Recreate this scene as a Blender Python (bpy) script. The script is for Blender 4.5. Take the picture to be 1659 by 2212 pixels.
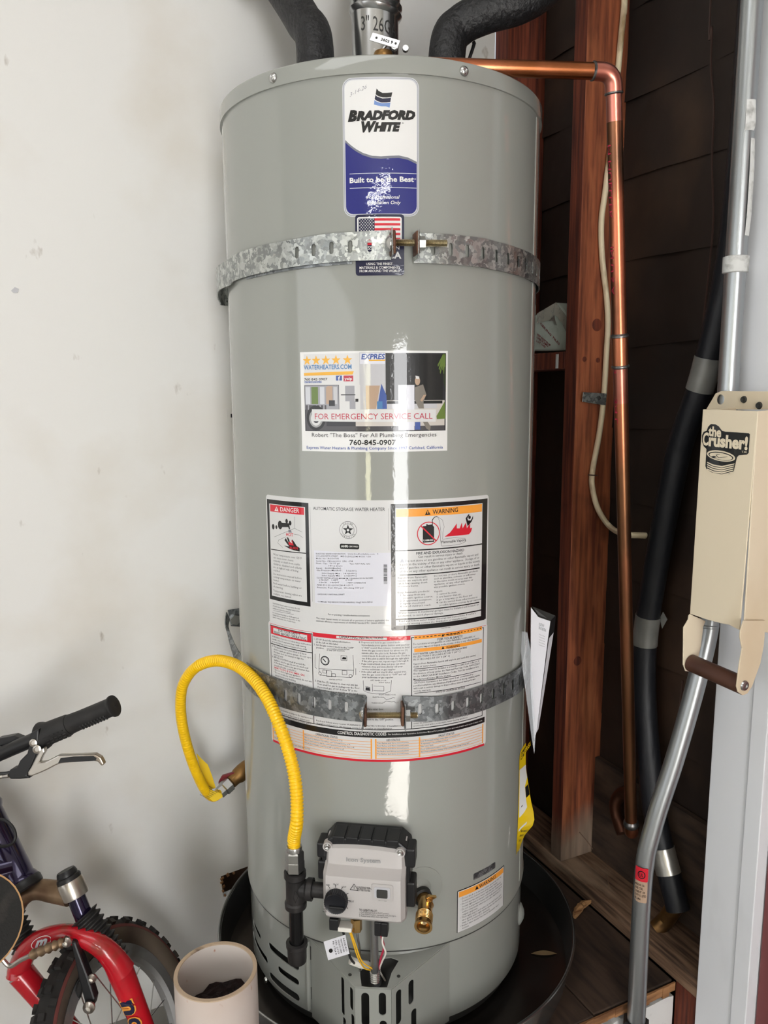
import bpy, bmesh, math, random
from mathutils import Vector, Matrix
from mathutils.geometry import delaunay_2d_cdt
random.seed(7)
for o in list(bpy.data.objects): bpy.data.objects.remove(o)
scene = bpy.context.scene
COL = scene.collection
pi = math.pi

# ------------------------------------------------------------------ camera
# calibrated from the photograph (1659 x 2212): focal length in pixels, pitch, roll
FPX, PITCH, ROLL, YAW = 1666.4, .1553, -.0063, math.radians(25.5)
ZC = 1.035                       # eye height above the stand the heater sits on
TR = .254                        # heater jacket radius (20 inch jacket), axis at the origin
FLOOR, CEIL = -.225, 2.6
cy, sy = math.cos(YAW), math.sin(YAW)
def l2w(r, f, u): return Vector((cy*r + sy*f, -sy*r + cy*f, u))
_F = (0, math.cos(PITCH), -math.sin(PITCH)); _U = (0, math.sin(PITCH), math.cos(PITCH)); _X = (1, 0, 0)
cr, sr = math.cos(ROLL), math.sin(ROLL)
XB = l2w(*[_X[i]*cr + _U[i]*sr for i in range(3)])
UB = l2w(*[-_X[i]*sr + _U[i]*cr for i in range(3)])
FB = l2w(*_F)
CAM = -l2w(-.0011, 1.3352, 0); CAM.z = ZC
cam = bpy.data.cameras.new('camera'); camo = bpy.data.objects.new('camera', cam); COL.objects.link(camo)
cam.sensor_fit = 'VERTICAL'; cam.sensor_height = 36; cam.sensor_width = 27; cam.lens = FPX*36/2212
cam.clip_start = .02; cam.clip_end = 60
M = Matrix((XB, UB, -FB)).transposed().to_4x4(); M.translation = CAM
camo.matrix_world = M
scene.camera = camo
scene.cycles.caustics_reflective = False; scene.cycles.caustics_refractive = False

# ------------------------------------------------------------------ world, lamps, exposure
w = bpy.data.worlds.new('daylight'); scene.world = w; w.use_nodes = True
w.node_tree.nodes['Background'].inputs[0].default_value = (.85, .92, 1, 1)
w.node_tree.nodes['Background'].inputs[1].default_value = .6
def area(name, loc, aim, sx, sz, power, col=(1, 1, 1)):
    l = bpy.data.lights.new(name, 'AREA'); l.shape = 'RECTANGLE'; l.size = sx; l.size_y = sz; l.energy = power; l.color = col
    o = bpy.data.objects.new(name, l); COL.objects.link(o); o.location = loc
    o.rotation_euler = (Vector(aim)-Vector(loc)).to_track_quat('-Z', 'Y').to_euler(); return o
# daylight in the open side door, the sun falling through it on the floor, an added side fill and one ceiling fixture
area('side_door_daylight', (-1.06, -4.44, .80), (-1.06, 0, .80), .8, 2.0, 60, (1, 1, 1))
area('back_window_daylight', (-3.2, -4.44, 1.05), (-3.2, 0, 1.05), .35, .6, 6, (1, .96, .62))
area('added_side_fill', (-3.57, -2.0, 1.05), (0, -2.0, 1.05), 3.4, 2.0, 29, (.94, .97, 1))  # added fill to brighten the post and left side; the wall has no opening here
area('ceiling_fixture', (-1.1, -1.0, 2.56), (-1.1, -1.0, 0), 1.5, .6, 8, (.98, .99, 1))
area('far_ceiling_fixture', (-1.85, -3.55, 2.2), (-1.85, -3.55, 0), 1.2, .10, 26, (.98, .99, 1))
sl = bpy.data.lights.new('sun', 'SUN'); sl.energy = 150; sl.angle = .01; sl.color = (1, .98, .95)
so_ = bpy.data.objects.new('sun', sl); COL.objects.link(so_); so_.location = (-1.06, -6, 3); so_.rotation_euler = Vector((.03, math.cos(.88), -math.sin(.88))).to_track_quat('-Z', 'Y').to_euler()
vs = scene.view_settings
vs.view_transform = 'Standard'; vs.look = 'None'; vs.exposure = 0.32; vs.gamma = 1.0; vs.use_curve_mapping = False

# ------------------------------------------------------------------ photo ray helpers
def ray(u, v): return (u-829.5)*XB/FPX - (v-1106)*UB/FPX + FB
def onz(u, v, z): d = ray(u, v); return CAM + d*((z-CAM.z)/d.z)
def onx(u, v, x): d = ray(u, v); return CAM + d*((x-CAM.x)/d.x)
def ony(u, v, y): d = ray(u, v); return CAM + d*((y-CAM.y)/d.y)
def ond(u, v, w): return CAM + ray(u, v)*w
def onp(u, v, P0, n): d = ray(u, v); return CAM + d*((P0-CAM).dot(n)/d.dot(n))
def oncyl(u, v, R=TR):
    d = ray(u, v); a = d.x*d.x+d.y*d.y; b = CAM.x*d.x+CAM.y*d.y; c = CAM.x**2+CAM.y**2-R*R
    t = (-b-math.sqrt(max(b*b-a*c, 0)))/a
    return CAM + d*t
PHI0 = -pi/2-YAW                  # heading of the heater's front
def cyl(th, z, r=TR): return Vector((r*math.cos(PHI0+th), r*math.sin(PHI0+th), z))
def thz(u, v, R=TR):
    p = oncyl(u, v, R); th = math.atan2(p.y, p.x)-PHI0
    while th > pi: th -= 2*pi
    while th < -pi: th += 2*pi
    return th, p.z
def sz(u, v): th, z = thz(u, v); return th*TR, z
def wrap(s, z, off=0): return cyl(s/TR, z, TR+off)

# ------------------------------------------------------------------ mesh builder
class MB:
    def __init__(self): self.v = []; self.f = []; self.m = []
    def add(self, vs, fs, m=0):
        n = len(self.v); self.v += [Vector(x) for x in vs]
        for f in fs: self.f.append([n+i for i in f]); self.m.append(m)
        return self
    def box(self, c, s, ax=None, m=0):
        c = Vector(c); ax = ax or (Vector((1, 0, 0)), Vector((0, 1, 0)), Vector((0, 0, 1)))
        vs = [c+ax[0]*(s[0]/2*i)+ax[1]*(s[1]/2*j)+ax[2]*(s[2]/2*k) for i in (-1, 1) for j in (-1, 1) for k in (-1, 1)]
        return self.add(vs, [(0, 1, 3, 2), (4, 6, 7, 5), (0, 4, 5, 1), (2, 3, 7, 6), (0, 2, 6, 4), (1, 5, 7, 3)], m)
    def bb(self, x0, x1, y0, y1, z0, z1, m=0):
        return self.box(((x0+x1)/2, (y0+y1)/2, (z0+z1)/2), (abs(x1-x0), abs(y1-y0), abs(z1-z0)), None, m)
    def tube(self, path, r, seg=16, cap=True, m=0, closed=False, sq=1.0):
        path = [Vector(p) for p in path]; n = len(path)
        rf = r if callable(r) else (lambda i: r[i] if isinstance(r, (list, tuple)) else r)
        T = []
        for i in range(n):
            if closed: t = path[(i+1) % n]-path[i-1]
            else: t = path[min(i+1, n-1)]-path[max(i-1, 0)]
            T.append(t.normalized())
        a = T[0].orthogonal().normalized(); vs = []
        for i in range(n):
            a = (a-T[i]*a.dot(T[i])).normalized(); b = T[i].cross(a)
            rr = rf(i)
            for k in range(seg):
                q = 2*pi*k/seg; vs.append(path[i]+a*(rr*math.cos(q))+b*(rr*sq*math.sin(q)))
        fs = []
        for i in range(n if closed else n-1):
            j = (i+1) % n
            for k in range(seg):
                l = (k+1) % seg; fs.append((i*seg+k, i*seg+l, j*seg+l, j*seg+k))
        if cap and not closed:
            fs.append(tuple(range(seg-1, -1, -1))); fs.append(tuple((n-1)*seg+k for k in range(seg)))
        return self.add(vs, fs, m)
    def lathe(self, prof, o, ax=(0, 0, 1), seg=32, m=0, a0=None, span=2*pi):
        o = Vector(o); ax = Vector(ax).normalized(); a = (a0 or ax.orthogonal()).normalized(); b = ax.cross(a)
        full = abs(span-2*pi) < 1e-6; ns = seg if full else seg+1; vs = []
        for r, h in prof:
            for k in range(ns):
                q = span*k/seg; vs.append(o+ax*h+a*(r*math.cos(q))+b*(r*math.sin(q)))
        fs = []
        for i in range(len(prof)-1):
            for k in range(seg):
                l = (k+1) % ns; fs.append((i*ns+k, i*ns+l, (i+1)*ns+l, (i+1)*ns+k))
        return self.add(vs, fs, m)
    def cyl(self, a, b, r, seg=20, r2=None, m=0):
        a = Vector(a); b = Vector(b); r2 = r if r2 is None else r2; L = (b-a).length
        return self.lathe([(0.0001, 0), (r, 0), (r2, L), (.0001, L)], a, b-a, seg, m)
    def prism(self, front, off, m=0):
        n = len(front); front = [Vector(p) for p in front]; off = Vector(off)
        return self.add(front+[p+off for p in front], [tuple(range(n)), tuple(range(2*n-1, n-1, -1))]+[(i, (i+1) % n, n+(i+1) % n, n+i) for i in range(n)], m)
    def ball(self, c, r, seg=12, m=0, sc=(1, 1, 1)):
        c = Vector(c); vs = []; fs = []; nr = seg//2
        for i in range(nr+1):
            t = pi*i/nr
            for k in range(seg):
                q = 2*pi*k/seg; vs.append(c+Vector((sc[0]*r*math.sin(t)*math.cos(q), sc[1]*r*math.sin(t)*math.sin(q), sc[2]*r*math.cos(t))))
        for i in range(nr):
            for k in range(seg): fs.append((i*seg+k, (i+1)*seg+k, (i+1)*seg+(k+1) % seg, i*seg+(k+1) % seg))
        return self.add(vs, fs, m)
    def build(self, name, mats, parent=None, smooth=False, bevel=0, origin=None, angle=35, kind=None, weld=False):
        org = Vector(parent['_o']) if parent is not None else (Vector(origin) if origin is not None else None)
        if org is None:
            xs = [p.x for p in self.v]; ys = [p.y for p in self.v]; zs = [p.z for p in self.v]
            org = Vector(((min(xs)+max(xs))/2, (min(ys)+max(ys))/2, min(zs)))
        me = bpy.data.meshes.new(name); me.from_pydata([tuple(p-org) for p in self.v], [], self.f)
        for mm in (mats if isinstance(mats, (list, tuple)) else [mats]): me.materials.append(mm)
        me.polygons.foreach_set('material_index', self.m)
        bm = bmesh.new(); bm.from_mesh(me)
        if weld: bmesh.ops.remove_doubles(bm, verts=bm.verts, dist=1e-6)
        bmesh.ops.recalc_face_normals(bm, faces=bm.faces); bm.to_mesh(me); bm.free()
        o = bpy.data.objects.new(name, me); COL.objects.link(o)
        if smooth:
            me.polygons.foreach_set('use_smooth', [True]*len(me.polygons))
            me.set_sharp_from_angle(angle=math.radians(angle))
        if bevel:
            b = o.modifiers.new('bevel', 'BEVEL'); b.width = bevel; b.segments = 2; b.limit_method = 'ANGLE'; b.angle_limit = math.radians(40)
        o['_o'] = tuple(org)
        if parent is not None: o.parent = parent
        else: o.location = org
        if kind: o['kind'] = kind
        return o
def thing(name, label, cat, loc, group=None):
    o = bpy.data.objects.new(name, None); COL.objects.link(o); o.location = loc; o['_o'] = tuple(loc); o.empty_display_size = .05
    return tag(o, label, cat, group)
def tag(o, label, cat, group=None):
    o['label'] = label; o['category'] = cat
    if group: o['group'] = group
    return o
def struct(o): o['kind'] = 'structure'; return o
def copy_tree(o, parent, loc):
    c = o.copy(); COL.objects.link(c); c.parent = parent; c.location = loc
    for ch in o.children: copy_tree(ch, c, ch.location)
    return c

def spline(pts, n=12, closed=False):
    P = [Vector(p) for p in pts]; out = []; N = len(P)
    rng = range(N if closed else N-1)
    for i in rng:
        p0 = P[i-1] if (i or closed) else P[0]*2-P[1]
        p1 = P[i]; p2 = P[(i+1) % N]; p3 = P[(i+2) % N] if (closed or i+2 < N) else P[-1]*2-P[-2]
        for k in range(n):
            t = k/n; t2 = t*t; t3 = t2*t
            out.append(.5*((2*p1)+(p2-p0)*t+(2*p0-5*p1+4*p2-p3)*t2+(3*p1-p0-3*p2+p3)*t3))
    if not closed: out.append(P[-1])
    return out
def resample(path, step):
    L = [0]
    for a, b in zip(path, path[1:]): L.append(L[-1]+(b-a).length)
    n = max(2, int(L[-1]/step)); out = []; j = 0
    for i in range(n+1):
        d = L[-1]*i/n
        while j < len(L)-2 and L[j+1] < d: j += 1
        t = (d-L[j])/max(1e-9, L[j+1]-L[j]); out.append(path[j].lerp(path[j+1], min(max(t, 0), 1)))
    return out
def inpoly(p, poly):
    x, y = p; c = False; j = len(poly)-1
    for i in range(len(poly)):
        xi, yi = poly[i]; xj, yj = poly[j]
        if (yi > y) != (yj > y) and x < (xj-xi)*(y-yi)/(yj-yi)+xi: c = not c
        j = i
    return c
def dens(loop, step):
    out = []; n = len(loop)
    for i in range(n):
        a = loop[i]; b = loop[(i+1) % n]; k = max(1, int(math.ceil(math.hypot(b[0]-a[0], b[1]-a[1])/step)))
        for q in range(k): out.append((a[0]+(b[0]-a[0])*q/k, a[1]+(b[1]-a[1])*q/k))
    return out
def sheet(mb, outer, holes, fmap, step, thick=0.0, m=0, step_b=None):
    step_b = step_b or step
    outer = dens(outer, step); holes = [dens(h, step) for h in holes]
    pts = []; edges = []
    for lp in [outer]+holes:
        n0 = len(pts); pts += lp; edges += [(n0+i, n0+(i+1) % len(lp)) for i in range(len(lp))]
    x0 = min(p[0] for p in outer); x1 = max(p[0] for p in outer); y0 = min(p[1] for p in outer); y1 = max(p[1] for p in outer)
    nx = int((x1-x0)/step); ny = int((y1-y0)/step_b)
    for i in range(1, nx+1):
        for j in range(1, ny+1):
            p = (x0+(x1-x0)*i/(nx+1)+1e-5*(j % 3), y0+(y1-y0)*j/(ny+1)+1e-5*(i % 3))
            if inpoly(p, outer) and not any(inpoly(p, h) for h in holes): pts.append(p)
    vs, es, fs, _, _, _ = delaunay_2d_cdt([Vector(p) for p in pts], edges, [], 0, 1e-7)
    keep = []
    for f in fs:
        c = ((vs[f[0]].x+vs[f[1]].x+vs[f[2]].x)/3, (vs[f[0]].y+vs[f[1]].y+vs[f[2]].y)/3)
        if inpoly(c, outer) and not any(inpoly(c, h) for h in holes): keep.append(tuple(f))
    if not thick:
        return mb.add([fmap(p.x, p.y, 0) for p in vs], keep, m)
    n = len(vs); cnt = {}
    for f in keep:
        for a, b in ((f[0], f[1]), (f[1], f[2]), (f[2], f[0])):
            k = (min(a, b), max(a, b)); cnt[k] = cnt.get(k, 0)+1
    F = list(keep)+[(f[2]+n, f[1]+n, f[0]+n) for f in keep]
    F += [(a, b, b+n, a+n) for (a, b), c in cnt.items() if c == 1]
    return mb.add([fmap(p.x, p.y, thick) for p in vs]+[fmap(p.x, p.y, 0) for p in vs], F, m)
def capsule(cx, cy_, w, h, n=6, tilt=0):
    r = w/2; pts = []
    for k in range(n+1): q = pi*k/n; pts.append((r*math.cos(q), h/2-r+r*math.sin(q)))
    for k in range(n+1): q = pi+pi*k/n; pts.append((r*math.cos(q), -h/2+r+r*math.sin(q)))
    c, s = math.cos(tilt), math.sin(tilt)
    return [(cx+x*c-y*s, cy_+x*s+y*c) for x, y in pts]
def rrect(x0, x1, y0, y1, r, n=5):
    pts = []
    for cx, cy_, a in ((x1-r, y1-r, 0), (x0+r, y1-r, pi/2), (x0+r, y0+r, pi), (x1-r, y0+r, 1.5*pi)):
        for k in range(n+1): q = a+pi/2*k/n; pts.append((cx+r*math.cos(q), cy_+r*math.sin(q)))
    return pts
def ngon(cx, cy_, rx, ry=None, n=24, a=0):
    ry = ry or rx
    return [(cx+rx*math.cos(2*pi*k/n+a), cy_+ry*math.sin(2*pi*k/n+a)) for k in range(n)]
def star(cx, cy_, r, r2=None, n=5):
    r2 = r2 or r*.4
    return [(cx+(r if k % 2 == 0 else r2)*math.sin(pi*k/n), cy_+(r if k % 2 == 0 else r2)*math.cos(pi*k/n)) for k in range(2*n)]

# ------------------------------------------------------------------ lettering
_gc = {}
def glyphs(text, bold=0, shear=0, res=2):
    k = (text, bold, shear, res)
    if k in _gc: return _gc[k]
    cu = bpy.data.curves.new('t', 'FONT'); cu.body = text; cu.size = 1; cu.resolution_u = res; cu.offset = bold; cu.shear = shear; cu.fill_mode = 'FRONT'
    o = bpy.data.objects.new('t', cu); me = o.to_mesh()
    vs = [(p.co.x, p.co.y) for p in me.vertices]; fs = [tuple(p.vertices) for p in me.polygons]
    o.to_mesh_clear(); bpy.data.objects.remove(o); bpy.data.curves.remove(cu)
    if not vs: vs = [(0, 0), (1, 0), (1, 1)]; fs = []
    x0 = min(p[0] for p in vs); x1 = max(p[0] for p in vs)
    _gc[k] = (vs, fs, x0, x1); return _gc[k]
CAPH = .69
def text2(mb, fmap, text, x0, x1, y0, y1, h, m=0, off=0, bold=0, shear=0, res=2):
    """one line from x0,y0 to x1,y1 (baseline ends), cap height h"""
    vs, fs, a, b = glyphs(text, bold, shear, res)
    mb.add([fmap(x0+(x1-x0)*(p[0]-a)/(b-a), y0+(y1-y0)*(p[0]-a)/(b-a)+p[1]/CAPH*h, off) for p in vs], fs, m)
def block2(mb, fmap, lines, x0, x1, ytop, ybot, m=0, off=0, bold=0, res=1, fill=.62, shear=0):
    """paragraph: the longest line spans x0..x1"""
    n = len(lines); dy = (ytop-ybot)/n
    W = max(glyphs(l, bold, shear, res)[3] for l in lines if l.strip()); k = (x1-x0)/W
    for i, l in enumerate(lines):
        if not l.strip(): continue
        vs, fs, a, b = glyphs(l, bold, shear, res); yb = ytop-dy*(i+.8); h = dy*fill
        mb.add([fmap(x0+p[0]*k, yb+p[1]/CAPH*h, off) for p in vs], fs, m)

# ------------------------------------------------------------------ materials
def lin(c):
    return tuple((x/12.92 if x <= .04045 else ((x+.055)/1.055)**2.4) for x in [y/255 for y in c])
def mat(name, rgb, rough=.5, metal=0, var=None, bump=None, coat=0, spec=.5, coat_r=.08, alpha=1, trans=0, ior=1.45):
    """rgb in 0..255; var=(rgb2, scale, stretch xyz, detail, low, high); bump=(scale, strength, stretch)"""
    m = bpy.data.materials.new(name); m.use_nodes = True; nt = m.node_tree; N = nt.nodes; L = nt.links
    b = N['Principled BSDF']; c = (*lin(rgb), 1)
    b.inputs['Base Color'].default_value = c; b.inputs['Roughness'].default_value = rough; b.inputs['Metallic'].default_value = metal
    b.inputs['Specular IOR Level'].default_value = spec; b.inputs['Coat Weight'].default_value = coat; b.inputs['Coat Roughness'].default_value = coat_r
    b.inputs['Alpha'].default_value = alpha; b.inputs['Transmission Weight'].default_value = trans; b.inputs['IOR'].default_value = ior
    tc = N.new('ShaderNodeTexCoord')
    def noise(scale, stretch, detail=4):
        mp = N.new('ShaderNodeMapping'); mp.inputs['Scale'].default_value = stretch; L.new(tc.outputs['Object'], mp.inputs['Vector'])
        n = N.new('ShaderNodeTexNoise'); n.inputs['Scale'].default_value = scale; n.inputs['Detail'].default_value = detail
        L.new(mp.outputs['Vector'], n.inputs['Vector']); return n
    src = None
    if var:
        vl = var if isinstance(var, list) else [var]
        for vv in vl:
            rgb2, sc, st, det, lo, hi = vv
            n = noise(sc, st, det); r = N.new('ShaderNodeMapRange'); r.inputs[1].default_value = lo; r.inputs[2].default_value = hi
            L.new(n.outputs['Fac'], r.inputs[0])
            x = N.new('ShaderNodeMix'); x.data_type = 'RGBA'; L.new(r.outputs[0], x.inputs[0])
            if src is None: x.inputs[6].default_value = c
            else: L.new(src, x.inputs[6])
            x.inputs[7].default_value = (*lin(rgb2), 1); src = x.outputs[2]
        L.new(src, b.inputs['Base Color'])
    if bump:
        n = noise(bump[0], bump[2] if len(bump) > 2 else (1, 1, 1), 3); bp = N.new('ShaderNodeBump')
        bp.inputs['Strength'].default_value = bump[1]; bp.inputs['Distance'].default_value = bump[3] if len(bump) > 3 else .002
        L.new(n.outputs['Fac'], bp.inputs['Height']); L.new(bp.outputs['Normal'], b.inputs['Normal'])
        if coat: L.new(bp.outputs['Normal'], b.inputs['Coat Normal'])
    return m
def spangle(name, dark, light, scale, rough=.38):
    m = mat(name, dark, rough, .85); nt = m.node_tree; N = nt.nodes; L = nt.links; b = N['Principled BSDF']
    tc = N.new('ShaderNodeTexCoord'); v = N.new('ShaderNodeTexVoronoi'); v.inputs['Scale'].default_value = scale
    nz = N.new('ShaderNodeTexNoise'); nz.inputs['Scale'].default_value = scale*.8; ad = N.new('ShaderNodeVectorMath'); ad.operation = 'MULTIPLY_ADD'
    ad.inputs[1].default_value = (.02, .02, .02)
    L.new(tc.outputs['Object'], nz.inputs['Vector']); L.new(nz.outputs['Color'], ad.inputs[0]); L.new(tc.outputs['Object'], ad.inputs[2]); L.new(ad.outputs[0], v.inputs['Vector'])
    sp = N.new('ShaderNodeSeparateColor'); L.new(v.outputs['Color'], sp.inputs[0])
    x = N.new('ShaderNodeMix'); x.data_type = 'RGBA'; x.inputs[6].default_value = (*lin(dark), 1); x.inputs[7].default_value = (*lin(light), 1)
    mr = N.new('ShaderNodeMapRange'); mr.inputs[1].default_value = .25; mr.inputs[2].default_value = 1.0; L.new(sp.outputs[0], mr.inputs[0])
    L.new(mr.outputs[0], x.inputs[0]); L.new(x.outputs[2], b.inputs['Base Color'])
    r2 = N.new('ShaderNodeMapRange'); r2.inputs[3].default_value = rough-.12; r2.inputs[4].default_value = rough+.15; L.new(sp.outputs[1], r2.inputs[0]); L.new(r2.outputs[0], b.inputs['Roughness'])
    return m
def wood(name, rgb, dark, stretch, scale=9, rough=.75, bump=.25, light=None):
    lst = [(dark, scale*2.2, stretch, 6, .38, .66)]
    if light: lst.append((light, scale*.7, tuple(1+(s-1)*.4 for s in stretch), 4, .55, .8))
    lst.append((tuple(int(x*.45) for x in dark), scale*.5, (1, 1, 1), 5, .62, .78))
    return mat(name, rgb, rough, 0, lst, (scale*4, bump, stretch))
K = {}
K['wall'] = mat('white_wall_paint', (221, 220, 217), .62, 0, [((205, 198, 186), 3.2, (1, 1, 1), 5, .5, .8), ((168, 160, 150), 26, (1, 1, .5), 4, .70, .78)], (55, .06))
K['wallback'] = mat('garage_wall_paint', (150, 146, 138), .8)
K['ceil'] = mat('ceiling_paint', (190, 187, 180), .8)
K['concrete'] = mat('garage_concrete', (146, 143, 138), .8, 0, ((118, 114, 108), 6, (1, 1, 1), 6, .4, .7), (30, .2))
K['tar'] = mat('tar_paper', (44, 33, 27), .62, 0, [((86, 64, 48), 4, (1, 1, .7), 5, .52, .8), ((16, 12, 11), 2.2, (1, 1, 1), 3, .5, .75), ((105, 88, 74), 75, (1, 1, 1), 2, .80, .86)], (7, .55, (1, 1, .8), .02))
K['cavity'] = mat('brown_cavity_board', (92, 66, 48), .85, 0, ((50, 34, 25), 9, (1, 1, 3), 5, .4, .7))
K['stud'] = wood('redwood_stud', (150, 84, 52), (94, 44, 26), (5, 5, .35), 10, .7, .35, (176, 108, 70))
K['studdark'] = wood('rough_redwood', (116, 54, 33), (66, 26, 16), (6, 6, .3), 10, .8, .5)
K['studold'] = wood('weathered_stud', (142, 124, 106), (92, 76, 62), (5, 5, .35), 10, .85, .4, (166, 148, 130))
K['plate'] = wood('weathered_plate', (126, 98, 76), (66, 48, 36), (5, .35, 5), 10, .85, .45, (164, 140, 116))
K['plank'] = wood('dark_stand_plank', (70, 54, 43), (40, 30, 24), (3, .5, 3), 9, .85, .35, (92, 74, 60))
K['rawedge'] = wood('raw_wood_edge', (166, 120, 80), (110, 74, 46), (.5, 4, 4), 12, .8, .4)
K['trim'] = mat('white_trim_paint', (226, 228, 232), .5, 0, [((190, 188, 188), 6, (1, 1, .4), 4, .55, .85), ((150, 132, 122), 30, (1, 1, 1), 3, .74, .80)], (40, .05, (4, 4, .4)))
K['reddoor'] = mat('dark_red_paint', (116, 60, 60), .55, 0, ((100, 50, 52), 5, (1, 1, .3), 3, .4, .8))
K['drywall'] = mat('stand_white_drywall', (226, 224, 222), .8, 0, ((150, 146, 144), 14, (1, 1, 1), 6, .60, .74), (40, .25))
K['tank'] = mat('grey_enamel', (147, 149, 144), .5, 0, None, (260, .05, (1, 1, .6), .0012), 1, .15, .02)
K['tankdark'] = mat('dark_parts_and_gap_shade', (52, 52, 50), .6)  # dark grey of small parts; also painted in as shade in gaps
K['galv'] = spangle('galvanised_spangle', (142, 145, 144), (206, 209, 205), 150)
K['galvdark'] = spangle('galvanised_dull', (108, 111, 113), (158, 162, 164), 140, .42)
K['galvpipe'] = mat('galvanised_conduit', (182, 186, 188), .33, .9, [((140, 144, 146), 5, (1, 1, .15), 4, .4, .7), ((96, 92, 88), 60, (1, 1, 1), 3, .72, .8)], (60, .06, (1, 1, .2)))
K['ventpipe'] = mat('galvanised_vent', (205, 206, 206), .2, .95, ((150, 150, 150), 4, (2, 2, .4), 3, .4, .7))
K['paintblob'] = mat('white_paint_smear', (206, 207, 205), .6, 0, ((150, 150, 146), 60, (1, 1, 1), 4, .5, .7))
K['steel'] = mat('zinc_steel', (190, 190, 188), .26, .95)
K['boltgold'] = mat('yellow_zinc', (176, 162, 128), .3, .95, ((120, 110, 92), 40, (1, 1, 1), 3, .5, .8))
K['rustwash'] = mat('rusty_washer', (122, 88, 70), .55, .6, ((78, 56, 46), 40, (1, 1, 1), 4, .4, .7))
K['copper'] = mat('copper', (205, 126, 92), .26, .95, [((160, 96, 58), 3.2, (2, 2, .8), 4, .42, .62), ((122, 72, 52), 7, (1, 1, .5), 5, .60, .72)], (30, .04))
K['copperold'] = mat('tarnished_copper', (150, 104, 74), .3, .95, [((206, 122, 90), 3.0, (1.5, 1.5, .6), 4, .48, .62), ((96, 70, 54), 8, (1, 1, .4), 5, .58, .72)], (30, .05))
K['copperdull'] = mat('brown_copper', (96, 60, 44), .45, .8, ((66, 42, 32), 12, (1, 1, 1), 4, .4, .7))
K['copperpink'] = mat('heated_copper', (206, 132, 116), .3, .95, ((176, 104, 84), 14, (1, 1, 1), 3, .45, .7))
K['solder'] = mat('solder', (120, 118, 116), .35, .9, ((70, 68, 68), 60, (1, 1, 1), 3, .5, .7))
K['brass'] = mat('brass', (220, 182, 120), .22, .95, ((160, 118, 62), 30, (1, 1, 1), 3, .5, .75))
K['brassdark'] = mat('dull_brass', (148, 112, 66), .42, .9, ((98, 72, 44), 18, (1, 1, 1), 4, .45, .7))
K['iron'] = mat('black_iron', (62, 60, 60), .42, .55, ((44, 43, 43), 26, (1, 1, 1), 4, .4, .7), (90, .12))
K['ironpipe'] = mat('black_pipe_lacquer', (22, 22, 23), .18, .2)
K['foam'] = mat('black_foam', (22, 22, 24), .5, 0, ((38, 38, 40), 60, (1, 1, 1), 4, .5, .8), (130, .9, (1, 1, 1), .004), 0, .6)
K['foamtape'] = mat('black_wrap', (20, 21, 26), .5, 0, ((34, 34, 38), 30, (1, 1, .4), 4, .5, .8), (40, .5, (1, 1, .5), .004))
K['ducttape'] = mat('grey_duct_tape', (140, 139, 134), .38, .25, ((100, 99, 96), 8, (1, 1, 1), 4, .45, .7), (30, .2))
K['foil'] = mat('foil_tape', (190, 186, 178), .3, .8, ((120, 116, 108), 20, (1, 1, 1), 4, .5, .7), (40, .5))
K['black'] = mat('black_plastic', (26, 26, 28), .4)
K['rubber'] = mat('black_rubber', (30, 29, 29), .62, 0, ((44, 42, 41), 30, (1, 1, 1), 4, .5, .8), (80, .15))
K['tyre'] = mat('tyre_rubber', (34, 32, 31), .75, 0, ((62, 54, 48), 14, (1, 1, 1), 5, .52, .75), (60, .3))
K['tyrebrown'] = mat('dusty_sidewall', (92, 80, 68), .8, 0, ((66, 52, 46), 12, (1, 1, 1), 4, .4, .7))
K['tyrered'] = mat('red_sidewall_band', (104, 54, 50), .75)
K['cover'] = mat('control_cover_plastic', (182, 178, 176), .42, 0, None, (300, .03))
K['knob'] = mat('knob_black', (24, 25, 30), .34)
K['yellow'] = mat('yellow_hose_coating', (246, 196, 14), .34, 0, None, None, .2)
K['yellowtag'] = mat('yellow_tag', (226, 190, 24), .45)
K['cable'] = mat('cream_cable', (228, 212, 180), .5, 0, ((150, 122, 86), 30, (1, 1, .4), 4, .55, .72))
K['wire_brown'] = mat('brown_wire', (66, 46, 40), .5)
K['wire_yellow'] = mat('yellow_wire', (232, 180, 40), .45)
K['wire_white'] = mat('white_wire', (226, 222, 214), .45)
K['wire_red'] = mat('crimson_wire', (182, 44, 74), .45)
K['wire_black'] = mat('black_wire', (24, 24, 26), .45)
K['redvalve'] = mat('red_valve_handle', (120, 26, 36), .45)
K['cream'] = mat('cream_enamel', (226, 213, 188), .4, 0, [((206, 184, 150), 5, (1, 1, .5), 4, .5, .8), ((120, 92, 66), 42, (1, 1, 1), 4, .73, .78)], None, .1)
K['browngrip'] = mat('brown_plastic_grip', (82, 52, 40), .42, 0, ((66, 40, 30), 12, (1, 1, 1), 3, .4, .7))
K['pvc'] = mat('dirty_white_pvc', (212, 203, 197), .45, 0, [((176, 116, 84), 70, (1, 1, .5), 3, .66, .72), ((190, 172, 160), 5, (1, 1, 1), 3, .45, .7)])
K['pvcrim'] = mat('pvc_cut_edge', (186, 164, 140), .7, 0, ((84, 62, 54), 20, (1, 1, 1), 4, .6, .7))
K['soil'] = mat('dark_soil', (38, 22, 20), .95, 0, ((20, 12, 12), 60, (1, 1, 1), 4, .4, .7), (90, 1, (1, 1, 1), .006))
K['red'] = mat('red_bike_paint', (196, 24, 38), .25, 0, [((96, 66, 42), 12, (1, 1, 1), 5, .57, .66), ((150, 16, 30), 5, (1, 1, 1), 3, .4, .7)], None, .5)
K['violet'] = mat('violet_metallic_paint', (32, 21, 60), .22, .6, ((14, 11, 26), 5, (1, 1, 1), 3, .4, .7), None, .7)
K['alloy'] = mat('brushed_alloy', (196, 190, 182), .3, .95, ((150, 136, 120), 12, (1, 1, 1), 4, .5, .7))
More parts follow.
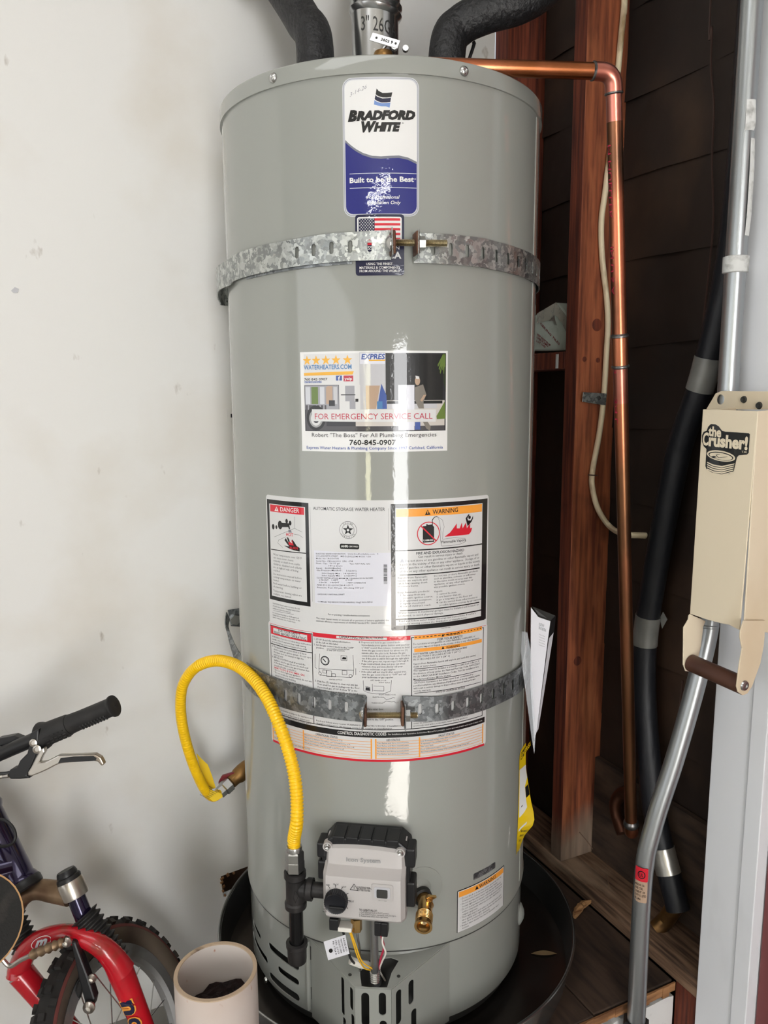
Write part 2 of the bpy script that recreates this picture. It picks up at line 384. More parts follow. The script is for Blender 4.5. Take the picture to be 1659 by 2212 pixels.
K['dirtyalloy'] = mat('dirty_alloy', (150, 126, 100), .45, .8, ((98, 76, 58), 14, (1, 1, 1), 4, .42, .68))
K['rim'] = mat('grey_rim', (168, 168, 168), .4, .7, ((128, 126, 122), 14, (1, 1, 1), 4, .5, .7))
K['deckwood'] = mat('maple_ply_edge', (196, 152, 104), .5)
K['grip'] = mat('grip_tape', (38, 37, 36), .9, 0, ((58, 55, 52), 40, (1, 1, 1), 4, .5, .8), (300, .5))
K['pan'] = mat('dark_pan_metal', (96, 92, 88), .25, .85, ((60, 52, 46), 4, (1, 1, 1), 4, .42, .7))
K['panwall'] = mat('galvanised_pan_wall', (156, 156, 154), .22, .9, ((112, 112, 110), 4, (1, 1, 1), 3, .4, .7))
K['bag'] = mat('pale_green_pack', (196, 206, 196), .4, 0, ((150, 158, 146), 18, (1, 1, 1), 4, .5, .75))
K['film'] = mat('clear_plastic_film', (226, 230, 236), .12, 0, None, (40, .5, (1, 1, .4), .004), 0, .6, .1, .26)
K['bagfilm'] = mat('pack_plastic_film', (206, 200, 188), .15, 0, None, (30, .7, (1, 1, 1), .006), 0, .6, .1, .4)
K['paper'] = mat('white_paper', (214, 214, 220), .7)
K['leaf'] = mat('dry_leaf', (132, 110, 78), .7)
K['twig'] = mat('dry_twig', (104, 82, 64), .8)
K['splinter'] = wood('split_wood', (186, 142, 96), (116, 76, 46), (.5, 5, 5), 16, .8, .5)
K['web'] = mat('lint', (190, 184, 176), .8)
def ink(name, rgb, rough=.3): return mat('ink_'+name, rgb, rough, 0, None, (170, .07, (1, 1, 1), .0012), .7, .3, .03)
I = {n: ink(n, c) for n, c in dict(white=(222, 222, 221), paper=(208, 208, 208), black=(20, 20, 22), navy=(26, 28, 58), blue=(40, 44, 118), red=(204, 32, 50), orange=(240, 160, 62),
    grey=(120, 122, 132), silver=(196, 198, 204), midgrey=(150, 150, 150), gold=(226, 168, 44), sky=(70, 120, 170), crimson=(178, 44, 66), green=(96, 118, 52), darkgreen=(40, 50, 32),
    tan=(176, 150, 128), steel=(150, 150, 156), dim=(38, 38, 44), asphalt=(70, 68, 72), driveway=(196, 190, 184), shirt=(122, 116, 108), flagblue=(110, 140, 196), midblue=(56, 82, 150), yellow=(232, 198, 24), lilac=(212, 213, 222), pack=(150, 60, 70), pale=(186, 186, 190)).items()}

# ================================================================== THE ROOM
WY = .283                                     # plane of the white wall behind the heater
SX, PX = .415, .505                           # stud faces and tar paper plane of the open wall
hole = [(-.246, -.018), (-.249, .03), (-.19, .036), (-.17, .1), (.23, .1), (.23, -.03), (-.12, -.03), (-.2, -.012)]
mb = MB(); sheet(mb, [(-3.6, FLOOR), (SX-.012, FLOOR), (SX-.012, CEIL), (-3.6, CEIL)], [hole], lambda a, b, t: Vector((a, WY+t, b)), .35, .013)
wl = struct(mb.build('wall_left', K['wall']))
MB().bb(-.6, .5, .43, .44, FLOOR, .5).build('cavity_board', K['cavity'], wl)
mb = MB()
for i, (u, v) in enumerate([(481, 1897), (479, 1906), (483, 1915), (482, 1925), (486, 1934), (478, 1899), (492, 1890), (505, 1886)]):
    p = ony(u, v, WY-.002); mb.box(p, (.004+.004*random.random(), .003, .003+.004*random.random()), (Vector((.9, .2, .4)).normalized(), Vector((0, 1, 0)), Vector((-.4, 0, .9)).normalized()))
mb.build('torn_drywall_paper', K['rawedge'], wl)
mb = MB()                                     # little patch plate and nail hole showing beside the jacket
p = ony(497, 898, WY-.0015); mb.box(p, (.012, .002, .023)); mb.build('patched_slot', K['wall'], wl)
mb = MB(); mb.box(ony(500, 898, WY-.003), (.003, .002, .007)); mb.build('slot_hole', K['black'], wl)
mb = MB(); q = [(24, 628), (32, 620), (41, 624), (38, 632), (30, 633)]
mb.prism([ony(u, v, WY-.0016) for u, v in q], (0, .0015, 0)); mb.build('chipped_paint', I['pale'], wl)

wr = MB()
wr.bb(PX+.012, PX+.03, -4.6, .45, FLOOR, CEIL); wr = struct(wr.build('wall_right', K['cavity']))
zs = [onx(1450, v, PX).z for v in (169, 356, 546, 743)]
dz = (zs[0]-zs[3])/3
zl = [zs[0]+dz*2, zs[0]+dz]+zs+[zs[3]-dz*k for k in range(1, 9)]
zl = [z for z in zl if z > FLOOR-.05]+[FLOOR-.02]; zl = [min(CEIL, zl[0]+.8)]+zl
for i in range(len(zl)-1):                    # lapped strips of building paper, lower edge proud
    mb = MB(); z1, z0 = zl[i]+.012, zl[i+1]; ny = 24; vs = []; fs = []; rr = random.Random(i)
    ph = rr.random()*6
    for a in range(ny+1):
        y = -.45+(.85)*a/ny
        for b in range(4):
            t = b/3; z = z1+(z0-z1)*t+.004*math.sin(y*9+ph)*t
            vs.append((PX+.0085-.0035*t+.0016*math.sin(y*21+ph+b*2)+.0012*math.sin(y*47+ph*2), y, z))
    for a in range(ny):
        for b in range(3): fs.append((a*4+b, a*4+b+1, a*4+b+5, a*4+b+4))
    mb.add(vs, fs).build('building_paper_strip', K['tar'], wr, smooth=True)

def stained(name, top, low, z, mixw=.09):
    """wood stained darker red above a ragged water line at height z (object space)"""
    m = wood(name, *top); N = m.node_tree.nodes; L = m.node_tree.links; b = N['Principled BSDF']
    src = b.inputs['Base Color'].links[0].from_socket
    tc = N.new('ShaderNodeTexCoord'); sp = N.new('ShaderNodeSeparateXYZ'); L.new(tc.outputs['Object'], sp.inputs[0])
    nz = N.new('ShaderNodeTexNoise'); nz.inputs['Scale'].default_value = 9; L.new(tc.outputs['Object'], nz.inputs['Vector'])
    a1 = N.new('ShaderNodeMath'); a1.operation = 'MULTIPLY_ADD'; a1.inputs[1].default_value = .16; L.new(nz.outputs['Fac'], a1.inputs[0]); L.new(sp.outputs['Z'], a1.inputs[2])
    mr = N.new('ShaderNodeMapRange'); mr.inputs[1].default_value = z; mr.inputs[2].default_value = z+mixw; L.new(a1.outputs[0], mr.inputs[0])
    n2 = N.new('ShaderNodeTexNoise'); n2.inputs['Scale'].default_value = 26; mp = N.new('ShaderNodeMapping'); mp.inputs['Scale'].default_value = (4, 4, .3)
    L.new(tc.outputs['Object'], mp.inputs['Vector']); L.new(mp.outputs[0], n2.inputs['Vector'])
    lo = N.new('ShaderNodeMix'); lo.data_type = 'RGBA'; lo.inputs[6].default_value = (*lin(low[0]), 1); lo.inputs[7].default_value = (*lin(low[1]), 1); L.new(n2.outputs['Fac'], lo.inputs[0])
    x = N.new('ShaderNodeMix'); x.data_type = 'RGBA'; L.new(mr.outputs[0], x.inputs[0]); L.new(lo.outputs[2], x.inputs[6]); L.new(src, x.inputs[7]); L.new(x.outputs[2], b.inputs['Base Color'])
    return m
st_a = stained('stained_redwood', ((150, 84, 52), (94, 44, 26), (5, 5, .35), 10, .7, .35, (176, 108, 70)), ((150, 130, 112), (92, 74, 60)), .37)
st_b = stained('stained_rough_redwood', ((116, 54, 33), (66, 26, 16), (6, 6, .3), 10, .8, .5), ((132, 112, 96), (80, 64, 52)), .37)
def stud(y0, y1, z0, z1, ma, mb_, x0=SX, x1=PX+.008):
    m = MB(); m.bb(x0, x1, y0, y1, z0, z1)
    m.m = [1 if abs((m.v[f[0]]+m.v[f[1]]+m.v[f[2]]+m.v[f[3]]).x/4-x0) < .002 else 0 for f in m.f]
    return m.build('stud', [ma, mb_], wr, bevel=.002)
stud(0, .036, 0.038, CEIL, st_a, st_b)
stud(.252, .30, 0.038, CEIL, K['studdark'], K['studdark'])
MB().bb(SX, SX+.09, .036, .252, onx(1180, 799, SX).z, onx(1180, 762, SX).z).build('fire_block', K['studdark'], wr, bevel=.002)
m = MB(); m.bb(SX-.0006, SX+.001, .056, .064, 1.078, 1.106); m.build('paint_drip', K['paintblob'], wr)
MB().bb(SX-.002, PX, -.40, .30, 0, .038).build('sole_plate', K['plate'], wr, bevel=.003)
m = MB()                                       # second block scabbed on the plate beside the stud
m.bb(SX+.002, PX-.01, -.40, -.32, FLOOR, -.0015).build('cripple_stud', K['studdark'], wr, bevel=.002)
m = MB(); m.bb(SX+.03, PX, -.372, -.36, .06, .5); m.build('drywall_edge', K['trim'], wr, bevel=.002)
m = MB(); q = [(1245, 1700), (1300, 1640), (1470, 1640), (1470, 1905), (1310, 1790)]    # pale backing panel low behind the pipes
m.bb(PX-.008, PX+.004, -.36, -.002, .039, .26).build('backing_panel', K['plank'], wr)
# knot rings and plug on the stud face
def kring(u, v, r, name='wood_knot'):
    p = ony(u, v, -.0006); m = MB(); m.lathe([(.0001, .0012), (r*.55, .0012), (r*.8, .0004), (r, 0)], p+Vector((0, .0006, 0)), (0, -1, 0), 20); m.build(name, K['studdark'], wr, smooth=True)
kring(1248, 1428, .010); kring(1290, 702, .012); kring(1292, 778, .005, 'nail_head'); kring(1263, 776, .005, 'nail_head')

# white painted jamb, stop and the red door edge
y1 = onx(1505, 2200, SX).y; y2 = onx(1583, 2200, SX).y; y3 = onx(1618, 2200, SX).y
tr1 = struct(MB().bb(SX-.005, PX+.02, y2+.0008, y1, FLOOR, CEIL).build('trim_1', K['trim'], bevel=.0015))
tr2 = struct(MB().bb(SX-.008, PX+.02, y3, y2-.0008, FLOOR, CEIL).build('trim_2', K['trim'], bevel=.0015))
d1 = struct(MB().bb(SX+.012, SX+.055, y3-.86, y3-.002, FLOOR+.008, 1.85).build('door_1', K['reddoor'], bevel=.002))
tr3 = struct(MB().bb(SX-.005, PX+.02, y3-.95, y3-.863, FLOOR, CEIL).build('trim_3', K['trim'], bevel=.0015))
tr4 = struct(MB().bb(SX-.005, PX+.02, y3-.86, y3-.002, 1.86, CEIL).build('trim_4', K['trim'], bevel=.0015))
mb = MB(); mb.bb(SX, SX+.012, -4.6, y3-.952, FLOOR, CEIL); struct(mb.build('wall_right_lining', K['wallback']))
struct(MB().bb(-3.7, PX+.03, -4.7, .5, FLOOR-.05, FLOOR).build('floor', K['concrete']))
struct(MB().bb(-3.7, PX+.03, -4.7, .5, CEIL, CEIL+.05).build('ceiling', K['ceil']))
struct(MB().bb(-3.7, -3.6, -4.7, .3, FLOOR, CEIL).build('wall_side', K['wallback']))
mb = MB(); mb.bb(-3.6, -1.5, -4.6, -4.5, FLOOR, CEIL); mb.bb(-.62, PX, -4.6, -4.5, FLOOR, CEIL); mb.bb(-1.5, -.62, -4.6, -4.5, 1.84, CEIL)
struct(mb.build('wall_back', K['wallback']))

# ------------------------------------------------------------------ heater stand
FY = -.317
stand = thing('heater_stand', 'low wooden stand of dark planks with white drywall front under the drain pan', 'platform', (.05, 0, FLOOR))
xs = [-.20, -.105, -.012, .118, onz(1250, 2158, 0).x, .412]
for a, b in zip(xs, xs[1:]):
    MB().bb(a+.0012, b-.0012, FY-.004+random.uniform(-.002, .003), WY-.004, -.02, 0).build('plank', K['plank'], stand, bevel=.002)
mb = MB(); n = 40; xsr = [-.20+.612*i/n for i in range(n+1)]       # torn raw wood along the front edge
for a, b in zip(xsr, xsr[1:]): mb.bb(a, b, FY-.0075-random.random()*.002, FY-.0052, -.016-random.random()*.006, -.0015)
mb.build('raw_front_edge', K['rawedge'], stand)
mb = MB(); top = [(x, -.026+random.uniform(-.006, .004)) for x in xsr]
sheet(mb, [(-.20, FLOOR), (.412, FLOOR)]+[(x, z) for x, z in reversed(top)], [], lambda a, b, t: Vector((a, FY+.008-t, b)), .05, .013)
mb.build('front_panel', K['drywall'], stand)
MB().bb(-.198, .41, -.29, WY-.006, FLOOR, -.0215).build('frame', K['plank'], stand)
mb = MB(); p = onz(1252, 1973, .001)           # split of wood on the stand, by the pan
sp = MB()
for k in range(5):
    a = p+Vector((-.02+.004*k, .004*k-.008, .004+.003*(k % 2))); b = a+Vector((.045-.006*(k % 3), .02-.005*k, .004)); sp.tube([a, a.lerp(b, .5)+Vector((0, 0, .003)), b], [.0045, .007, .0015], 6)
tag(sp.build('wood_splinter', K['splinter']), 'pale torn wood splinter on the stand beside the drain pan rim', 'splinter')
lf = MB(); a = ony(1195, 2060, -.03)

# ================================================================== WATER HEATER
zSK, zSE, zTOP = ZC-.859, ZC+.4088, ZC+.4318
BASE0 = .036
wh = thing('water_heater', 'tall light grey cylindrical gas water heater standing in the drain pan', 'water heater', (0, 0, .006))
NS = 288
mb = MB(); mb.lathe([(TR-.004, zSK-.002), (TR+.0012, zSK-.001), (TR+.0016, zSK+.004), (TR, zSK+.008), (TR, zSE-.001), (TR, zSE+.004)], (0, 0, 0), (0, 0, 1), NS)
mb.build('jacket', K['tank'], wh, smooth=True)
RC = TR+.0028
mb = MB(); mb.lathe([(TR-.003, zSE), (RC, zSE), (RC, zTOP-.0025), (RC-.0008, zTOP-.0008), (RC-.0025, zTOP), (RC-.012, zTOP+.0008), (.05, zTOP+.004), (.0001, zTOP+.004)], (0, 0, 0), (0, 0, 1), NS)
mb.build('top_cap', K['tank'], wh, smooth=True, angle=60)
for u, v in ((590.5, 168.5), (1002, 154)):
    th, z = thz(u, v, RC); o = cyl(th, z, RC); n = cyl(th, 0, 1)
    mb = MB(); mb.lathe([(.0068, 0), (.0068, .0008), (.0055, .003), (.003, .0042), (.0012, .0036), (.0001, .0032)], o, n, 20); s = mb.build('screw', K['steel'], wh, smooth=True)
# vertical jacket seam on the right-hand side
th0 = thz(1144, 900)[0]
mb = MB(); mb.tube([cyl(th0, z, TR+.0002) for z in (zSK+.01, .6, 1.0, zSE-.004)], .0011, 6); mb.build('jacket_seam', K['tank'], wh, smooth=True)
# lower jacket with its louvre slots, cut through
RL = TR-.0025
def lw(s, z, t): return cyl(s/TR, z, RL-.0015+t)
def lsz(u, v): th, z = thz(u, v, RL); return th*TR, z
slots = []
for (ua, va, ub, vb, w_) in [(580, 2038, 646, 2093, .0125), (600, 2088, 646, 2127, .0115), (582, 2104, 647, 2158, .0135), (547, 2015, 578, 2075, .0115), (547, 1988, 563, 2026, .0105), (546, 2045, 564, 2087, .0115)]:
    a = lsz(ua, va); b = lsz(ub, vb); cz = (a[1]+b[1])/2
    slots.append(capsule((a[0]+b[0])/2, cz, w_, max(abs(b[0]-a[0]), w_*1.8), 6, pi/2))
s0 = -pi*TR*.62; s1 = pi*TR*.62
mb = MB(); sheet(mb, [(s0, BASE0), (s1, BASE0), (s1, zSK+.004), (s0, zSK+.004)], slots, lw, .009, .0015, 0, .03)
mb.lathe([(RL, BASE0), (RL, zSK+.004)], (0, 0, 0), (0, 0, 1), 60, 0, cyl(s1/TR, 0, 1), 2*pi-(s1-s0)/TR)
mb.build('base_jacket', K['tank'], wh, smooth=True)
mb = MB(); mb.lathe([(RL-.03, BASE0), (RL-.03, zSK)], (0, 0, 0), (0, 0, 1), 64); mb.build('burner_chamber', K['tankdark'], wh, smooth=True)
mb = MB(); mb.lathe([(TR-.012, zSK-.003), (TR+.0004, zSK-.004), (TR+.0004, zSK-.0012), (TR-.012, zSK-.0012)], (0, 0, 0), (0, 0, 1), 128); mb.build('seam_shade', K['tankdark'], wh, smooth=True)  # dark ring drawn in as the shade of the seam gap
mb = MB(); mb.lathe([(.0001, .012), (RL-.012, .012), (RL-.012, BASE0+.004), (RL-.001, BASE0+.004), (RL-.001, BASE0-.002), (RL-.014, BASE0-.006)], (0, 0, 0), (0, 0, 1), 96); mb.build('base_ring', K['tankdark'], wh, smooth=True)
for k in range(3): q = PHI0+.6+k*2*pi/3; MB().bb(.2*math.cos(q)-.025, .2*math.cos(q)+.025, .2*math.sin(q)-.025, .2*math.sin(q)+.025, .006, .014).build('foot', K['tankdark'], wh)
p = oncyl(575, 2116, RL); n = Vector((p.x, p.y, 0)).normalized(); MB().lathe([(.005, 0), (.004, .003), (.0001, .004)], p, n, 12).build('screw', K['steel'], wh, smooth=True)
p = oncyl(1126, 1960, RL); thp = math.atan2(p.y, p.x)-PHI0   # tab at the right of the base jacket
mb = MB(); n = cyl(1.32, 0, 1); mb.lathe([(.022, 0), (.018, .006), (.008, .011), (.0001, .012)], cyl(1.32, oncyl(1128, 1962, RL).z, RL-.004), n, 20); mb.build('base_plug', K['tank'], wh, smooth=True)

# ---- outer burner door: faceted sheet-metal shield with slots
LT = oncyl(672, 2027, RL); RT = oncyl(970, 2036, RL); FLp = onz(767, 2133, .15); FRp = onz(845, 2137, .15)
A = LT.copy(); D_ = RT.copy(); B = FLp.copy(); Cc = FRp.copy()
zt, zf = zSK-.006, .15; zb0 = .03
door = MB(); segs = [(A, B), (B, Cc), (Cc, D_)]
def facet(a, b, slots_, ta, tb, m=0):
    L = (Vector((b.x, b.y, 0))-Vector((a.x, a.y, 0))).length; d = (Vector((b.x-a.x, b.y-a.y, 0))).normalized(); n = Vector((d.y, -d.x, 0))
    if n.dot(Vector((a.x, a.y, 0))) < 0: n = -n
    def fm(s, z, t): return Vector((a.x, a.y, 0))+d*s+Vector((0, 0, z))+n*t
    sheet(door, [(0, zb0), (L, zb0), (L, tb), (0, ta)], slots_, fm, .02, .0014, m); return L, fm
LL = (B-A).length
import itertools
def facet_px(a, b, u, v):          # pixel -> (s, z) on the vertical plane through a,b
    d = Vector((b.x-a.x, b.y-a.y, 0)).normalized(); n = Vector((d.y, -d.x, 0)); p = onp(u, v, a, n); return (p-a).dot(d), p.z
def slot_px(a, b, u, v0, v1, w_):
    s, z0 = facet_px(a, b, u, v0); _, z1 = facet_px(a, b, u, v1); return capsule(s, (z0+z1)/2, w_, abs(z0-z1))
facet(A, B, [slot_px(A, B, 741, 2110, 2190, .008), slot_px(A, B, 760, 2132, 2180, .008), slot_px(A, B, 745, 2197, 2270, .008), slot_px(A, B, 763, 2190, 2260, .008)], zt, zf)
facet(B, Cc, [slot_px(B, Cc, 789, 2143, 2215, .012), slot_px(B, Cc, 826, 2143, 2192, .011), slot_px(B, Cc, 789, 2222, 2290, .012), slot_px(B, Cc, 828, 2203, 2270, .011)], zf, zf)
facet(Cc, D_, [slot_px(Cc, D_, 860, 2137, 2212, .011), slot_px(Cc, D_, 887, 2116, 2168, .011), slot_px(Cc, D_, 893, 2178, 2250, .011), slot_px(Cc, D_, 866, 2222, 2290, .011)], zf, zt)
do = door.build('outer_door', K['tank'], wh)
# top plate of the door with the cut-out where tube and wires pass
e1 = (D_-A); e1.z = 0; e1.normalize(); e2 = Vector((e1.y, -e1.x, 0)); Pm = (A+D_)/2
def tp(p): q = p-A; return (q.dot(e1), q.dot(e2))
a2, b2, c2, d2 = tp(A), tp(B), tp(Cc), tp(D_)
def topmap(s, t, th_):
    base = A+e1*s+e2*t; k = min(1, max(0, t/max(1e-6, b2[1]))); return Vector((base.x, base.y, zt+(zf-zt)*k+th_))
arc = []
for k in range(11):
    th = thz(672, 2027, RL)[0]+(thz(970, 2036, RL)[0]-thz(672, 2027, RL)[0])*k/10; arc.append(tp(cyl(th, zt, RL+.0005)))
cut = [tp(onz(u, v, .158)) for u, v in ((777, 2098), (781, 2122), (800, 2124), (836, 2124), (846, 2100), (862, 2080), (845, 2075), (800, 2078))]
mb = MB(); sheet(mb, [b2, c2]+list(reversed(arc)), [cut], topmap, .012, .0014); mb.build('door_top_plate', K['tank'], do)
mb = MB()
for u, v in ((756, 2106), (861, 2109)):
    p = onz(u, v, .161); mb = MB(); mb.lathe([(.0028, 0), (.0028, .0006), (.0001, .0006)], p, (0, 0, 1), 12); mb.build('screw_hole', K['tankdark'], do)
# fixed hinge strip left of the door
sA = thz(667, 2027, RL)[0]; mb = MB()
for za, zb in ((.045, zSK-.008),): mb.tube([cyl(sA, za, RL+.004), cyl(sA, zb, RL+.004)], .004, 8)
mb.build('hinge_strip', K['tank'], wh, smooth=True)
for v0, v1 in ((2045, 2072), (2133, 2158)):
    p0 = oncyl(671, v0, RL+.001); p1 = oncyl(671, v1, RL+.001); mb = MB(); mb.tube([p0, p1], .0016, 6); mb.build('hinge_slot', K['tankdark'], wh)

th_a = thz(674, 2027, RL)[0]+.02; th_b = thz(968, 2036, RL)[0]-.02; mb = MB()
mb.lathe([(RL+.0006, .038), (RL+.0006, zSK-.012)], (0, 0, 0), (0, 0, 1), 24, 0, cyl(th_a, 0, 1), th_b-th_a); mb.build('burner_access_shade', K['tankdark'], wh, smooth=True)  # dark sheet laid over the jacket to imitate the unlit inside behind the door
# ---- gas control valve
en = Vector((math.cos(PHI0-.145), math.sin(PHI0-.145), 0)); ex = Vector((-en.y, en.x, 0)); ez = Vector((0, 0, 1))
FC = (ond(697, 1830, 1.12)+ond(880, 1850, 1.10)+ond(692, 1985, 1.12)+ond(868, 2003, 1.10))/4; CD = .066
OC = FC-en*CD
def cl(a, b, c): return OC+ex*a+ez*b+en*c
def cpx(u, v, c=CD): p = onp(u, v, OC+en*c, en); q = p-OC; return q.dot(ex), q.dot(ez)
def cmap(a, b, t): return cl(a, b, CD+t)
mb = MB(); mb.prism([cl(a, b, -.004) for a, b in ((-.064, -.045), (-.066, .03), (-.064, .044), (-.052, .058), (.05, .058), (.064, .046), (.066, .03), (.064, -.045))], en*.044); gv = mb.build('gas_control_valve', K['black'], wh, bevel=.003); gv['label'] = 'gas control valve with grey cover and black temperature knob'
hw, tb, bb_ = .0605, .056, -.058
prof = [(bb_, .012), (bb_, .058), (bb_+.008, CD), (.0105, CD), (.0128, .0648), (.0212, .0485), (.0225, .0478), (.0450, .0462), (.0468, .0452), (.0545, .0320), (.0555, .030), (.0555, .012)]
mb = MB(); N_ = 22; loops = []
for k in range(N_+1):
    t = -1+2*k/N_; a = hw*t; rd = .010*max(0, (abs(t)-.86)/.14)**2; tp_ = 1-.0*abs(t)
    sc = 1-.03*(1-0)*0
    loops.append([cl(a*(1-.035*max(0, (b-.0)/.05)*.6), b-(.004*t*t if b > .04 else 0), max(.012, c-rd)) for b, c in prof])
vs = [p for l in loops for p in l]; n = len(prof); fs = []
for k in range(N_):
    for i in range(n-1): fs.append((k*n+i, k*n+i+1, (k+1)*n+i+1, (k+1)*n+i))
fs += [tuple(range(n)), tuple(N_*n+i for i in range(n-1, -1, -1))]
mb.add(vs, fs); cov = mb.build('front_cover', K['cover'], gv, smooth=True, angle=28)
for k in range(5): mb = MB(); mb.box(cl(-.04+.02*k, .0555, .024), (.0175, .034, .010), (ex, en, ez)); mb.build('housing_rib', K['black'], gv, bevel=.0015)
for a, b, h in ((.066, .034, .030), (.066, -.024, .040), (-.066, .036, .024), (-.065, .004, .03)): mb = MB(); mb.box(cl(a, b, .026), (.014, .03, h), (ex, en, ez)); mb.build('side_clip', K['black'], gv, bevel=.003)
for u, v in ((708, 1827.5), (865, 1841)):
    a, b = cpx(u, v, .042); mb = MB(); mb.lathe([(.0075, -.008), (.007, .003), (.0052, .003), (.005, .0012), (.0001, .0012)], cl(a, b, .042), en, 20); mb.build('screw_boss', K['cover'], gv, smooth=True)
    mb = MB(); mb.lathe([(.0045, .001), (.0045, .003), (.003, .0045), (.0012, .004), (.0001, .0035)], cl(a, b, .042), en, 16); mb.build('screw', K['steel'], gv, smooth=True)
ka, kb = cpx(725.5, 1941); ka += .0015
mb = MB(); mb.lathe([(.0162, 0), (.0166, .003), (.0158, .012), (.0150, .0135), (.0138, .0128), (.0001, .0128)], cl(ka, kb, CD), en, 48); kn = mb.build('temperature_knob', K['knob'], gv, smooth=True)
for k in range(28):
    q = 2*pi*k/28; pass
mb = MB()
for k in range(36):
    q = 2*pi*k/36; d = ex*math.cos(q)+ez*math.sin(q); mb.tube([cl(ka, kb, CD)+d*.0166+en*.002, cl(ka, kb, CD)+d*.0160+en*.012], .0008, 5)
mb.build('knob_grip_ridges', K['knob'], gv, smooth=True)
mb = MB(); mb.box(cl(ka+.002, kb-.004, CD+.0142), (.0215, .004, .0035), (ex, en, ez)); mb.build('knob_pointer', K['black'], gv, bevel=.001)
a, b = cpx(826, 1927); mb = MB(); mb.prism([cl(a+x, b+z, CD-.0005) for x, z in rrect(-.0155, .0155, -.0125, .0125, .003)], en*.002); mb.build('status_bezel', K['cover'], gv)
mb = MB(); mb.prism([cl(a+x, b+z, CD+.0014) for x, z in rrect(-.0115, .0115, -.0085, .0085, .002)], en*.001); mb.build('status_recess', I['pale'], gv)
mb = MB(); mb.prism([cl(a+x, b-.001+z, CD+.002) for x, z in rrect(-.0078, .0078, -.006, .006, .0015)], en*.0022); mb.build('status_window', K['tankdark'], gv)
lt = MB()
def ct(text, u0, v0, u1, v1, h, bold=.0, m=0):
    p0 = cpx(u0, v0); p1 = cpx(u1, v1); text2(lt, cmap, text, p0[0], p1[0], p0[1], p1[1], h, m, .0004, bold)
ct('OFF', 704.5, 1913, 712.5, 1914, .0026); ct('PILOT', 720, 1911.5, 732, 1912.5, .0026); ct('LOW', 738, 1917, 748, 1917.5, .0026); ct('HOT', 755, 1948.5, 765, 1949, .0026)
ct('A', 749, 1963, 752, 1963, .0025); ct('B', 735, 1973, 738, 1973, .0025); ct('C', 718, 1973, 720.5, 1973.5, .0025); ct('VERY', 697.5, 1965, 706, 1966, .0024); ct('HOT', 697.5, 1970, 706, 1971, .0024)
for u, v, q in ((711, 1916, .45), (725, 1914, 0), (739, 1918, -.5), (750, 1930.5, -1.1), (754, 1945, -1.57), (747, 1958, -2.0)):
    a_, b_ = cpx(u, v); d = Vector((0, 0, 0)); dx = ex*(-math.sin(q))+ez*math.cos(q); mb2 = lt; mb2.tube([cl(a_, b_, CD+.0003)-dx*.0022, cl(a_, b_, CD+.0003)+dx*.0022], .0004, 4)
ct('SCALDING RISK', 771, 1917, 800, 1919, .0021, .01); ct('INCREASES WITH', 771, 1920.5, 804, 1922, .0021, .01); ct('HOTTER WATER', 771, 1924, 800, 1926, .0021, .01)
a_, b_ = cpx(765, 1917)
for pa, pb in (((-.006, -.004), (.006, -.004)), ((.006, -.004), (0, .0055)), ((0, .0055), (-.006, -.004)), ((0, -.002), (0, .0022))): lt.tube([cl(a_+pa[0], b_+pa[1], CD+.0003), cl(a_+pb[0], b_+pb[1], CD+.0003)], .0004, 4)
ct('STATUS', 818, 1945.5, 835, 1947, .0034, .015)
ct('TO LIGHT PILOT:', 776, 1967.5, 815, 1970, .0034, .015); ct('1. Press and hold knob in PILOT position.', 776, 1971.5, 841, 1975, .0022); ct('2. Press IGNITE button repeatedly until pilot lights.', 776, 1975.5, 856, 1980, .0022); ct('3. Release knob when status light blinks.', 776, 1979.5, 839, 1983, .0022)
lt.build('printed_markings', I['black'], gv)
lt = MB()
def iconmap(a, b, t): return cl(a, b, .0484+t-.07*(b-.022))
p0 = cpx(748, 1860, .048); p1 = cpx(822, 1864, .048)
vs_, fs_, xa, xb = glyphs('Icon System', .02)
lt.add([iconmap(p0[0]+(p1[0]-p0[0])*(x-xa)/(xb-xa), p0[1]+(p1[1]-p0[1])*(x-xa)/(xb-xa)+y/CAPH*.0062, .0006) for x, y in vs_], fs_)
lt.build('raised_lettering', I['midgrey'], gv)
# bottom of the control: connectors, plugs
for (u, v, w_, h, mm, nm) in ((724, 1988, .014, .018, 'black', 'igniter_plug'), (747, 1999, .021, .007, 'wire_white', 'wire_connector'), (818, 1997, .010, .022, 'black', 'wire_connector'), (832, 1999, .010, .022, 'black', 'wire_connector')):
    a, b = cpx(u, v, .05); mb = MB(); mb.box(cl(a, b, .052), (w_, .018, h), (ex, en, ez)); mb.build(nm, K[mm], gv, bevel=.0015)
mb = MB(); a, b = cpx(770, 1998, .045); mb.cyl(cl(a, b+.012, .045), cl(a, b-.008, .045), .0085, 6); mb.build('pilot_tube_nut', K['brass'], gv)
mb = MB(); a, b = cpx(808, 2000, .03); mb.tube([cl(a, b+.02, .03), cl(a, b-.075, .028), cl(a, b-.12, .0), cl(a, b-.13, -.03)], .0062, 14); mb.build('burner_feed_tube', K['galvpipe'], gv, smooth=True)
mb = MB()
for k in range(6): mb.lathe([(.0066, 0), (.0082, .0016), (.0066, .0032)], cl(a, b-.098+.0036*k, .024), (0, 0, 1), 16)
mb.build('flexible_bellows', K['steel'], gv, smooth=True)
def wire(name, pts, r, mk, parent):
    mb = MB(); mb.tube(spline(pts, 8), r, 7); return mb.build(name, K[mk], parent, smooth=True)
def W3(l): return [cl(*cpx(u, v, c), c) for u, v, c in l]
wire('thermocouple_wire', W3([(752, 2003, .05), (760, 2027, .05), (772, 2065, .045), (786, 2090, .035), (802, 2096, .025), (815, 2104, .015), (817, 2125, .0)]), .0011, 'wire_yellow', gv)
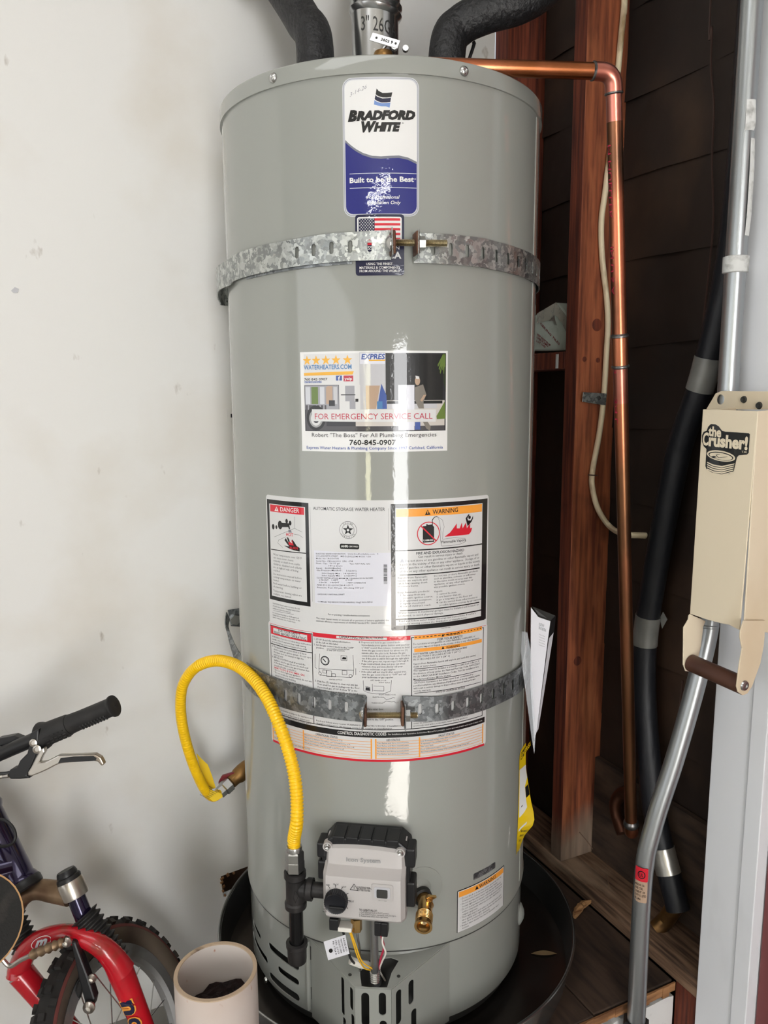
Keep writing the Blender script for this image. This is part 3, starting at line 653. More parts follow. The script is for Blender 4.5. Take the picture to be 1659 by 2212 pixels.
wire('thermocouple_wire', W3([(755, 2003, .05), (766, 2035, .05), (781, 2075, .045), (800, 2090, .035), (814, 2100, .025), (818, 2112, .012), (819, 2128, .0)]), .0011, 'wire_yellow', gv)
wire('sensor_wire', W3([(819, 2008, .05), (826, 2030, .048), (829, 2048, .045), (822, 2072, .035), (818, 2098, .02), (812, 2128, .0)]), .0017, 'wire_red', gv)
wire('sensor_wire', W3([(829, 2008, .05), (826, 2035, .05), (833, 2058, .047), (825, 2078, .035), (820, 2096, .02), (832, 2118, .0)]), .0014, 'wire_white', gv)
wire('igniter_wire', W3([(737, 2000, .05), (742, 2016, .05), (752, 2052, .048), (759, 2073, .04), (775, 2090, .02)]), .0019, 'wire_black', gv)
wire('pilot_tube', W3([(770, 2005, .045), (773, 2025, .045), (777, 2055, .035), (777, 2100, .02), (782, 2122, .0)]), .0017, 'steel', gv)
mb = MB(); q = [(699, 2034), (746, 2019), (755, 2060), (709, 2074)]; P4 = W3([(u, v, .054) for u, v in q]); mb.prism(P4, en*.0004)
tg = mb.build('wire_tag', K['paper'], gv)
lt = MB(); d1 = (P4[1]-P4[0]); d2_ = (P4[3]-P4[0])
def tagmap(x, y, t): return P4[0]+d1*x+d2_*y+en*(.0009+t)
for i, (tx, x0_, x1_) in enumerate((('RESIDEO', .74, .95), ('MANUFACTURED', .64, .95), ('VENDEE IN CHINA', .55, .92), ('FEL 2025', .47, .7), ('FIL 1728 B', .40, .8))):
    vs_, fs_, xa, xb = glyphs(tx, 0, 0, 1); lt.add([tagmap(.86-.12*i+.1*(y/CAPH)*.0+(-.0)+.07*(y/CAPH), .12+(.72)*(x-xa)/(xb-xa), 0) for x, y in vs_], fs_)
lt.add([tagmap(.22+.09*math.cos(t), .55+.11*math.sin(t), 0) for t in [2*pi*k/16 for k in range(16)]], [tuple(range(16))])
lt.build('tag_print', I['black'], gv)
mb = MB(); mb.tube(W3([(757, 2074, .03), (778, 2082, .025), (795, 2085, .015)]), .006, 8); mb.build('insulation_sleeve', K['wire_white'], gv, smooth=True)

# ---- drain valve
th, z = thz(911, 1932); o = cyl(th, z, TR); n = cyl(th, 0, 1)
mb = MB(); mb.tube([o-n*.004, o+n*.016, o+n*.026+Vector((n.x*.62, n.y*.62, -.62)).normalized()*.002], [.0108, .0108, .0112], 24); dv = mb.build('drain_valve', K['brassdark'], wh, smooth=True); dv['label'] = 'brass hose-thread drain valve'
mb = MB(); mb.lathe([(.0345, .0002), (.0345, .0012), (.033, .0016), (.016, .0016)], cyl(thz(909, 1925)[0], z+.012, TR-.0006), n, 48); mb.build('escutcheon', K['tank'], dv, smooth=True)
e = Vector((n.x*.62, n.y*.62, -.62)).normalized(); b0 = o+n*.004
mb = MB(); mb.lathe([(.0145, 0), (.0145, .008), (.0115, .010)], o+n*.001, n, 24); mb.build('dark_socket', K['tankdark'], dv, smooth=True)
g0 = o+n*.022; ge = (ond(913, 2016, 1.12)-g0).normalized(); mb = MB(); mb.tube([g0-ge*.004, g0+ge*.02], .0112, 24); mb.build('outlet_neck', K['brass'], dv, smooth=True); g0 = g0+ge*.015; pr = []
for k in range(7): pr += [(.0118, .006+k*.0026), (.0130, .0070+k*.0026), (.0130, .0078+k*.0026)]
mb = MB(); mb.lathe([(.0105, -.006), (.0118, .004)]+pr+[(.0134, .026), (.0134, .029), (.0100, .029), (.0092, .024), (.0092, .012), (.0001, .012)], g0, ge, 32); mb.build('hose_outlet', K['brass'], dv, smooth=True)
mb = MB(); mb.cyl(g0+ge*.010, g0+ge*.020, .0056, 6); mb.build('valve_stem_seat', K['steel'], dv)
k0 = o+n*.018; kd = (ond(919, 1965, 1.15)-k0).normalized(); kd = Vector((ex.x*.35, ex.y*.35, .75))+n*.45; kd.normalize()
mb = MB(); mb.cyl(k0, k0+kd*.016, .0062, 16, .0055); mb.build('stem_nut', K['brass'], dv, smooth=True)
mb = MB(); mb.box(k0+kd*.02, (.012, .006, .010), (ex, n, kd)); mb.build('slotted_stem', K['brass'], dv, bevel=.001)

# ---- relief valve on the top and its tag
tpo = onz(829, 104, zTOP+.003); hd = Vector((tpo.x, tpo.y, 0))
tpc = l2w(-.0005, -.20, 0); tpc.z = zTOP+.002
pc = ond(828, 106, 1.06); pc.z = 0
rb = Vector((pc.x, pc.y, zTOP+.002))
mb = MB(); mb.lathe([(.0125, 0), (.0125, .019), (.0132, .0205), (.0132, .024), (.0122, .0265), (.0100, .0275), (.0001, .028)], rb, (0, 0, 1), 28); rv = mb.build('relief_valve', K['brassdark'], wh, smooth=True); rv['label'] = 'brass temperature and pressure relief valve'
mb = MB(); t0 = ond(801, 78, 1.052); t1 = ond(862, 96, 1.045); d = (t1-t0).normalized(); nn = d.cross(FB).normalized()
mb.prism([t0+nn*.006, t1+nn*.006, t1-nn*.006, t0-nn*.006], FB*.0012); tg = mb.build('lever_tag', K['steel'], rv, bevel=.001)
lt = MB(); tm = lambda a, b, t: t0+d*a+(-nn if nn.z < 0 else nn)*b-FB*(.0004+t)
Lt = (t1-t0).length; text2(lt, tm, '2602 9', Lt*.36, Lt*.78, -.0018, -.0018, .0038, 0, 0, .02)
for q in (.2, .88): lt.add([tm(Lt*q+.0016*math.cos(2*pi*k/12), .0016*math.sin(2*pi*k/12), 0) for k in range(12)], [tuple(range(12))])
lt.build('stamped_number', K['tankdark'], rv)
mb = MB(); mb.tube([rb+Vector((0, 0, .031)), ond(836, 96, 1.056)], .002, 8); mb.build('test_lever_pin', K['steel'], rv)

# ================================================================== LABELS ON THE HEATER (curved with the jacket)
class Lab:
    def __init__(self, name, outer, mk, off=.00015, label=None, parent=None):
        self.off = off; self.p = MB(); self.mats = []; mb = MB()
        sheet(mb, outer, [], lambda s, z, t: wrap(s, z, off-.0001+t), .007, .0001)
        self.o = mb.build(name, mk, parent or wh, smooth=True)
        if label: self.o['label'] = label
    def mi(self, k):
        m = I[k]
        if m not in self.mats: self.mats.append(m)
        return self.mats.index(m)
    def fm(self, lay): return lambda s, z, t=0: wrap(s, z, self.off+.0001+lay*.0001)
    def poly(self, k, pts, lay=0, step=.006): sheet(self.p, pts, [], self.fm(lay), step, 0, self.mi(k))
    def polypx(self, k, pts, lay=0): self.poly(k, [sz(*q) for q in pts], lay)
    def rect(self, k, u0, v0, u1, v1, lay=0):
        a = sz(u0, v0); b = sz(u1, v1); self.poly(k, [(a[0], b[1]), (b[0], b[1]), (b[0], a[1]), (a[0], a[1])], lay)
    def rectm(self, k, s0, s1, z0, z1, lay=0): self.poly(k, [(s0, z0), (s1, z0), (s1, z1), (s0, z1)], lay)
    def line(self, k, pts, w_, lay=0, px=True):
        P = [sz(*q) for q in pts] if px else pts
        for a, b in zip(P, P[1:]):
            dx, dy = b[0]-a[0], b[1]-a[1]; L = math.hypot(dx, dy) or 1; nx, ny = -dy/L*w_/2, dx/L*w_/2
            n = max(1, int(L/.008))
            for i in range(n):
                t0, t1 = i/n, (i+1)/n; f = self.fm(lay)
                q = [(a[0]+dx*t0+nx, a[1]+dy*t0+ny), (a[0]+dx*t1+nx, a[1]+dy*t1+ny), (a[0]+dx*t1-nx, a[1]+dy*t1-ny), (a[0]+dx*t0-nx, a[1]+dy*t0-ny)]
                self.p.add([f(*x) for x in q], [(0, 1, 2, 3)], self.mi(k))
    def frame(self, k, s0, s1, z0, z1, w_, lay=0):
        self.rectm(k, s0, s1, z1-w_, z1, lay); self.rectm(k, s0, s1, z0, z0+w_, lay); self.rectm(k, s0, s0+w_, z0+w_, z1-w_, lay); self.rectm(k, s1-w_, s1, z0+w_, z1-w_, lay)
    def T(self, k, text, u0, v0, u1, v1, cap, bold=0, shear=0, lay=1, res=2):
        a = sz(u0, v0); b = sz(u1, v1); h = sz(u0, v0-cap)[1]-a[1]
        text2(self.p, self.fm(lay), text, a[0], b[0], a[1], b[1], h, self.mi(k), 0, bold, shear, res)
    def B(self, k, lines, u0, v0, u1, v1, bold=0, lay=1, res=1, fill=.62):
        """u0,v0 top left pixel; u1 right end of the longest line at the bottom right pixel v1"""
        a = sz(u0, v0); b = sz(u1, v1); zb = sz(u0, v1)[1] if abs(u1-u0) < 1 else None
        block2(self.p, self.fm(lay), lines, a[0], b[0], a[1], b[1], self.mi(k), 0, bold, res, fill)
    def Bm(self, k, lines, s0, s1, z1, z0, bold=0, lay=1, res=1, fill=.62):
        block2(self.p, self.fm(lay), lines, s0, s1, z1, z0, self.mi(k), 0, bold, res, fill)
    def done(self, name='printed_artwork'):
        if self.p.v: self.p.build(name, self.mats, self.o, smooth=False)
        return self.o

# ---- brand label
c0 = sz(741, 316); c1 = sz(905, 316); zt_ = sz(822, 166)[1]; zb_ = sz(826, 467)[1]; s0, s1 = c0[0], c1[0]
L = Lab('brand_label', rrect(s0, s1, zb_, zt_, .012), I['silver'], .00015, 'tall white and blue brand label high on the jacket')
L.poly('grey', rrect(s0+.0012, s1-.0012, zb_+.0012, zt_-.0012, .011), 0); L.poly('silver', rrect(s0+.0018, s1-.0018, zb_+.0018, zt_-.0018, .0105), 1)
g = .0032; L.poly('white', rrect(s0+g, s1-g, zb_+g, zt_-g, .010), 2)
H = zt_-zb_; Wd = s1-s0
def wave(t): return zb_+H*(.47-.135*t-0*t) if 0 else zb_+H*(1-(.455+.105*math.sin(min(1, t*1.02)*pi*.5)**.9 if t < .5 else .555+.062*((t-.5)/.5)**2-.018*math.sin((t-.5)*2*pi)))
wv = [(s0+g+(Wd-2*g)*k/24, zb_+H*(1-yy)) for k, yy in [(k, None) for k in range(25)] if False]
def wy(t):
    import bisect
    xs_ = [0, .06, .15, .25, .37, .5, .62, .75, .88, 1]; ys = [.455, .487, .525, .555, .577, .582, .578, .575, .588, .616]
    i = min(max(bisect.bisect(xs_, t)-1, 0), 8); q = (t-xs_[i])/(xs_[i+1]-xs_[i]); return zb_+H*(1-(ys[i]+(ys[i+1]-ys[i])*q))
up = [(s0+g+(Wd-2*g)*k/24, wy(k/24)) for k in range(25)]
low = rrect(s0+g, s1-g, zb_+g, zt_-g, .010); low = [p for p in low if p[1] < zb_+H*.3]
L.poly('grey', low+[(x, z+.003) for x, z in reversed(up)], 3); L.poly('blue', low+[(x, z) for x, z in reversed(up)], 4)
def lp(fx, fy): return (s0+Wd*fx, zt_-H*fy)
for f0, f1 in ((.684, .688), (.789, .793)): L.rectm('lilac', lp(.085, 0)[0], lp(.965, 0)[0], lp(0, f1)[1], lp(0, f0)[1], 5)
def LT_(k, text, x0, x1, yb, cap, bold=0, shear=0, lay=5, tilt=0): text2(L.p, L.fm(lay), text, lp(x0, 0)[0], lp(x1, 0)[0], lp(0, yb)[1], lp(0, yb-tilt)[1], cap*H, L.mi(k), 0, bold, shear)
LT_('black', 'B', .070, .195, .305, .070, .07, .25); LT_('black', 'RADFORD', .182, .95, .302, .058, .075, .25, 5, .006)
LT_('black', 'W', .245, .445, .385, .068, .07, .25); LT_('black', 'HITE', .405, .76, .383, .056, .075, .25, 5, .002)
LT_('black', '®', .77, .80, .332, .012)
LT_('white', 'Built to be the Best', .085, .93, .752, .036, .03, 0, 6, .006); LT_('white', '®', .935, .96, .732, .012, 0, 0, 6)
LT_('white', 'For Professional', .31, .74, .872, .025, .008, .2, 6); LT_('white', 'Installation Only', .31, .755, .912, .025, .008, .2, 6)
LT_('grey', '3-14-26', .10, .32, .135, .028, -.012, .2, 4, .055)
for c, pts in (('black', ((440, 195), (460, 219), (500, 240), (550, 239), (600, 234), (590, 281), (545, 287), (500, 286), (455, 272), (430, 254))), ('navy', ((428, 262), (450, 280), (500, 296), (550, 293), (587, 288), (580, 331), (540, 337), (490, 338), (445, 322), (420, 304))), ('flagblue', ((418, 312), (440, 328), (490, 345), (540, 344), (580, 338), (572, 390), (535, 377), (490, 376), (445, 367), (413, 358)))):
    L.polypx(c, [(720+x/4.705, 150+y/4.705) for x, y in pts], 3)
L.done('brand_artwork')
# ---- flag label
c0 = sz(768, 530); c1 = sz(873, 530); zt_ = sz(822, 463)[1]; zb_ = sz(822, 595)[1]; s0, s1 = c0[0], c1[0]; H = zt_-zb_; Wd = s1-s0
L = Lab('flag_label', rrect(s0, s1, zb_, zt_, .004), I['navy'], .0007, 'small navy label with a striped flag under the upper strap'); 
L.poly('white', rrect(s0+Wd*.04, s1-Wd*.05, zb_+H*.5, zt_-H*.04, .003), 0)
fx0, fx1, fz1, fz0 = s0+Wd*.07, s1-Wd*.08, zt_-H*.065, zb_+H*.5
nst = 11
for k in range(nst):
    a = fz1-(fz1-fz0)*k/nst; b = fz1-(fz1-fz0)*(k+1)/nst
    if k % 2 == 0: L.rectm('red', fx0, fx1, b, a, 1)
L.rectm('navy', fx0, fx0+(fx1-fx0)*.385, fz1-(fz1-fz0)*6/nst, fz1, 2)
for r in range(9):
    for c in range(6 if r % 2 == 0 else 5):
        L.poly('white', star(fx0+(fx1-fx0)*.385*((c+.5+(.5 if r % 2 else 0))/6), fz1-(fz1-fz0)*6/nst*(r+.6)/9.2, .0011), 3, 1)
def LT_(k, text, x0, x1, yb, cap, bold=0, shear=0, lay=5, tilt=0): text2(L.p, L.fm(lay), text, s0+Wd*x0, s0+Wd*x1, zt_-H*yb, zt_-H*yb, cap*H, L.mi(k), 0, bold, shear)
LT_('white', 'ASSEMBLED IN', .17, .90, .575, .055, .01, 0, 1); LT_('white', 'AMERICA', .1, .94, .72, .105, .03, 0, 1)
LT_('white', 'USING THE FINEST', .22, .76, .83, .04, .01, 0, 1); LT_('white', 'MATERIALS & COMPONENTS', .08, .91, .89, .04, .01, 0, 1); LT_('white', 'FROM AROUND THE WORLD', .08, .91, .945, .04, .01, 0, 1)
L.done('flag_artwork')
# ---- service sticker (photo print of a plumbing truck)
zt_ = (sz(647.8, 759)[1]+sz(968, 760)[1])/2; zb_ = (sz(653.3, 972.6)[1]+sz(965, 974.7)[1])/2; s0 = (sz(647.8, 759)[0]+sz(653.3, 972)[0])/2; s1 = (sz(968, 760)[0]+sz(965, 974)[0])/2; H = zt_-zb_; Wd = s1-s0
L = Lab('service_sticker', [(s0, zb_), (s1, zb_), (s1, zt_), (s0, zt_)], I['white'], .00015, 'rectangular service company sticker with a truck photo and phone number')
def zx(x): return s0+Wd*(x-38)/1560
def zy(y): return zt_-H*(y-95)/1045
def R(k, x0, y0, x1, y1, lay=0): L.rectm(k, zx(x0), zx(x1), zy(y1), zy(y0), lay)
def PG(k, pts, lay=0): L.poly(k, [(zx(x), zy(y)) for x, y in pts], lay)
def TX(k, text, x0, x1, yb, cap, bold=0, shear=0, lay=4): text2(L.p, L.fm(lay), text, zx(x0), zx(x1), zy(yb), zy(yb), H*cap/1045, L.mi(k), 0, bold, shear)
R('dim', 82, 118, 1578, 925, 0); R('black', 950, 130, 1545, 600, 1); R('paper', 82, 118, 684, 440, 1); R('pale', 684, 110, 948, 700, 1); R('lilac', 690, 118, 945, 228, 2)
R('driveway', 640, 605, 1565, 880, 1); R('asphalt', 95, 870, 1565, 918, 2); PG('asphalt', [(95, 650), (330, 650), (330, 918), (95, 918)], 2); R('paper', 470, 440, 690, 700, 2); R('steel', 90, 445, 465, 700, 2)
R('black', 960, 610, 1540, 640, 2); R('pale', 970, 640, 1480, 690, 2); PG('darkgreen', [(1540, 130), (1578, 130), (1578, 520), (1550, 420)], 2)
for q in range(7): PG('green', [(1545, 125), (1570, 125), (1490+q*13, 260+(q*37) % 110), (1484+q*13, 240+(q*37) % 100)], 3)
PG('green', [(1565, 620), (1575, 800), (1480, 805), (1475, 770)], 3)
for x in (121, 226, 334, 443, 563): L.poly('gold', star(zx(x), zy(185), .0072), 3, 1)
TX('sky', 'WATERHEATERS.COM', 82, 605, 277, 46, .02); PG('gold', [(82, 312), (628, 300), (614, 335), (82, 342)], 3); TX('black', '760 845 0907', 85, 348, 392, 24, .012); R('midblue', 85, 400, 282, 418, 3); TX('white', 'KITS DISPOSALS', 90, 275, 415, 11, .01)
R('midblue', 440, 345, 503, 395, 3); TX('white', 'f', 462, 484, 392, 38, .03); R('crimson', 520, 345, 620, 405, 3); TX('white', 'yelp', 530, 608, 390, 26, .02); TX('midblue', 'EXPRES', 705, 943, 180, 52, .03, .15); R('gold', 780, 185, 945, 200, 3)
for x0, x1, c in ((95, 150, 'silver'), (165, 240, 'green'), (262, 312, 'silver'), (330, 400, 'tan'), (410, 450, 'pale')): R(c, x0, 460, x1, 640, 3)
R('tan', 345, 450, 400, 530, 4); R('dim', 360, 600, 425, 660, 4); R('steel', 535, 450, 632, 610, 3); R('dim', 490, 538, 640, 548, 4); R('steel', 580, 610, 640, 690, 3); R('dim', 640, 585, 670, 615, 4)
PG('midblue', [(905, 430), (955, 550), (960, 690), (860, 690)], 3); R('sky', 860, 612, 915, 688, 4); PG('tan', [(745, 450), (890, 450), (850, 690), (750, 690)], 2)
R('lilac', 1075, 445, 1240, 915, 3); R('midblue', 1245, 830, 1302, 910, 3)
PG('shirt', [(1245, 470), (1330, 440), (1365, 545), (1335, 620), (1340, 690), (1285, 690), (1245, 600)], 4); L.poly('tan', ngon(zx(1272), zy(405), .0038, .006, 14), 4, 1); PG('paper', [(1250, 350), (1290, 360), (1290, 385), (1255, 380)], 5); PG('tan', [(1335, 550), (1365, 548), (1320, 620), (1300, 605)], 5); PG('shirt', [(1330, 830), (1380, 830), (1412, 880), (1405, 925), (1365, 900)], 4)
L.poly('black', ngon(zx(212), zy(785), .0150, .0176, 28), 3); L.poly('midgrey', ngon(zx(212), zy(790), .0108, .0128, 24), 4); L.poly('paper', ngon(zx(212), zy(795), .0080, .0095, 24), 5); L.poly('dim', ngon(zx(214), zy(797), .0048, .0056, 18), 6)
PG('paper', [(168, 692), (1468, 702), (1466, 830), (170, 820)], 7); TX('crimson', 'FOR EMERGENCY SERVICE CALL', 200, 1430, 798, 60, .0, 0, 8)
TX('black', 'Robert "The Boss" For All Plumbing Emergencies', 160, 1475, 985, 42, 0, 0, 3); TX('black', '760-845-0907', 572, 1050, 1066, 52, .02, 0, 3); TX('midblue', 'Express Water Heaters & Plumbing Company Since 1997 Carlsbad, California', 95, 1548, 1115, 30, .012, 0, 3)
L.done('sticker_print')

# ---- rating label
zt_ = sz(829, 1080.7)[1]; zb_ = (sz(582.5, 1340)[1]+sz(1052, 1342)[1])/2; s0 = (sz(575, 1072)[0]+sz(582.5, 1340)[0])/2; s1 = (sz(1055, 1067)[0]+sz(1052, 1342)[0])/2
L = Lab('rating_label', rrect(s0, s1, zb_-.012, zt_, .005), I['paper'], .00015, 'wide white rating label with danger and warning panels')
def q1(x, y): return (540+x/5.53, 1040+y/5.53)
def q2(x, y): return (800+x/5.53, 1040+y/5.53)
def M_(*pts): return [sz(*p) for p in pts]
def box(k, a, b, lay):  # a: top-left pixel, b: bottom-right pixel
    L.rect(k, *a, *b, lay)
box('black', q1(203, 208), q1(725, 1495), 0); box('paper', q1(232, 262), q1(684, 1442), 1); box('red', q1(243, 272), q1(648, 400), 2)
L.T('white', 'DANGER', *q1(365, 356), *q1(592, 376), 9.3, .012, 0, 3); L.polypx('white', [q1(295, 352), q1(345, 358), q1(320, 298)], 3); L.line('red', [q1(320, 318), q1(320, 342)], .0012, 4)
L.line('black', [q1(253, 808), q1(670, 858)], .0014, 2)
for x, y, r in ((280, 540, 7), (318, 545, 5), (362, 520, 11), (440, 475, 6), (482, 497, 6)): a = sz(*q1(x, y)); L.poly('black', ngon(a[0], a[1], .0006*r*.7, .0006*r, 12), 2, 1)
L.polypx('black', [q1(370, 492), q1(470, 500), q1(482, 570), q1(468, 570), q1(460, 545), q1(375, 545)], 3)
for pts in (((535, 420), (535, 560), (625, 605)), ((535, 560), (295, 662)), ((635, 672), (590, 640), (520, 628)), ((430, 660), (345, 700), (335, 735), (395, 790))): L.line('black', [q1(*p) for p in pts], .0004, 2)
L.polypx('grey', [q1(462, 575), q1(492, 578), q1(502, 612), q1(462, 608)], 3); L.T('red', 'HOT', *q1(435, 650), *q1(520, 656), 7, .015, 0, 4)
L.polypx('black', [q1(410, 765), q1(470, 775), q1(415, 700), q1(430, 675), q1(465, 735), q1(440, 660), q1(460, 672), q1(500, 745), q1(505, 690), q1(530, 720), q1(560, 770), q1(598, 795), q1(597, 838), q1(520, 820), q1(470, 800)], 3)
L.polypx('red', [q1(462, 730), q1(505, 700), q1(525, 765), q1(470, 760)], 4); L.polypx('paper', [q1(470, 680), q1(490, 690), q1(512, 740), q1(480, 720)], 5); L.T('red', 'BURN', *q1(480, 806), *q1(575, 813), 5.4, .012, 0, 5)
for lines, y0, y1 in ((['Water temperature over 125°F', 'can cause severe burns', 'instantly or death from scalds.'], 848, 960), (['Children, disabled and elderly', 'are at highest risk of being', 'scalded.'], 962, 1075), (['See instruction manual before', 'setting temperature at water', 'heater.'], 1080, 1190), (['Feel water before bathing or', 'showering.'], 1192, 1268), (['Temperature limiting valves are', 'available, see manual.'], 1280, 1355)):
    a = sz(*q1(280, y0)); b = sz(*q1(618, y1+32)); L.Bm('dim', lines, a[0], sz(*q1(618, y0+30))[0], a[1], sz(*q1(280, y1))[1], .0, 2)
for lines, y0, y1 in ((['CAUTION: Hotter water increases the risk', 'of scald injury. Before changing temperature', 'setting see instruction manual.'], 1438, 1525), (['It is recommended that an ASSE approved', 'mixing valve be installed in the outlet of this', 'unit to reduce the risk of scald injury.'], 1550, 1630)):
    a = sz(*q1(272, y0)); L.Bm('dim', lines, a[0], sz(*q1(598, y0+50))[0], a[1], sz(*q1(272, y1))[1], 0, 1)
L.line('dim', [q1(282, 1540), q1(525, 1588)], .0004, 1)
L.line('midgrey', [q1(718, 305), q1(748, 1435)], .0005, 0); L.line('midgrey', [q2(215, 322), q2(222, 820)], .0005, 0)
L.T('dim', 'AUTOMATIC STORAGE WATER HEATER', *q1(755, 338), *q1(1612, 350), 6.8, .004)
cx_, cz_ = sz(*q1(1172, 580))
for r, k, ly in ((.0128, 'dim', 0), (.0123, 'paper', 1), (.0092, 'dim', 2), (.0087, 'paper', 3)): L.poly(k, ngon(cx_, cz_, r, r, 32), ly)
L.poly('black', star(cx_, cz_, .0082), 4, 1); L.poly('paper', ngon(cx_, cz_, .0019, .0019, 12), 5, 1)
for txt, r, up_ in (('DESIGN', .0098, 1), ('CERTIFIED', .0098, -1)):
    n_ = len(txt)
    for i, ch in enumerate(txt):
        q = (i-(n_-1)/2)*.24; vs_, fs_, xa, xb = glyphs(ch, .02, 0, 1); f = L.fm(4); k_ = .0026
        def pm(x, y):
            yy = y*k_; xx = (x-(xa+xb)/2)*k_
            if up_ > 0: ang = q; rr = r+yy; return f(cx_+rr*math.sin(ang)+xx*math.cos(ang), cz_+rr*math.cos(ang)-xx*math.sin(ang))
            ang = q; rr = r+.002-yy; return f(cx_+rr*math.sin(ang)+xx*math.cos(ang), cz_-rr*math.cos(ang)+xx*math.sin(ang))
        L.p.add([pm(x, y) for x, y in vs_], fs_, L.mi('black'))
a = sz(*q1(1074, 742)); b = sz(*q1(1305, 812)); L.poly('black', rrect(a[0], b[0], b[1], a[1], .0022), 1)
L.T('white', 'AHRI', *q1(1088, 785), *q1(1170, 787), 4.6, .03, 0, 2); L.T('white', 'CERTIFIED', *q1(1178, 785), *q1(1292, 787), 3.2, .01, 0, 2)
a = sz(*q1(765, 822)); b = sz(*q2(250, 1488)); L.rectm('lilac', a[0], b[0], b[1], a[1], 0)
rt = [('BRADFORD WHITE CORPORATION', 790, 1140, 870), ('www.bradfordwhite.com   3', 1168, 1532, 871), ('200 LAFAYETTE STREET', 790, 1055, 898), ('MIDDLEVILLE MI 49333  USA', 1085, 1445, 902), ('Model  No: URG150T6N', 792, 1060, 926), ('Serial No: CB36663010  S/N: -394', 792, 1228, 957), ('Nom. Cap.:  50 US gal', 792, 1072, 985), ('Type: NATURAL GAS', 1190, 1435, 990), ('189.2 liters', 940, 1105, 1015), ('Input:   36000(Btu/hr)', 795, 1088, 1042),
      ('Gas Pressure Manifold :', 797, 1105, 1068), ('5.0(InWC)', 1150, 1275, 1075), ('Inlet Supply Max :  14.0(InWC)', 862, 1278, 1103), ('Inlet Supply Min :   6.0(InWC)', 862, 1278, 1130), ('CLOSET INSTALLATION MINIMUM CLEARANCES IN INCHES', 798, 1470, 1157), ('6 FRONT    0 LEFT', 826, 1055, 1185), ('12 TOP', 1140, 1225, 1188), ('0 BACK     0 RIGHT', 826, 1068, 1213), ('6 VENT CONNECTOR', 1155, 1385, 1217), ('ANSI Z21.10.1-2019/CSA 4.1-2019', 802, 1228, 1243), ('Pressure: Test 300 psi,  Working 150 psi', 805, 1355, 1273), ('CATEGORY I NATURAL DRAFT', 808, 1132, 1355), ('COMPLIES W/JURISDICTIONS HAVING 10ng/J NOx REGS', 810, 1465, 1442)]
for t_, x0, x1, y in rt: L.T('dim', t_, *q1(x0, y), *q1(x1, y+(x1-x0)*.008), 3.1, .002, 0, 2, 1)
a = sz(*q2(158, 990)); b = sz(*q2(202, 1222)); nb = 46; rb_ = random.Random(3); y_ = a[1]
while y_ > b[1]:
    h_ = rb_.choice((.0004, .0007, .0011)); L.rectm('black', a[0], b[0], max(b[1], y_-h_), y_, 2); y_ -= h_+rb_.choice((.0004, .0006, .0009))
L.T('dim', 'Pat or pending • bradfordwhite.com/patents', *q1(935, 1595), *q1(1432, 1612), 3.4, .004)
L.T('dim', 'This water heater meets or exceeds all or portions of (where applicable) the', *q1(792, 1640), *q1(1658, 1665), 3.4, .004); L.T('dim', 'minimum efficiency requirements of ASHRAE Standard 90.1 (latest edition)', *q1(792, 1672), *q1(1612, 1696), 3.4, .004)
# warning panel
box('black', q2(243, 270), q2(1378, 1640), 0)
a = sz(*q2(262, 1780)); b = sz(*q2(243, 270)); c = sz(*q2(1383, 195)); L.rectm('black', (a[0]+b[0])/2, c[0], a[1], b[1], 0)
A0 = sz(*q2(298, 320)); A1 = sz(*q2(1338, 250)); sL, sR = A0[0], A1[0]; zU = A0[1]
def wz(y): return sz(*q2(302, y))[1]
L.rectm('paper', sL, sR, wz(1640), zU, 1); L.rectm('paper', sL, sR, wz(1722), wz(1655), 1); L.rectm('orange', sL+.001, sR-.001, wz(425), wz(330), 2)
zo = lambda x, y: q2(x, y)
L.T('black', 'WARNING', *q2(742, 390), *q2(1045, 362), 9.5, .014, 0, 3); L.polypx('black', [q2(650, 402), q2(718, 396), q2(684, 335)], 3); L.line('orange', [q2(684, 352), q2(684, 384)], .0013, 4)
L.rectm('black', sL, sR, wz(835), wz(820), 2)
cx_, cz_ = sz(*q2(694, 620)); 
L.poly('red', ngon(cx_, cz_, .0172, .0172, 36), 2); L.poly('paper', ngon(cx_, cz_, .0158, .0158, 36), 3)
L.polypx('black', [q2(625, 535), q2(665, 530), q2(668, 505), q2(690, 518), q2(738, 512), q2(760, 545), q2(760, 722), q2(625, 730)], 4); L.line('black', [q2(740, 520), q2(738, 460), q2(765, 425), q2(798, 418)], .0012, 4); L.T('white', 'FLAMMABLE', *q2(632, 715), *q2(750, 708), 4, .01, 0, 5)
d_ = .0160*.72; L.line('red', [(cx_-d_, cz_+d_), (cx_+d_, cz_-d_)], .0018, 6, False)
L.polypx('red', [q2(885, 660), q2(950, 610), q2(1010, 530), q2(1030, 500), q2(1030, 560), q2(1065, 560), q2(1090, 490), q2(1100, 560), q2(1140, 490), q2(1150, 560), q2(1190, 500), q2(1190, 560), q2(1215, 550), q2(1200, 600), q2(1175, 632)], 3)
L.polypx('black', [q2(1135, 440), q2(1175, 385), q2(1180, 400), q2(1155, 440), q2(1165, 465), q2(1195, 465), q2(1210, 440), q2(1222, 405), q2(1224, 440), q2(1205, 480), q2(1160, 535), q2(1150, 500)], 4); aa = sz(*q2(1182, 428)); L.poly('black', ngon(aa[0], aa[1], .0022, .0026, 12), 5, 1)
L.line('dim', [q2(800, 420), q2(825, 470), q2(840, 600), q2(835, 700), q2(850, 770), q2(960, 765), q2(1080, 745), q2(1140, 715), q2(1130, 680), q2(1000, 670), q2(860, 690), q2(865, 610), q2(880, 540), q2(860, 460), q2(800, 420)], .0004, 3)
L.T('black', 'Flammable Vapors', *q2(848, 738), *q2(1135, 710), 5.6, .008, 0, 4)
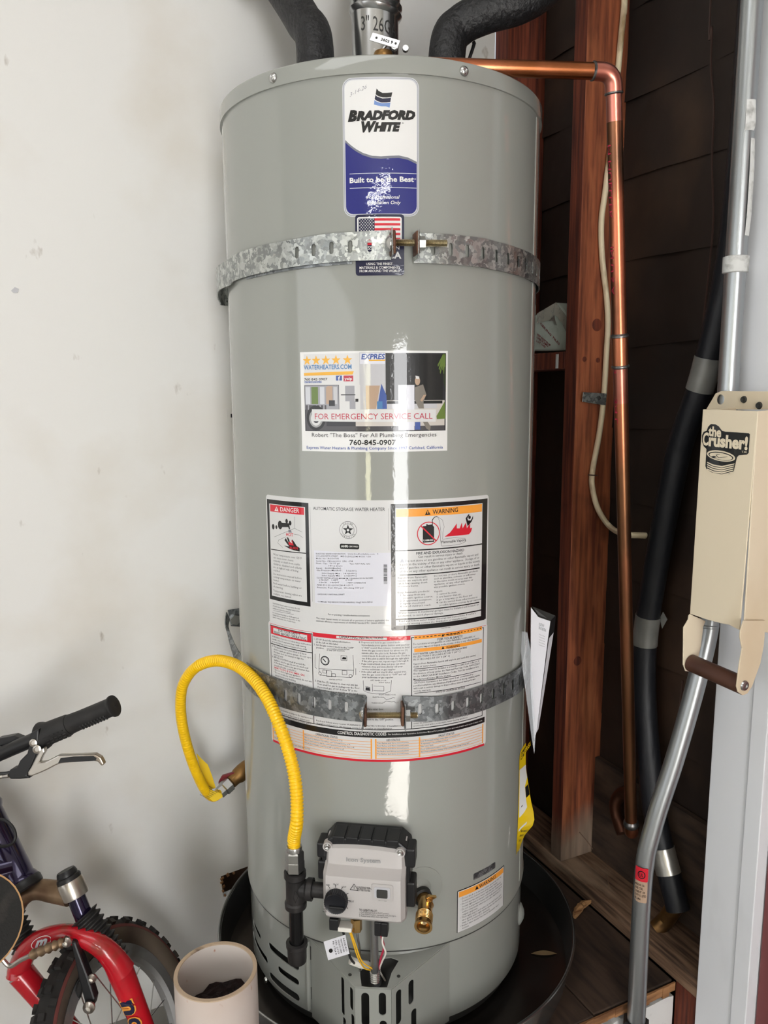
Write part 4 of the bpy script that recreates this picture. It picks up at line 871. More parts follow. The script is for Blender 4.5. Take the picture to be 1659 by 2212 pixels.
L.T('dim', 'FIRE AND EXPLOSION HAZARD', *q2(548, 873), *q2(1118, 832), 5.6, .016, 0, 3); L.T('dim', 'Can result in serious injury or death', *q2(570, 912), *q2(1098, 868), 4.8, .004, 0, 3)
L.polypx('grey', [q2(350, 970), q2(408, 967), q2(380, 918)], 3)
L.T('dim', 'Do not store or use gasoline or other flammable vapors and', *q2(420, 962), *q2(1285, 882), 4.8, .004, 0, 3, 1); L.T('dim', 'liquids in the vicinity of this or any other appliance.  Storage of or', *q2(352, 1005), *q2(1297, 920), 4.8, .004, 0, 3, 1); L.T('dim', 'use of gasoline or other flammable vapors or liquids in the vicinity', *q2(352, 1045), *q2(1305, 960), 4.8, .004, 0, 3, 1); L.T('dim', 'of this or any other appliance can result in serious injury or death.', *q2(352, 1088), *q2(1305, 1000), 4.8, .004, 0, 3, 1)
def hl(y, s_a=.012, s_b=.008, k=.0016): L.rectm('black', sL+s_a, sR-s_b, wz(y)-k/2, wz(y)+k/2, 3)
hl(1120, .006, .004)
def para(lines, x0, x1, y0, y1):
    a = sz(*q2(x0, y0)); b = sz(*q2(x1, y0)); L.Bm('dim', lines, a[0], b[0], a[1], sz(*q2(x0, y1))[1], .004, 3)
para(['Vapors from flammable', 'liquids can explode and', 'catch fire causing death', 'or severe burns.'], 322, 680, 1135, 1270); para(['Keep flammable products:', '   1. far away from any', '       possible ignition source.', '   2. in approved containers,', '   3. tightly closed and', '   4. out of children\'s reach.'], 322, 745, 1310, 1510)
para(['Do not use or store flammable products', 'such as gasoline, solvents or adhesives', 'in the same room or area near this', 'appliance, or any other appliance or', 'any possible ignition source.'], 758, 1280, 1112, 1278); para(['Vapors:', '   1. cannot be seen,', '   2. are heavier than air,', '   3. go a long way on the floor and', '   4. can be carried from other rooms to', '       possible ignition sources by air currents.'], 758, 1328, 1298, 1500)
hl(1545, .006, .004); para(['Water heaters in residential garages must be installed and located, or', 'protected, to avoid physical damage.'], 335, 1290, 1552, 1622); para(['Read and follow water heater warnings and instructions. If owner\'s', 'manual is missing contact the distributor or manufacturer.'], 338, 1255, 1652, 1718)
L.T('dim', '238-44406-00A', *q2(850, 1758), *q2(955, 1748), 2.2, .01, 0, 1)
L.done('label_print')

# ---- operating instructions label
def q3(x, y): return (560+x/5.53, 1330+y/5.53)
def q4(x, y): return (560+x/5.53, 1400+y/5.53)
def q5(x, y): return (800+x/5.53, 1400+y/5.53)
zB = (sz(590.7, 1602)[1]+sz(830.7, 1646)[1]+sz(1042.3, 1610)[1])/3; s0 = (sz(580, 1345)[0]+sz(588, 1590)[0])/2; s1 = (sz(1053, 1345)[0]+sz(1048, 1590)[0])/2; zT = sz(582, 1340)[1]
L = Lab('instruction_label', rrect(s0, s1, zB, zT, .006), I['paper'], .0004, 'wide operating instruction label under the lower strap')
a0 = s0+.003; a1 = s1-.003
L.rectm('red', a0, a1, zB, zB+.0036, 0); L.rectm('red', a0, a1, zT-.0042, zT-.0036, 0)
zUp = sz(*q3(648, 200))[1]; zt1 = zT-.006
sA_ = sz(*q3(133, 90))[0]; sB_ = sz(*q3(632, 195))[0]; sC_ = sz(*q2(492, 1830))[0]; sD_ = sz(*q2(1348, 1712))[0]
zbox = sz(*q4(655, 905))[1]; zblk1 = sz(*q4(655, 915))[1]; zblk0 = sz(*q4(950, 1040))[1]
for s_ in (sA_, sB_, sC_, sD_): L.rectm('black', s_-.0006, s_+.0006, zbox, zt1, 1)
L.rectm('black', sA_, sB_, zt1-.0012, zt1, 1); L.rectm('black', sC_, sD_, zt1-.0012, zt1, 1); L.rectm('black', sA_, sD_, zbox, zbox+.0012, 1)
L.rectm('black', a0, a1, zblk0, zblk1-.0015, 1)
L.T('white', 'CONTROL DIAGNOSTIC CODES', *q4(938, 1020), *q4(1518, 1040), 6.2, .014, 0, 2); L.T('white', 'See Installation and Operation Instruction Manual for probable causes associated with each control status code.', *q5(210, 1036), *q5(1335, 868), 3.2, .002, 0, 2, 1)
zr1 = sz(*q3(147, 115))[1]; zr0 = sz(*q3(147, 213))[1]; L.rectm('red', sA_+.0015, sB_-.0015, zr0, zr1, 1); L.rectm('paper', sA_+.0075, sB_-.0085, zr0+.0025, zr1-.0025, 2)
L.T('black', 'FOR YOUR SAFETY', *q3(232, 185), *q3(497, 240), 5.6, .008, 0, 3); L.T('black', 'READ BEFORE OPERATING', *q3(185, 208), *q3(565, 292), 5.6, .008, 0, 3)
def paraA(lines, u0v0, u1, y1px, k='dim', bold=0):
    a = sz(*u0v0); L.Bm(k, lines, a[0], u1, a[1], y1px, bold, 3)
sT = sB_-.002
paraA(['WARNING: If you do not follow these instructions', 'exactly, a fire or explosion may result causing', 'property damage, personal injury or loss of life.'], q3(155, 225), sT, sz(*q3(155, 318))[1], 'dim'); L.rectm('black', sA_, sB_, sz(*q3(145, 332))[1], sz(*q3(145, 323))[1], 2)
paraA(['A. This appliance has a pilot which is lit by an', '    electric spark gas ignition system.  Do not open', '    the inner door and attempt to light the', '    pilot by hand.', 'B. BEFORE LIGHTING smell all around the', '    appliance area for gas. Be sure to smell next', '    to the floor because some gas is heavier than', '    air and will settle on the floor.'], q3(155, 340), sT, sz(*q3(155, 590))[1])
paraA(['    WHAT TO DO IF YOU SMELL GAS.'], q3(160, 588), sT-.012, sz(*q3(160, 622))[1], 'red', .015)
paraA(['  * Do not try to light any appliance.', '  * Do not touch any electric switch; do not use', '     any phone in your building.', '  * Immediately call your gas supplier from a', '     neighbor\'s phone. Follow the gas supplier\'s', '     instructions.'], q4(165, 228), sT, sz(*q4(165, 415))[1])
paraA(['  service technician to inspect the appliance and', '  replace any part of the control system and', '  any gas control which has been under water.'], q4(190, 690), sT, sz(*q4(190, 790))[1])
zo1 = sz(*q3(650, 200))[1]; zo0 = sz(*q3(650, 245))[1]; L.rectm('red', sB_+.0016, sC_-.0016, zo0, zo1, 1); L.rectm('paper', sz(*q3(922, 240))[0], sz(*q3(1525, 250))[0], zo0+.0012, zo1-.0012, 2); L.T('black', 'OPERATING INSTRUCTIONS', *q3(957, 266), *q3(1482, 277), 5.4, .014, 0, 3)
def paraB(lines, x0, x1, y0, y1, f=q3, k='dim'):
    a = sz(*f(x0, y0)); b = sz(*f(x1, y0)); L.Bm(k, lines, a[0], b[0], a[1], sz(*f(x0, y1))[1], .003, 3)
paraB(['1. STOP! Read the safety information', '    at the left on this label.', '2. Set the gas control knob to the "OFF"', '    position.'], 652, 1128, 258, 388)
paraB(['8. Depress and hold in gas control knob.', '    Immediately press igniter button until you hear', '    a "click" sound, then release. Continue to hold', '    down the gas control knob for about one (1)', '    minute after the pilot is lit. Release the gas', '    control knob. It should pop back out. Check to', '    see if the pilot is still lit through the sight glass.', '    If the pilot goes out, repeat steps 2 through 8.', '•  If gas control knob does not pop out when', '    released, stop and immediately call your', '    service technician or gas supplier.', '•  If the pilot will not stay lit after several tries,', '    turn the gas control knob to "OFF" and call', '    your technician or gas supplier.'], 1190, 1800, 298, 745)
paraB(['3. Wait five (5) minutes to clear out any gas.', '    Then smell for gas, including near the floor.', '    If you smell gas, STOP! Follow "B" in the', '    safety information at the left on this label.', '    If you don\'t smell gas, go to next step.'], 665, 1205, 368, 540, q4)
paraB(['Read and follow water heater WARNINGS and INSTRUCTIONS. If Installation and', 'operation instructions are missing, contact the retailer or manufacturer.'], 682, 1745, 845, 905, q4)
paraB(['10. Replace outer door.', '11. Turn gas control knob to desired setting.', '', '      Return to the "OFF" position.'], 1215, 1730, 700, 865, q4)
for pts in (((725, 65), (715, 240), (725, 320), (1100, 350), (1125, 320), (1130, 240), (1120, 80)), ((715, 240), (1130, 262)), ((668, 65), (668, 230), (690, 240)), ((1155, 240), (1155, 320))): L.line('dim', [q4(*p) for p in pts], .0005, 3)
a_ = sz(*q4(788, 148)); 
for r, k, ly in ((.0072, 'dim', 3), (.0056, 'paper', 4), (.0050, 'dim', 5), (.0046, 'paper', 6)): L.poly(k, ngon(a_[0], a_[1], r, r, 24), ly)
L.line('dim', [q4(765, 125), q4(800, 165)], .0016, 7)
for (x0, y0, x1, y1) in ((975, 85, 1050, 150), (760, 255, 805, 300), (805, 262, 868, 345), (868, 300, 915, 345), (990, 262, 1050, 320)):
    a = sz(*q4(x0, y0)); b = sz(*q4(x1, y1)); L.frame('dim', a[0], b[0], b[1], a[1], .0005, 3)
L.polypx('black', [q4(990, 130), q4(1040, 132), q4(1040, 110), q4(1000, 104)], 3)
for x, y in ((728, 300), (1092, 330)): a = sz(*q4(x, y)); L.poly('dim', ngon(a[0], a[1], .0026, .0026, 14), 3, 1); L.poly('paper', ngon(a[0], a[1], .002, .002, 14), 4, 1)
L.T('dim', 'GAS CONTROL KNOB SHOWN', *q4(810, 14), *q4(1078, 22), 2.6, 0, 0, 3, 1); L.T('dim', 'IN THE "OFF" POSITION', *q4(810, 32), *q4(1020, 40), 2.6, 0, 0, 3, 1); L.T('dim', 'IGNITER BUTTON', *q4(838, 378), *q4(992, 386), 2.6, 0, 0, 3, 1)
for t_, x0, x1, y in (('LEFT INNER DOOR', 1330, 1518, 390), ('SIGHT GLASS', 1428, 1562, 415), ('RIGHT INNER DOOR', 1430, 1630, 560), ('ELECTRODE', 1357, 1484, 590), ('THERMOPILE', 1342, 1475, 660), ('PILOT', 1618, 1660, 655)): L.T('dim', t_, *q4(x0, y), *q4(x1, y+2), 2.6, 0, 0, 3, 1)
for pts in (((1242, 385), (1248, 505), (1300, 530), (1400, 545), (1500, 538), (1570, 510), (1578, 380)), ((1350, 425), (1352, 515)), ((1365, 450), (1488, 455), (1488, 510), (1365, 505)), ((1265, 500), (1325, 510), (1322, 465), (1265, 455)), ((1485, 585), (1520, 615), (1570, 600), (1600, 590), (1622, 595)), ((1478, 655), (1515, 630), (1580, 640), (1620, 635))): L.line('dim', [q4(*p) for p in pts], .0005, 3)
L.polypx('dim', [q4(1272, 465), q4(1318, 470), q4(1322, 505), q4(1270, 498)], 3)
def zw(y): return sz(*q2(514, y))[1]
for ya, yb in ((1845, 1890), (1998, 2040)): L.rectm('orange', sC_+.004, sD_-.003, zw(yb), zw(ya), 1)
L.T('black', 'WARNING', *q2(902, 1848), *q2(1065, 1822), 5, .012, 0, 3); L.polypx('black', [q2(848, 1852), q2(880, 1848), q2(864, 1818)], 3); L.T('black', 'WARNING', *q2(902, 1998), *q2(1065, 1972), 5, .012, 0, 3); L.polypx('black', [q2(848, 2002), q2(882, 1998), q2(865, 1966)], 3)
L.T('dim', 'FOR YOUR SAFETY', *q2(800, 1898), *q2(1100, 1862), 5, .012, 0, 3)
def paraC(lines, x0, x1, y0, y1, f=q2, b=.003):
    a = sz(*f(x0, y0)); e = sz(*f(x1, y0))[0]; L.Bm('dim', lines, a[0], min(e, sD_-.0015), a[1], sz(*f(x0, y1))[1], b, 3)
paraC(['Do not store or use gasoline or other flammable, combustible, or', 'corrosive vapors or liquids in the vicinity of this or any other appliance.'], 510, 1300, 1925, 1995)
paraC(['HOT WATER CAN PRODUCE 3RD DEGREE BURNS'], 512, 1150, 2045, 2078, q2, .012); paraC(['IN LESS THAN 5 SECONDS AT 140° F (60° C)', 'IN 30 SECONDS AT 130° F (54° C)'], 512, 1075, 2075, 2145)
paraC(['Vapors from flammable liquids will explode and catch fire causing', 'death or severe burns.'], 510, 1252, 172, 238, q5); paraC(['This appliance must be installed in accordance with local codes or, in', 'the absence of local codes, the National Fuel Gas Code, ANSI Z223.1', 'or the CAN/CGA-B149 Installation Codes.  Not for installation in a', 'Manufactured Home (Mobile Home).'], 512, 1300, 252, 390, q5)
paraC(['CAUTION: Operation of this water heater in air contaminated by', 'perchloroethylene, any chlorinated hydrocarbon or strong oxidizing agents,', 'will result in serious damage to brass orifices, internal steel parts and', 'void the warranty.'], 514, 1305, 398, 530, q5)
paraC(['never be connected to any existing heating system or component(s)', 'previously used with a nonpotable water heating appliance.'], 515, 1245, 882, 942, q5)
L.T('dim', 'STATE OF CALIFORNIA NOTICE', *q5(780, 535), *q5(1125, 478), 3.8, .014, 0, 3)
for y in (248, 392, 538): z_ = sz(*q5(522, y))[1]; L.rectm('black', sC_+.004, sD_-.003, z_-.0004, z_+.0004, 2)
# diagnostic table
zt0 = zblk0-.001; zt_end = sz(*q5(60, 1315))[1]
sl1 = sz(*q4(530, 1000))[0]; sl2 = sz(*q4(1340, 1150))[0]; sr0 = sz(*q5(65, 1150))[0]; sr1 = sz(*q5(587, 1150))[0]; sr2 = sz(*q5(1340, 900))[0]; sl0 = sz(*q4(168, 960))[0]
for s_ in (sl0, sl1, sl2, sr0, sr1, sr2): L.rectm('orange', s_-.0011, s_+.0011, zt_end-.001, zt0-.001, 2)
nr = 6
for k in range(nr+1):
    z_ = zt0-.0055-(zt0-.0055-zt_end)*k/nr
    for a, b in ((sl0, sl2), (sr0, sr2)): L.rectm('orange', a, b, z_-.0003, z_+.0003, 2)
rowh = (zt0-.0055-zt_end)/nr
def cell(text, sa, k, w_, kk='dim', bold=0): z_ = zt0-.0055-rowh*(k+1)+.0016; text2(L.p, L.fm(3), text, sa+.002, sa+.002+w_, z_, z_, rowh*.5, L.mi(kk), 0, bold, 0, 1)
text2(L.p, L.fm(3), 'LED STATUS', sr0+.016, sr0+.036, zt0-.0042, zt0-.0042, .0032, L.mi('black'), 0, .012); text2(L.p, L.fm(3), 'FAULT STATUS', sr1+.03, sr1+.056, zt0-.0042, zt0-.0042, .0032, L.mi('black'), 0, .012); text2(L.p, L.fm(3), 'OPERATIONAL STATUS', sl1+.022, sl1+.058, zt0-.0042, zt0-.0042, .0032, L.mi('black'), 0, .012); text2(L.p, L.fm(3), 'LED STATUS', sl0+.006, sl0+.028, zt0-.0042, zt0-.0042, .0032, L.mi('black'), 0, .012)
for k, t_ in enumerate(('Two flashes and three second pause', 'Four flashes and three second pause', 'Five flashes and three second pause', 'Six flashes and three second pause', 'Ten flashes and three second pause')): cell(t_, sr0, k, .047)
for k, (t_, w_) in enumerate((('Low thermopile voltage; main valve not turned ON.', .064), ('Temperature cut-out limit reached.', .044), ('Gas valve fault.', .02), ('Door temperature sensor  fault.', .04), ('Abnormal combustion chamber temperature profile during heating cycle.', .082))): cell(t_, sr1, k, w_)
for k, (t_, w_) in enumerate((('Not an error. Indicates pilot is lit and main burner is off.', .064), ('Not an error. Indicates main valve is open and main burner is lit.', .076), ('Not an error. Indicates that the control is in shutdown mode. Pilot is off.', .082), ('Not an error. Indicates control is in OFF mode. Pilot is off.', .066))): cell(t_, sl1, k, w_)
for k, t_ in enumerate(('One flash every four seconds', 'Heartbeat: alternate bright', 'Off', 'Light on solid')): cell(t_, sl0, k, .036)
cell('Green-Normal operation. Yellow-Low thermopile voltage. Red-Valve fault.', sl0, 5, .075)
L.done('label_print')

# ---- small warning label, metal plate
def q6(x, y): return (900+x/4.366, 1780+y/4.366)
a = sz(*q6(382, 632)); b = sz(*q6(825, 392)); c = sz(*q6(385, 1032)); s0, s1, zt_, zb_ = a[0], b[0], a[1], c[1]; H = zt_-zb_; Wd = s1-s0
L = Lab('lower_warning_label', rrect(s0, s1, zb_, zt_, .002), I['black'], .00015, 'small orange-headed warning label near the base of the jacket')
L.rectm('paper', s0+.0014, s1-.0014, zb_+.0014, zt_-.0016, 0); L.rectm('orange', s0+.003, s1-.003, zt_-H*.165, zt_-.003, 1)
text2(L.p, L.fm(2), 'WARNING', s0+Wd*.40, s0+Wd*.77, zt_-H*.145, zt_-H*.145, H*.085, L.mi('black'), 0, .012); L.poly('black', [(s0+Wd*.32, zt_-H*.145), (s0+Wd*.39, zt_-H*.145), (s0+Wd*.355, zt_-H*.06)], 2, 1)
L.Bm('dim', ['• Do not block or in any way restrict ground air into the', '   located at the bottom front of the water heater.', '• Do not operate water heater with improperly altered,', '   loosely tightened or absent controls and/or components.', '• Do not operate water heater with replacement controls', '   and/or components which are not exact duplicates of', '   original equipment.', '• Thoroughly inspect and replace (as needed) burner and', '   door gasket and/or sight window gasket any time burner', '   inner door is removed or disturbed.', '• Replace water heater if involved in flammable vapor', '   incident.'], s0+Wd*.06, s1-Wd*.05, zt_-H*.185, zb_+H*.05, .006, 1)
L.done('label_print')
a = sz(*q6(535, 530)); b = sz(*q6(742, 360)); zt_ = sz(*q6(535, 470))[1]; zb_ = a[1]
L = Lab('metal_plate', rrect(a[0], b[0], zb_, zt_, .002), K['galvdark'], .00015); L.Bm('dim', ['BRADFORD WHITE CORP', 'PRD 1 TESTED TO 300 PSI', 'MFR W 00028 Y 11 26', ''], a[0]+.002, b[0]-.002, zt_-.001, zb_+.0, .01, 0); L.done('stamped_text')

# ================================================================== SEISMIC STRAPS
def ribbon(mb, tops, bots, thick, slots=(), slot_w=.006, slot_b=(.28, .72), nsub=6, m=0, flip=1):
    """a strip between two edge curves; slots are arc positions in metres along it"""
    T = spline(tops, nsub); Bq = spline(bots, nsub); n = len(T); S = [0]
    for i in range(1, n): S.append(S[-1]+((T[i]-T[i-1]).length+(Bq[i]-Bq[i-1]).length)/2)
    Wd_ = (T[0]-Bq[0]).length
    def f(s, b, t):
        s = min(max(s, 0), S[-1]-1e-9); i = 0
        lo, hi = 0, n-1
        while hi-lo > 1:
            mid = (lo+hi)//2
            if S[mid] <= s: lo = mid
            else: hi = mid
        q = (s-S[lo])/(S[lo+1]-S[lo]); a = T[lo].lerp(T[lo+1], q); c = Bq[lo].lerp(Bq[lo+1], q)
        tg_ = (T[lo+1]-T[lo]+Bq[lo+1]-Bq[lo]); nn = tg_.cross(a-c).normalized()*flip
        return c.lerp(a, b/Wd_)+nn*t
    hs = [capsule(s, Wd_*(slot_b[0]+slot_b[1])/2, slot_w, Wd_*(slot_b[1]-slot_b[0]), 4) for s in slots]
    sheet(mb, [(0, 0), (S[-1], 0), (S[-1], Wd_), (0, Wd_)], hs, f, .009, thick, m, Wd_/3)
    return S[-1]
def on(u, v, d): return oncyl(u, v, TR+d)
def strap_slots(t0, t1, n): return [t0+(t1-t0)*k/(n-1) for k in range(n)]
def bolt(parent, pL, pR, wl_, wr_, nut):
    d = (pR-pL).normalized(); up = Vector((0, 0, 1)); up = (up-d*up.dot(d)).normalized(); sd = d.cross(up)
    mb = MB(); prof = [(.0001, 0), (.0046, 0)]; Lb = (pR-pL).length; k = 0
    while k*.0016 < Lb: prof += [(.0046, k*.0016), (.0040, k*.0016+.0008)]; k += 1
    prof += [(.0040, Lb), (.0001, Lb)]; mb.lathe(prof, pL, d, 16); mb.build('bolt', K['boltgold'], parent, smooth=True)
    mb = MB(); mb.lathe([(.0001, -.007), (.006, -.006), (.0105, -.002), (.0105, .0005), (.0001, .0005)], wl_-d*.003, d, 20); mb.build('bolt_head', K['steel'], parent, smooth=True)
    for w_ in (wl_, wr_): mb = MB(); mb.box(w_, (.0045, .027, .030), (d, sd, up)); mb.build('square_washer', K['rustwash'], parent, bevel=.002)
    mb = MB(); mb.cyl(nut-d*.0045, nut+d*.0045, .0092, 6); mb.build('hex_nut', K['steel'], parent)
def tabs(parent, A, Bp, tg_, mk):     # bent ear of the band standing off the jacket
    mb = MB(); n = Vector((A.x, A.y, 0)).normalized(); mb.prism([A, Bp, Bp+n*.032, A+n*.032], tg_*.0016); mb.build('bent_ear', mk, parent, bevel=.001)
us = thing('upper_seismic_strap', 'galvanised slotted earthquake strap round the heater across the small flag label', 'strap', tuple(cyl(0, 1.2)))
Lt_ = [(841.7, 496.5), (760, 501), (700, 505.8), (633.6, 516.9), (575.7, 527.7), (532.3, 539.3), (503.4, 550.9)]
Lb_ = [(845, 561), (760, 563.5), (700, 568.2), (633.6, 576.2), (575.7, 587), (532.3, 597.2), (503.4, 607.3)]
T_ = [on(u, v, .0055) for u, v in Lt_]; B_ = [on(u, v, .0055) for u, v in Lb_]
zt_, zb_ = T_[-1].z, B_[-1].z; xl = -(TR+.006)
for xx, yy in ((-.2605, -.01), (-.2625, .03), (-.260, .07), (-.251, .115), (-.240, .16), (-.228, .20), (-.214, .245), (-.203, WY-.006), (-.170, WY-.003)): T_.append(Vector((xx, yy, zt_-.004))); B_.append(Vector((xx, yy, zb_-.004)))
mb = MB(); ribbon(mb, T_, B_, .0018, [.028+.0262*k for k in range(5)]+[.36], .006); mb.build('strap_band', K['galv'], us)
Rt = [(893.8, 503), (956.5, 505), (1033.6, 512.8), (1072, 521.5), (1110, 532.5), (1140, 544)]; Rb = [(893.8, 567.8), (956.5, 570), (1033.6, 576.5), (1072, 583.5), (1110, 592), (1140, 602)]
T_ = [on(u, v, .0055) for u, v in Rt]; B_ = [on(u, v, .0055) for u, v in Rb]; z1_, z0_ = T_[-1].z, B_[-1].z; thE = math.atan2(T_[-1].y, T_[-1].x)
for k in range(1, 7): q = thE+(-thE)*k/6; T_.append(Vector(((TR+.0055)*math.cos(q), (TR+.0055)*math.sin(q), z1_-.0015*k))); B_.append(Vector(((TR+.0055)*math.cos(q), (TR+.0055)*math.sin(q), z0_-.0015*k)))
for yy in (.1, .2, WY-.003): T_.append(Vector((TR+.0055, yy, z1_-.012))); B_.append(Vector((TR+.0055, yy, z0_-.012)))
mb = MB(); ribbon(mb, T_, B_, .0018, [.027+.0262*k for k in range(12)], .006, flip=-1); mb.build('strap_band', K['galv'], us)
d_ = (on(965, 525, .02)-on(845, 523, .02)).normalized()
tabs(us, on(843, 500, .004), on(845, 559, .004), d_, K['galv']); tabs(us, on(895, 504, .004), on(895, 566, .004), -d_, K['galv'])
bolt(us, on(842, 524, .021), on(965, 525.5, .021), on(848, 526, .02), on(899, 527, .02), on(910, 525.5, .021))
# overlapped second layer peeping under the left band
mb = MB(); ribbon(mb, [on(u, v-12, .0022) for u, v in Lb_[1:6]], [on(u, v+6.5, .0022) for u, v in Lb_[1:6]], .0012, (), .004); mb.build('overlap_band', K['galvdark'], us)

ls = thing('lower_seismic_strap', 'dull galvanised slotted earthquake strap across the instruction label, twisted up to the wall', 'strap', tuple(cyl(0, .5)))
Lt_ = [(790.6, 1502.7), (731.8, 1498.6), (668.5, 1486.8), (614.2, 1472.3), (570, 1455), (540, 1438)]; Lb_ = [(786, 1560), (731.8, 1555), (668.5, 1544), (614.2, 1530), (572, 1513), (540, 1494)]
T_ = [on(u, v, .0055) for u, v in Lt_]; B_ = [on(u, v, .0055) for u, v in Lb_]
for (ut, vt, ub, vb, yt, yb) in ((521, 1416, 519, 1458, .06, .05), (507, 1392, 501, 1409, .13, .12), (498, 1368, 491.5, 1372, .19, .19), (494, 1352, 487, 1345, .235, .235), (497, 1338, 490, 1322, .268, .268)): T_.append(ony(ut, vt, yt)); B_.append(ony(ub, vb, yb))
mb = MB(); ribbon(mb, T_, B_, .0018, [.028+.0262*k for k in range(5)], .006); mb.build('strap_band', K['galvdark'], ls)
mb = MB(); q = [(492, 1318), (530, 1312), (530, 1355), (499, 1353)]; mb.prism([ony(u, v, WY-.0045) for u, v in q], (0, .002, 0)); mb.build('wall_tab', K['galvdark'], ls, bevel=.0008)
o_ = ony(508, 1338, WY-.005); mb = MB(); mb.cyl(o_, o_+Vector((0, -.006, 0)), .011, 6); mb.build('lag_screw_head', K['steel'], ls)
Rt = [(869.6, 1504), (944.7, 1504.9), (980.8, 1498.6), (1044, 1481.4), (1100, 1457), (1122, 1443)]; Rb = [(869.6, 1559), (944.7, 1558), (980.8, 1551), (1044, 1535), (1100, 1510), (1122, 1496)]
T_ = [on(u, v, .0055) for u, v in Rt]; B_ = [on(u, v, .0055) for u, v in Rb]; z1_, z0_ = T_[-1].z, B_[-1].z; thE = math.atan2(T_[-1].y, T_[-1].x)
for k in range(1, 7): q = thE+(-thE)*k/6; T_.append(Vector(((TR+.0055)*math.cos(q), (TR+.0055)*math.sin(q), z1_+.0012*k))); B_.append(Vector(((TR+.0055)*math.cos(q), (TR+.0055)*math.sin(q), z0_+.0012*k)))
for yy in (.1, .2, WY-.003): T_.append(Vector((TR+.0055, yy, z1_+.01))); B_.append(Vector((TR+.0055, yy, z0_+.01)))
mb = MB(); ribbon(mb, T_, B_, .0018, [.027+.0262*k for k in range(12)], .006, flip=-1); mb.build('strap_band', K['galvdark'], ls)
d_ = (on(905, 1548, .02)-on(790, 1548, .02)).normalized()
tabs(ls, on(791, 1504, .004), on(787, 1559, .004), d_, K['galvdark']); tabs(ls, on(871, 1505, .004), on(871, 1559, .004), -d_, K['galvdark'])
bolt(ls, on(786, 1545, .021), on(902, 1545, .021), on(789, 1542, .02), on(869, 1541, .02), on(879, 1545, .021))

# ================================================================== PIPES ABOVE
vc = l2w(-.0085, 1.3352+.05-1.3352, 0)
vp = thing('vent_pipe', 'shiny galvanised three inch flue pipe with beaded elbow on the heater top', 'vent pipe', (vc.x, vc.y, zTOP+.004))
RV = .0388; zv = zTOP+.004; zs_ = ond(818, 48, 1.30).z
mb = MB(); mb.lathe([(RV+.012, 0), (RV+.012, .002), (RV, .004), (RV, .02), (RV, zs_-zv-.01), (RV+.0005, zs_-zv)], (vc.x, vc.y, zv), (0, 0, 1), 64); mb.build('flue_section', K['ventpipe'], vp, smooth=True)
axu = (UB*.0+Vector((.10, .06, 1))).normalized(); o0 = Vector((vc.x, vc.y, zs_-.004))
mb = MB(); mb.lathe([(RV, -.004), (RV+.0035, 0), (RV+.0055, .004), (RV+.003, .008), (RV+.0015, .010), (RV+.0045, .014), (RV+.0045, .017), (RV, .020), (RV-.001, .05), (RV-.001, .07), (RV+.003, .075), (RV-.001, .08)], o0, (.12, -.05, 1), 64); mb.build('elbow_collar', K['ventpipe'], vp, smooth=True)
P0 = o0+Vector((.12, -.05, 1)).normalized()*.07
mb = MB(); mb.tube(spline([P0, P0+Vector((.012, .0, .07)), P0+Vector((.03, .02, .16)), Vector((P0.x+.04, P0.y+.03, CEIL-.001))], 6), RV-.001, 40); mb.build('upper_flue', K['ventpipe'], vp, smooth=True)
lt = MB()
def vmap(a, b, t): q = PHI0+a/RV; return Vector((vc.x+(RV+.0004)*math.cos(q), vc.y+(RV+.0004)*math.sin(q), b))
zt3 = ond(800, 74, 1.27).z; text2(lt, vmap, '3" 26GA', -.0235, .041, zt3-.004, zt3-.012, .021, 0, 0, .0); lt.build('stamped_gauge', K['tankdark'], vp)
for u, v in ((852, 105), (876, 108)): p = ond(u, v, 1.24); mb = MB(); mb.cyl(p, p-FB*.006, .005, 8); mb.build('screw', K['steel'], vp)
mb = MB(); c_ = l2w(-.106, .0, 0); pts = [Vector((c_.x, c_.y, zTOP+.003)), ond(679, 92, 1.25), ond(655, 45, 1.27), ond(618, -15, 1.29), ond(575, -75, 1.31), ond(540, -150, 1.33)]; pts.append(Vector((pts[-1].x-.02, pts[-1].y+.01, CEIL-.002)))
tag(mb.tube(spline(pts, 10), .0305, 28).build('insulated_water_pipe', K['foam'], smooth=True), 'black foam covered water pipe leaning towards the white wall, left of the flue', 'pipe')
c_ = l2w(.104, .0, 0); pts = [Vector((c_.x, c_.y, zTOP+.006)), ond(968, 98, 1.25), ond(995, 55, 1.25), ond(1050, 28, 1.24), ond(1120, 8, 1.24), ond(1180, -28, 1.25), ond(1225, -80, 1.27), ond(1240, -170, 1.3)]; pts.append(Vector((pts[-1].x, pts[-1].y+.02, CEIL-.002)))
fr = thing('insulated_water_pipe', 'black foam covered water pipe bending over towards the open stud wall', 'pipe', tuple(pts[0]))
mb = MB(); mb.tube(spline(pts, 10), .0300, 28); mb.build('foam_sleeve', K['foam'], fr, smooth=True)
mb = MB(); mb.tube(spline([ond(1023, 92, 1.27), ond(1020, 108, 1.27), Vector((l2w(.11, .02, 0).x, l2w(.11, .02, 0).y, zTOP+.008))], 6), .0028, 8); mb.build('sleeve_tie', K['black'], fr, smooth=True)

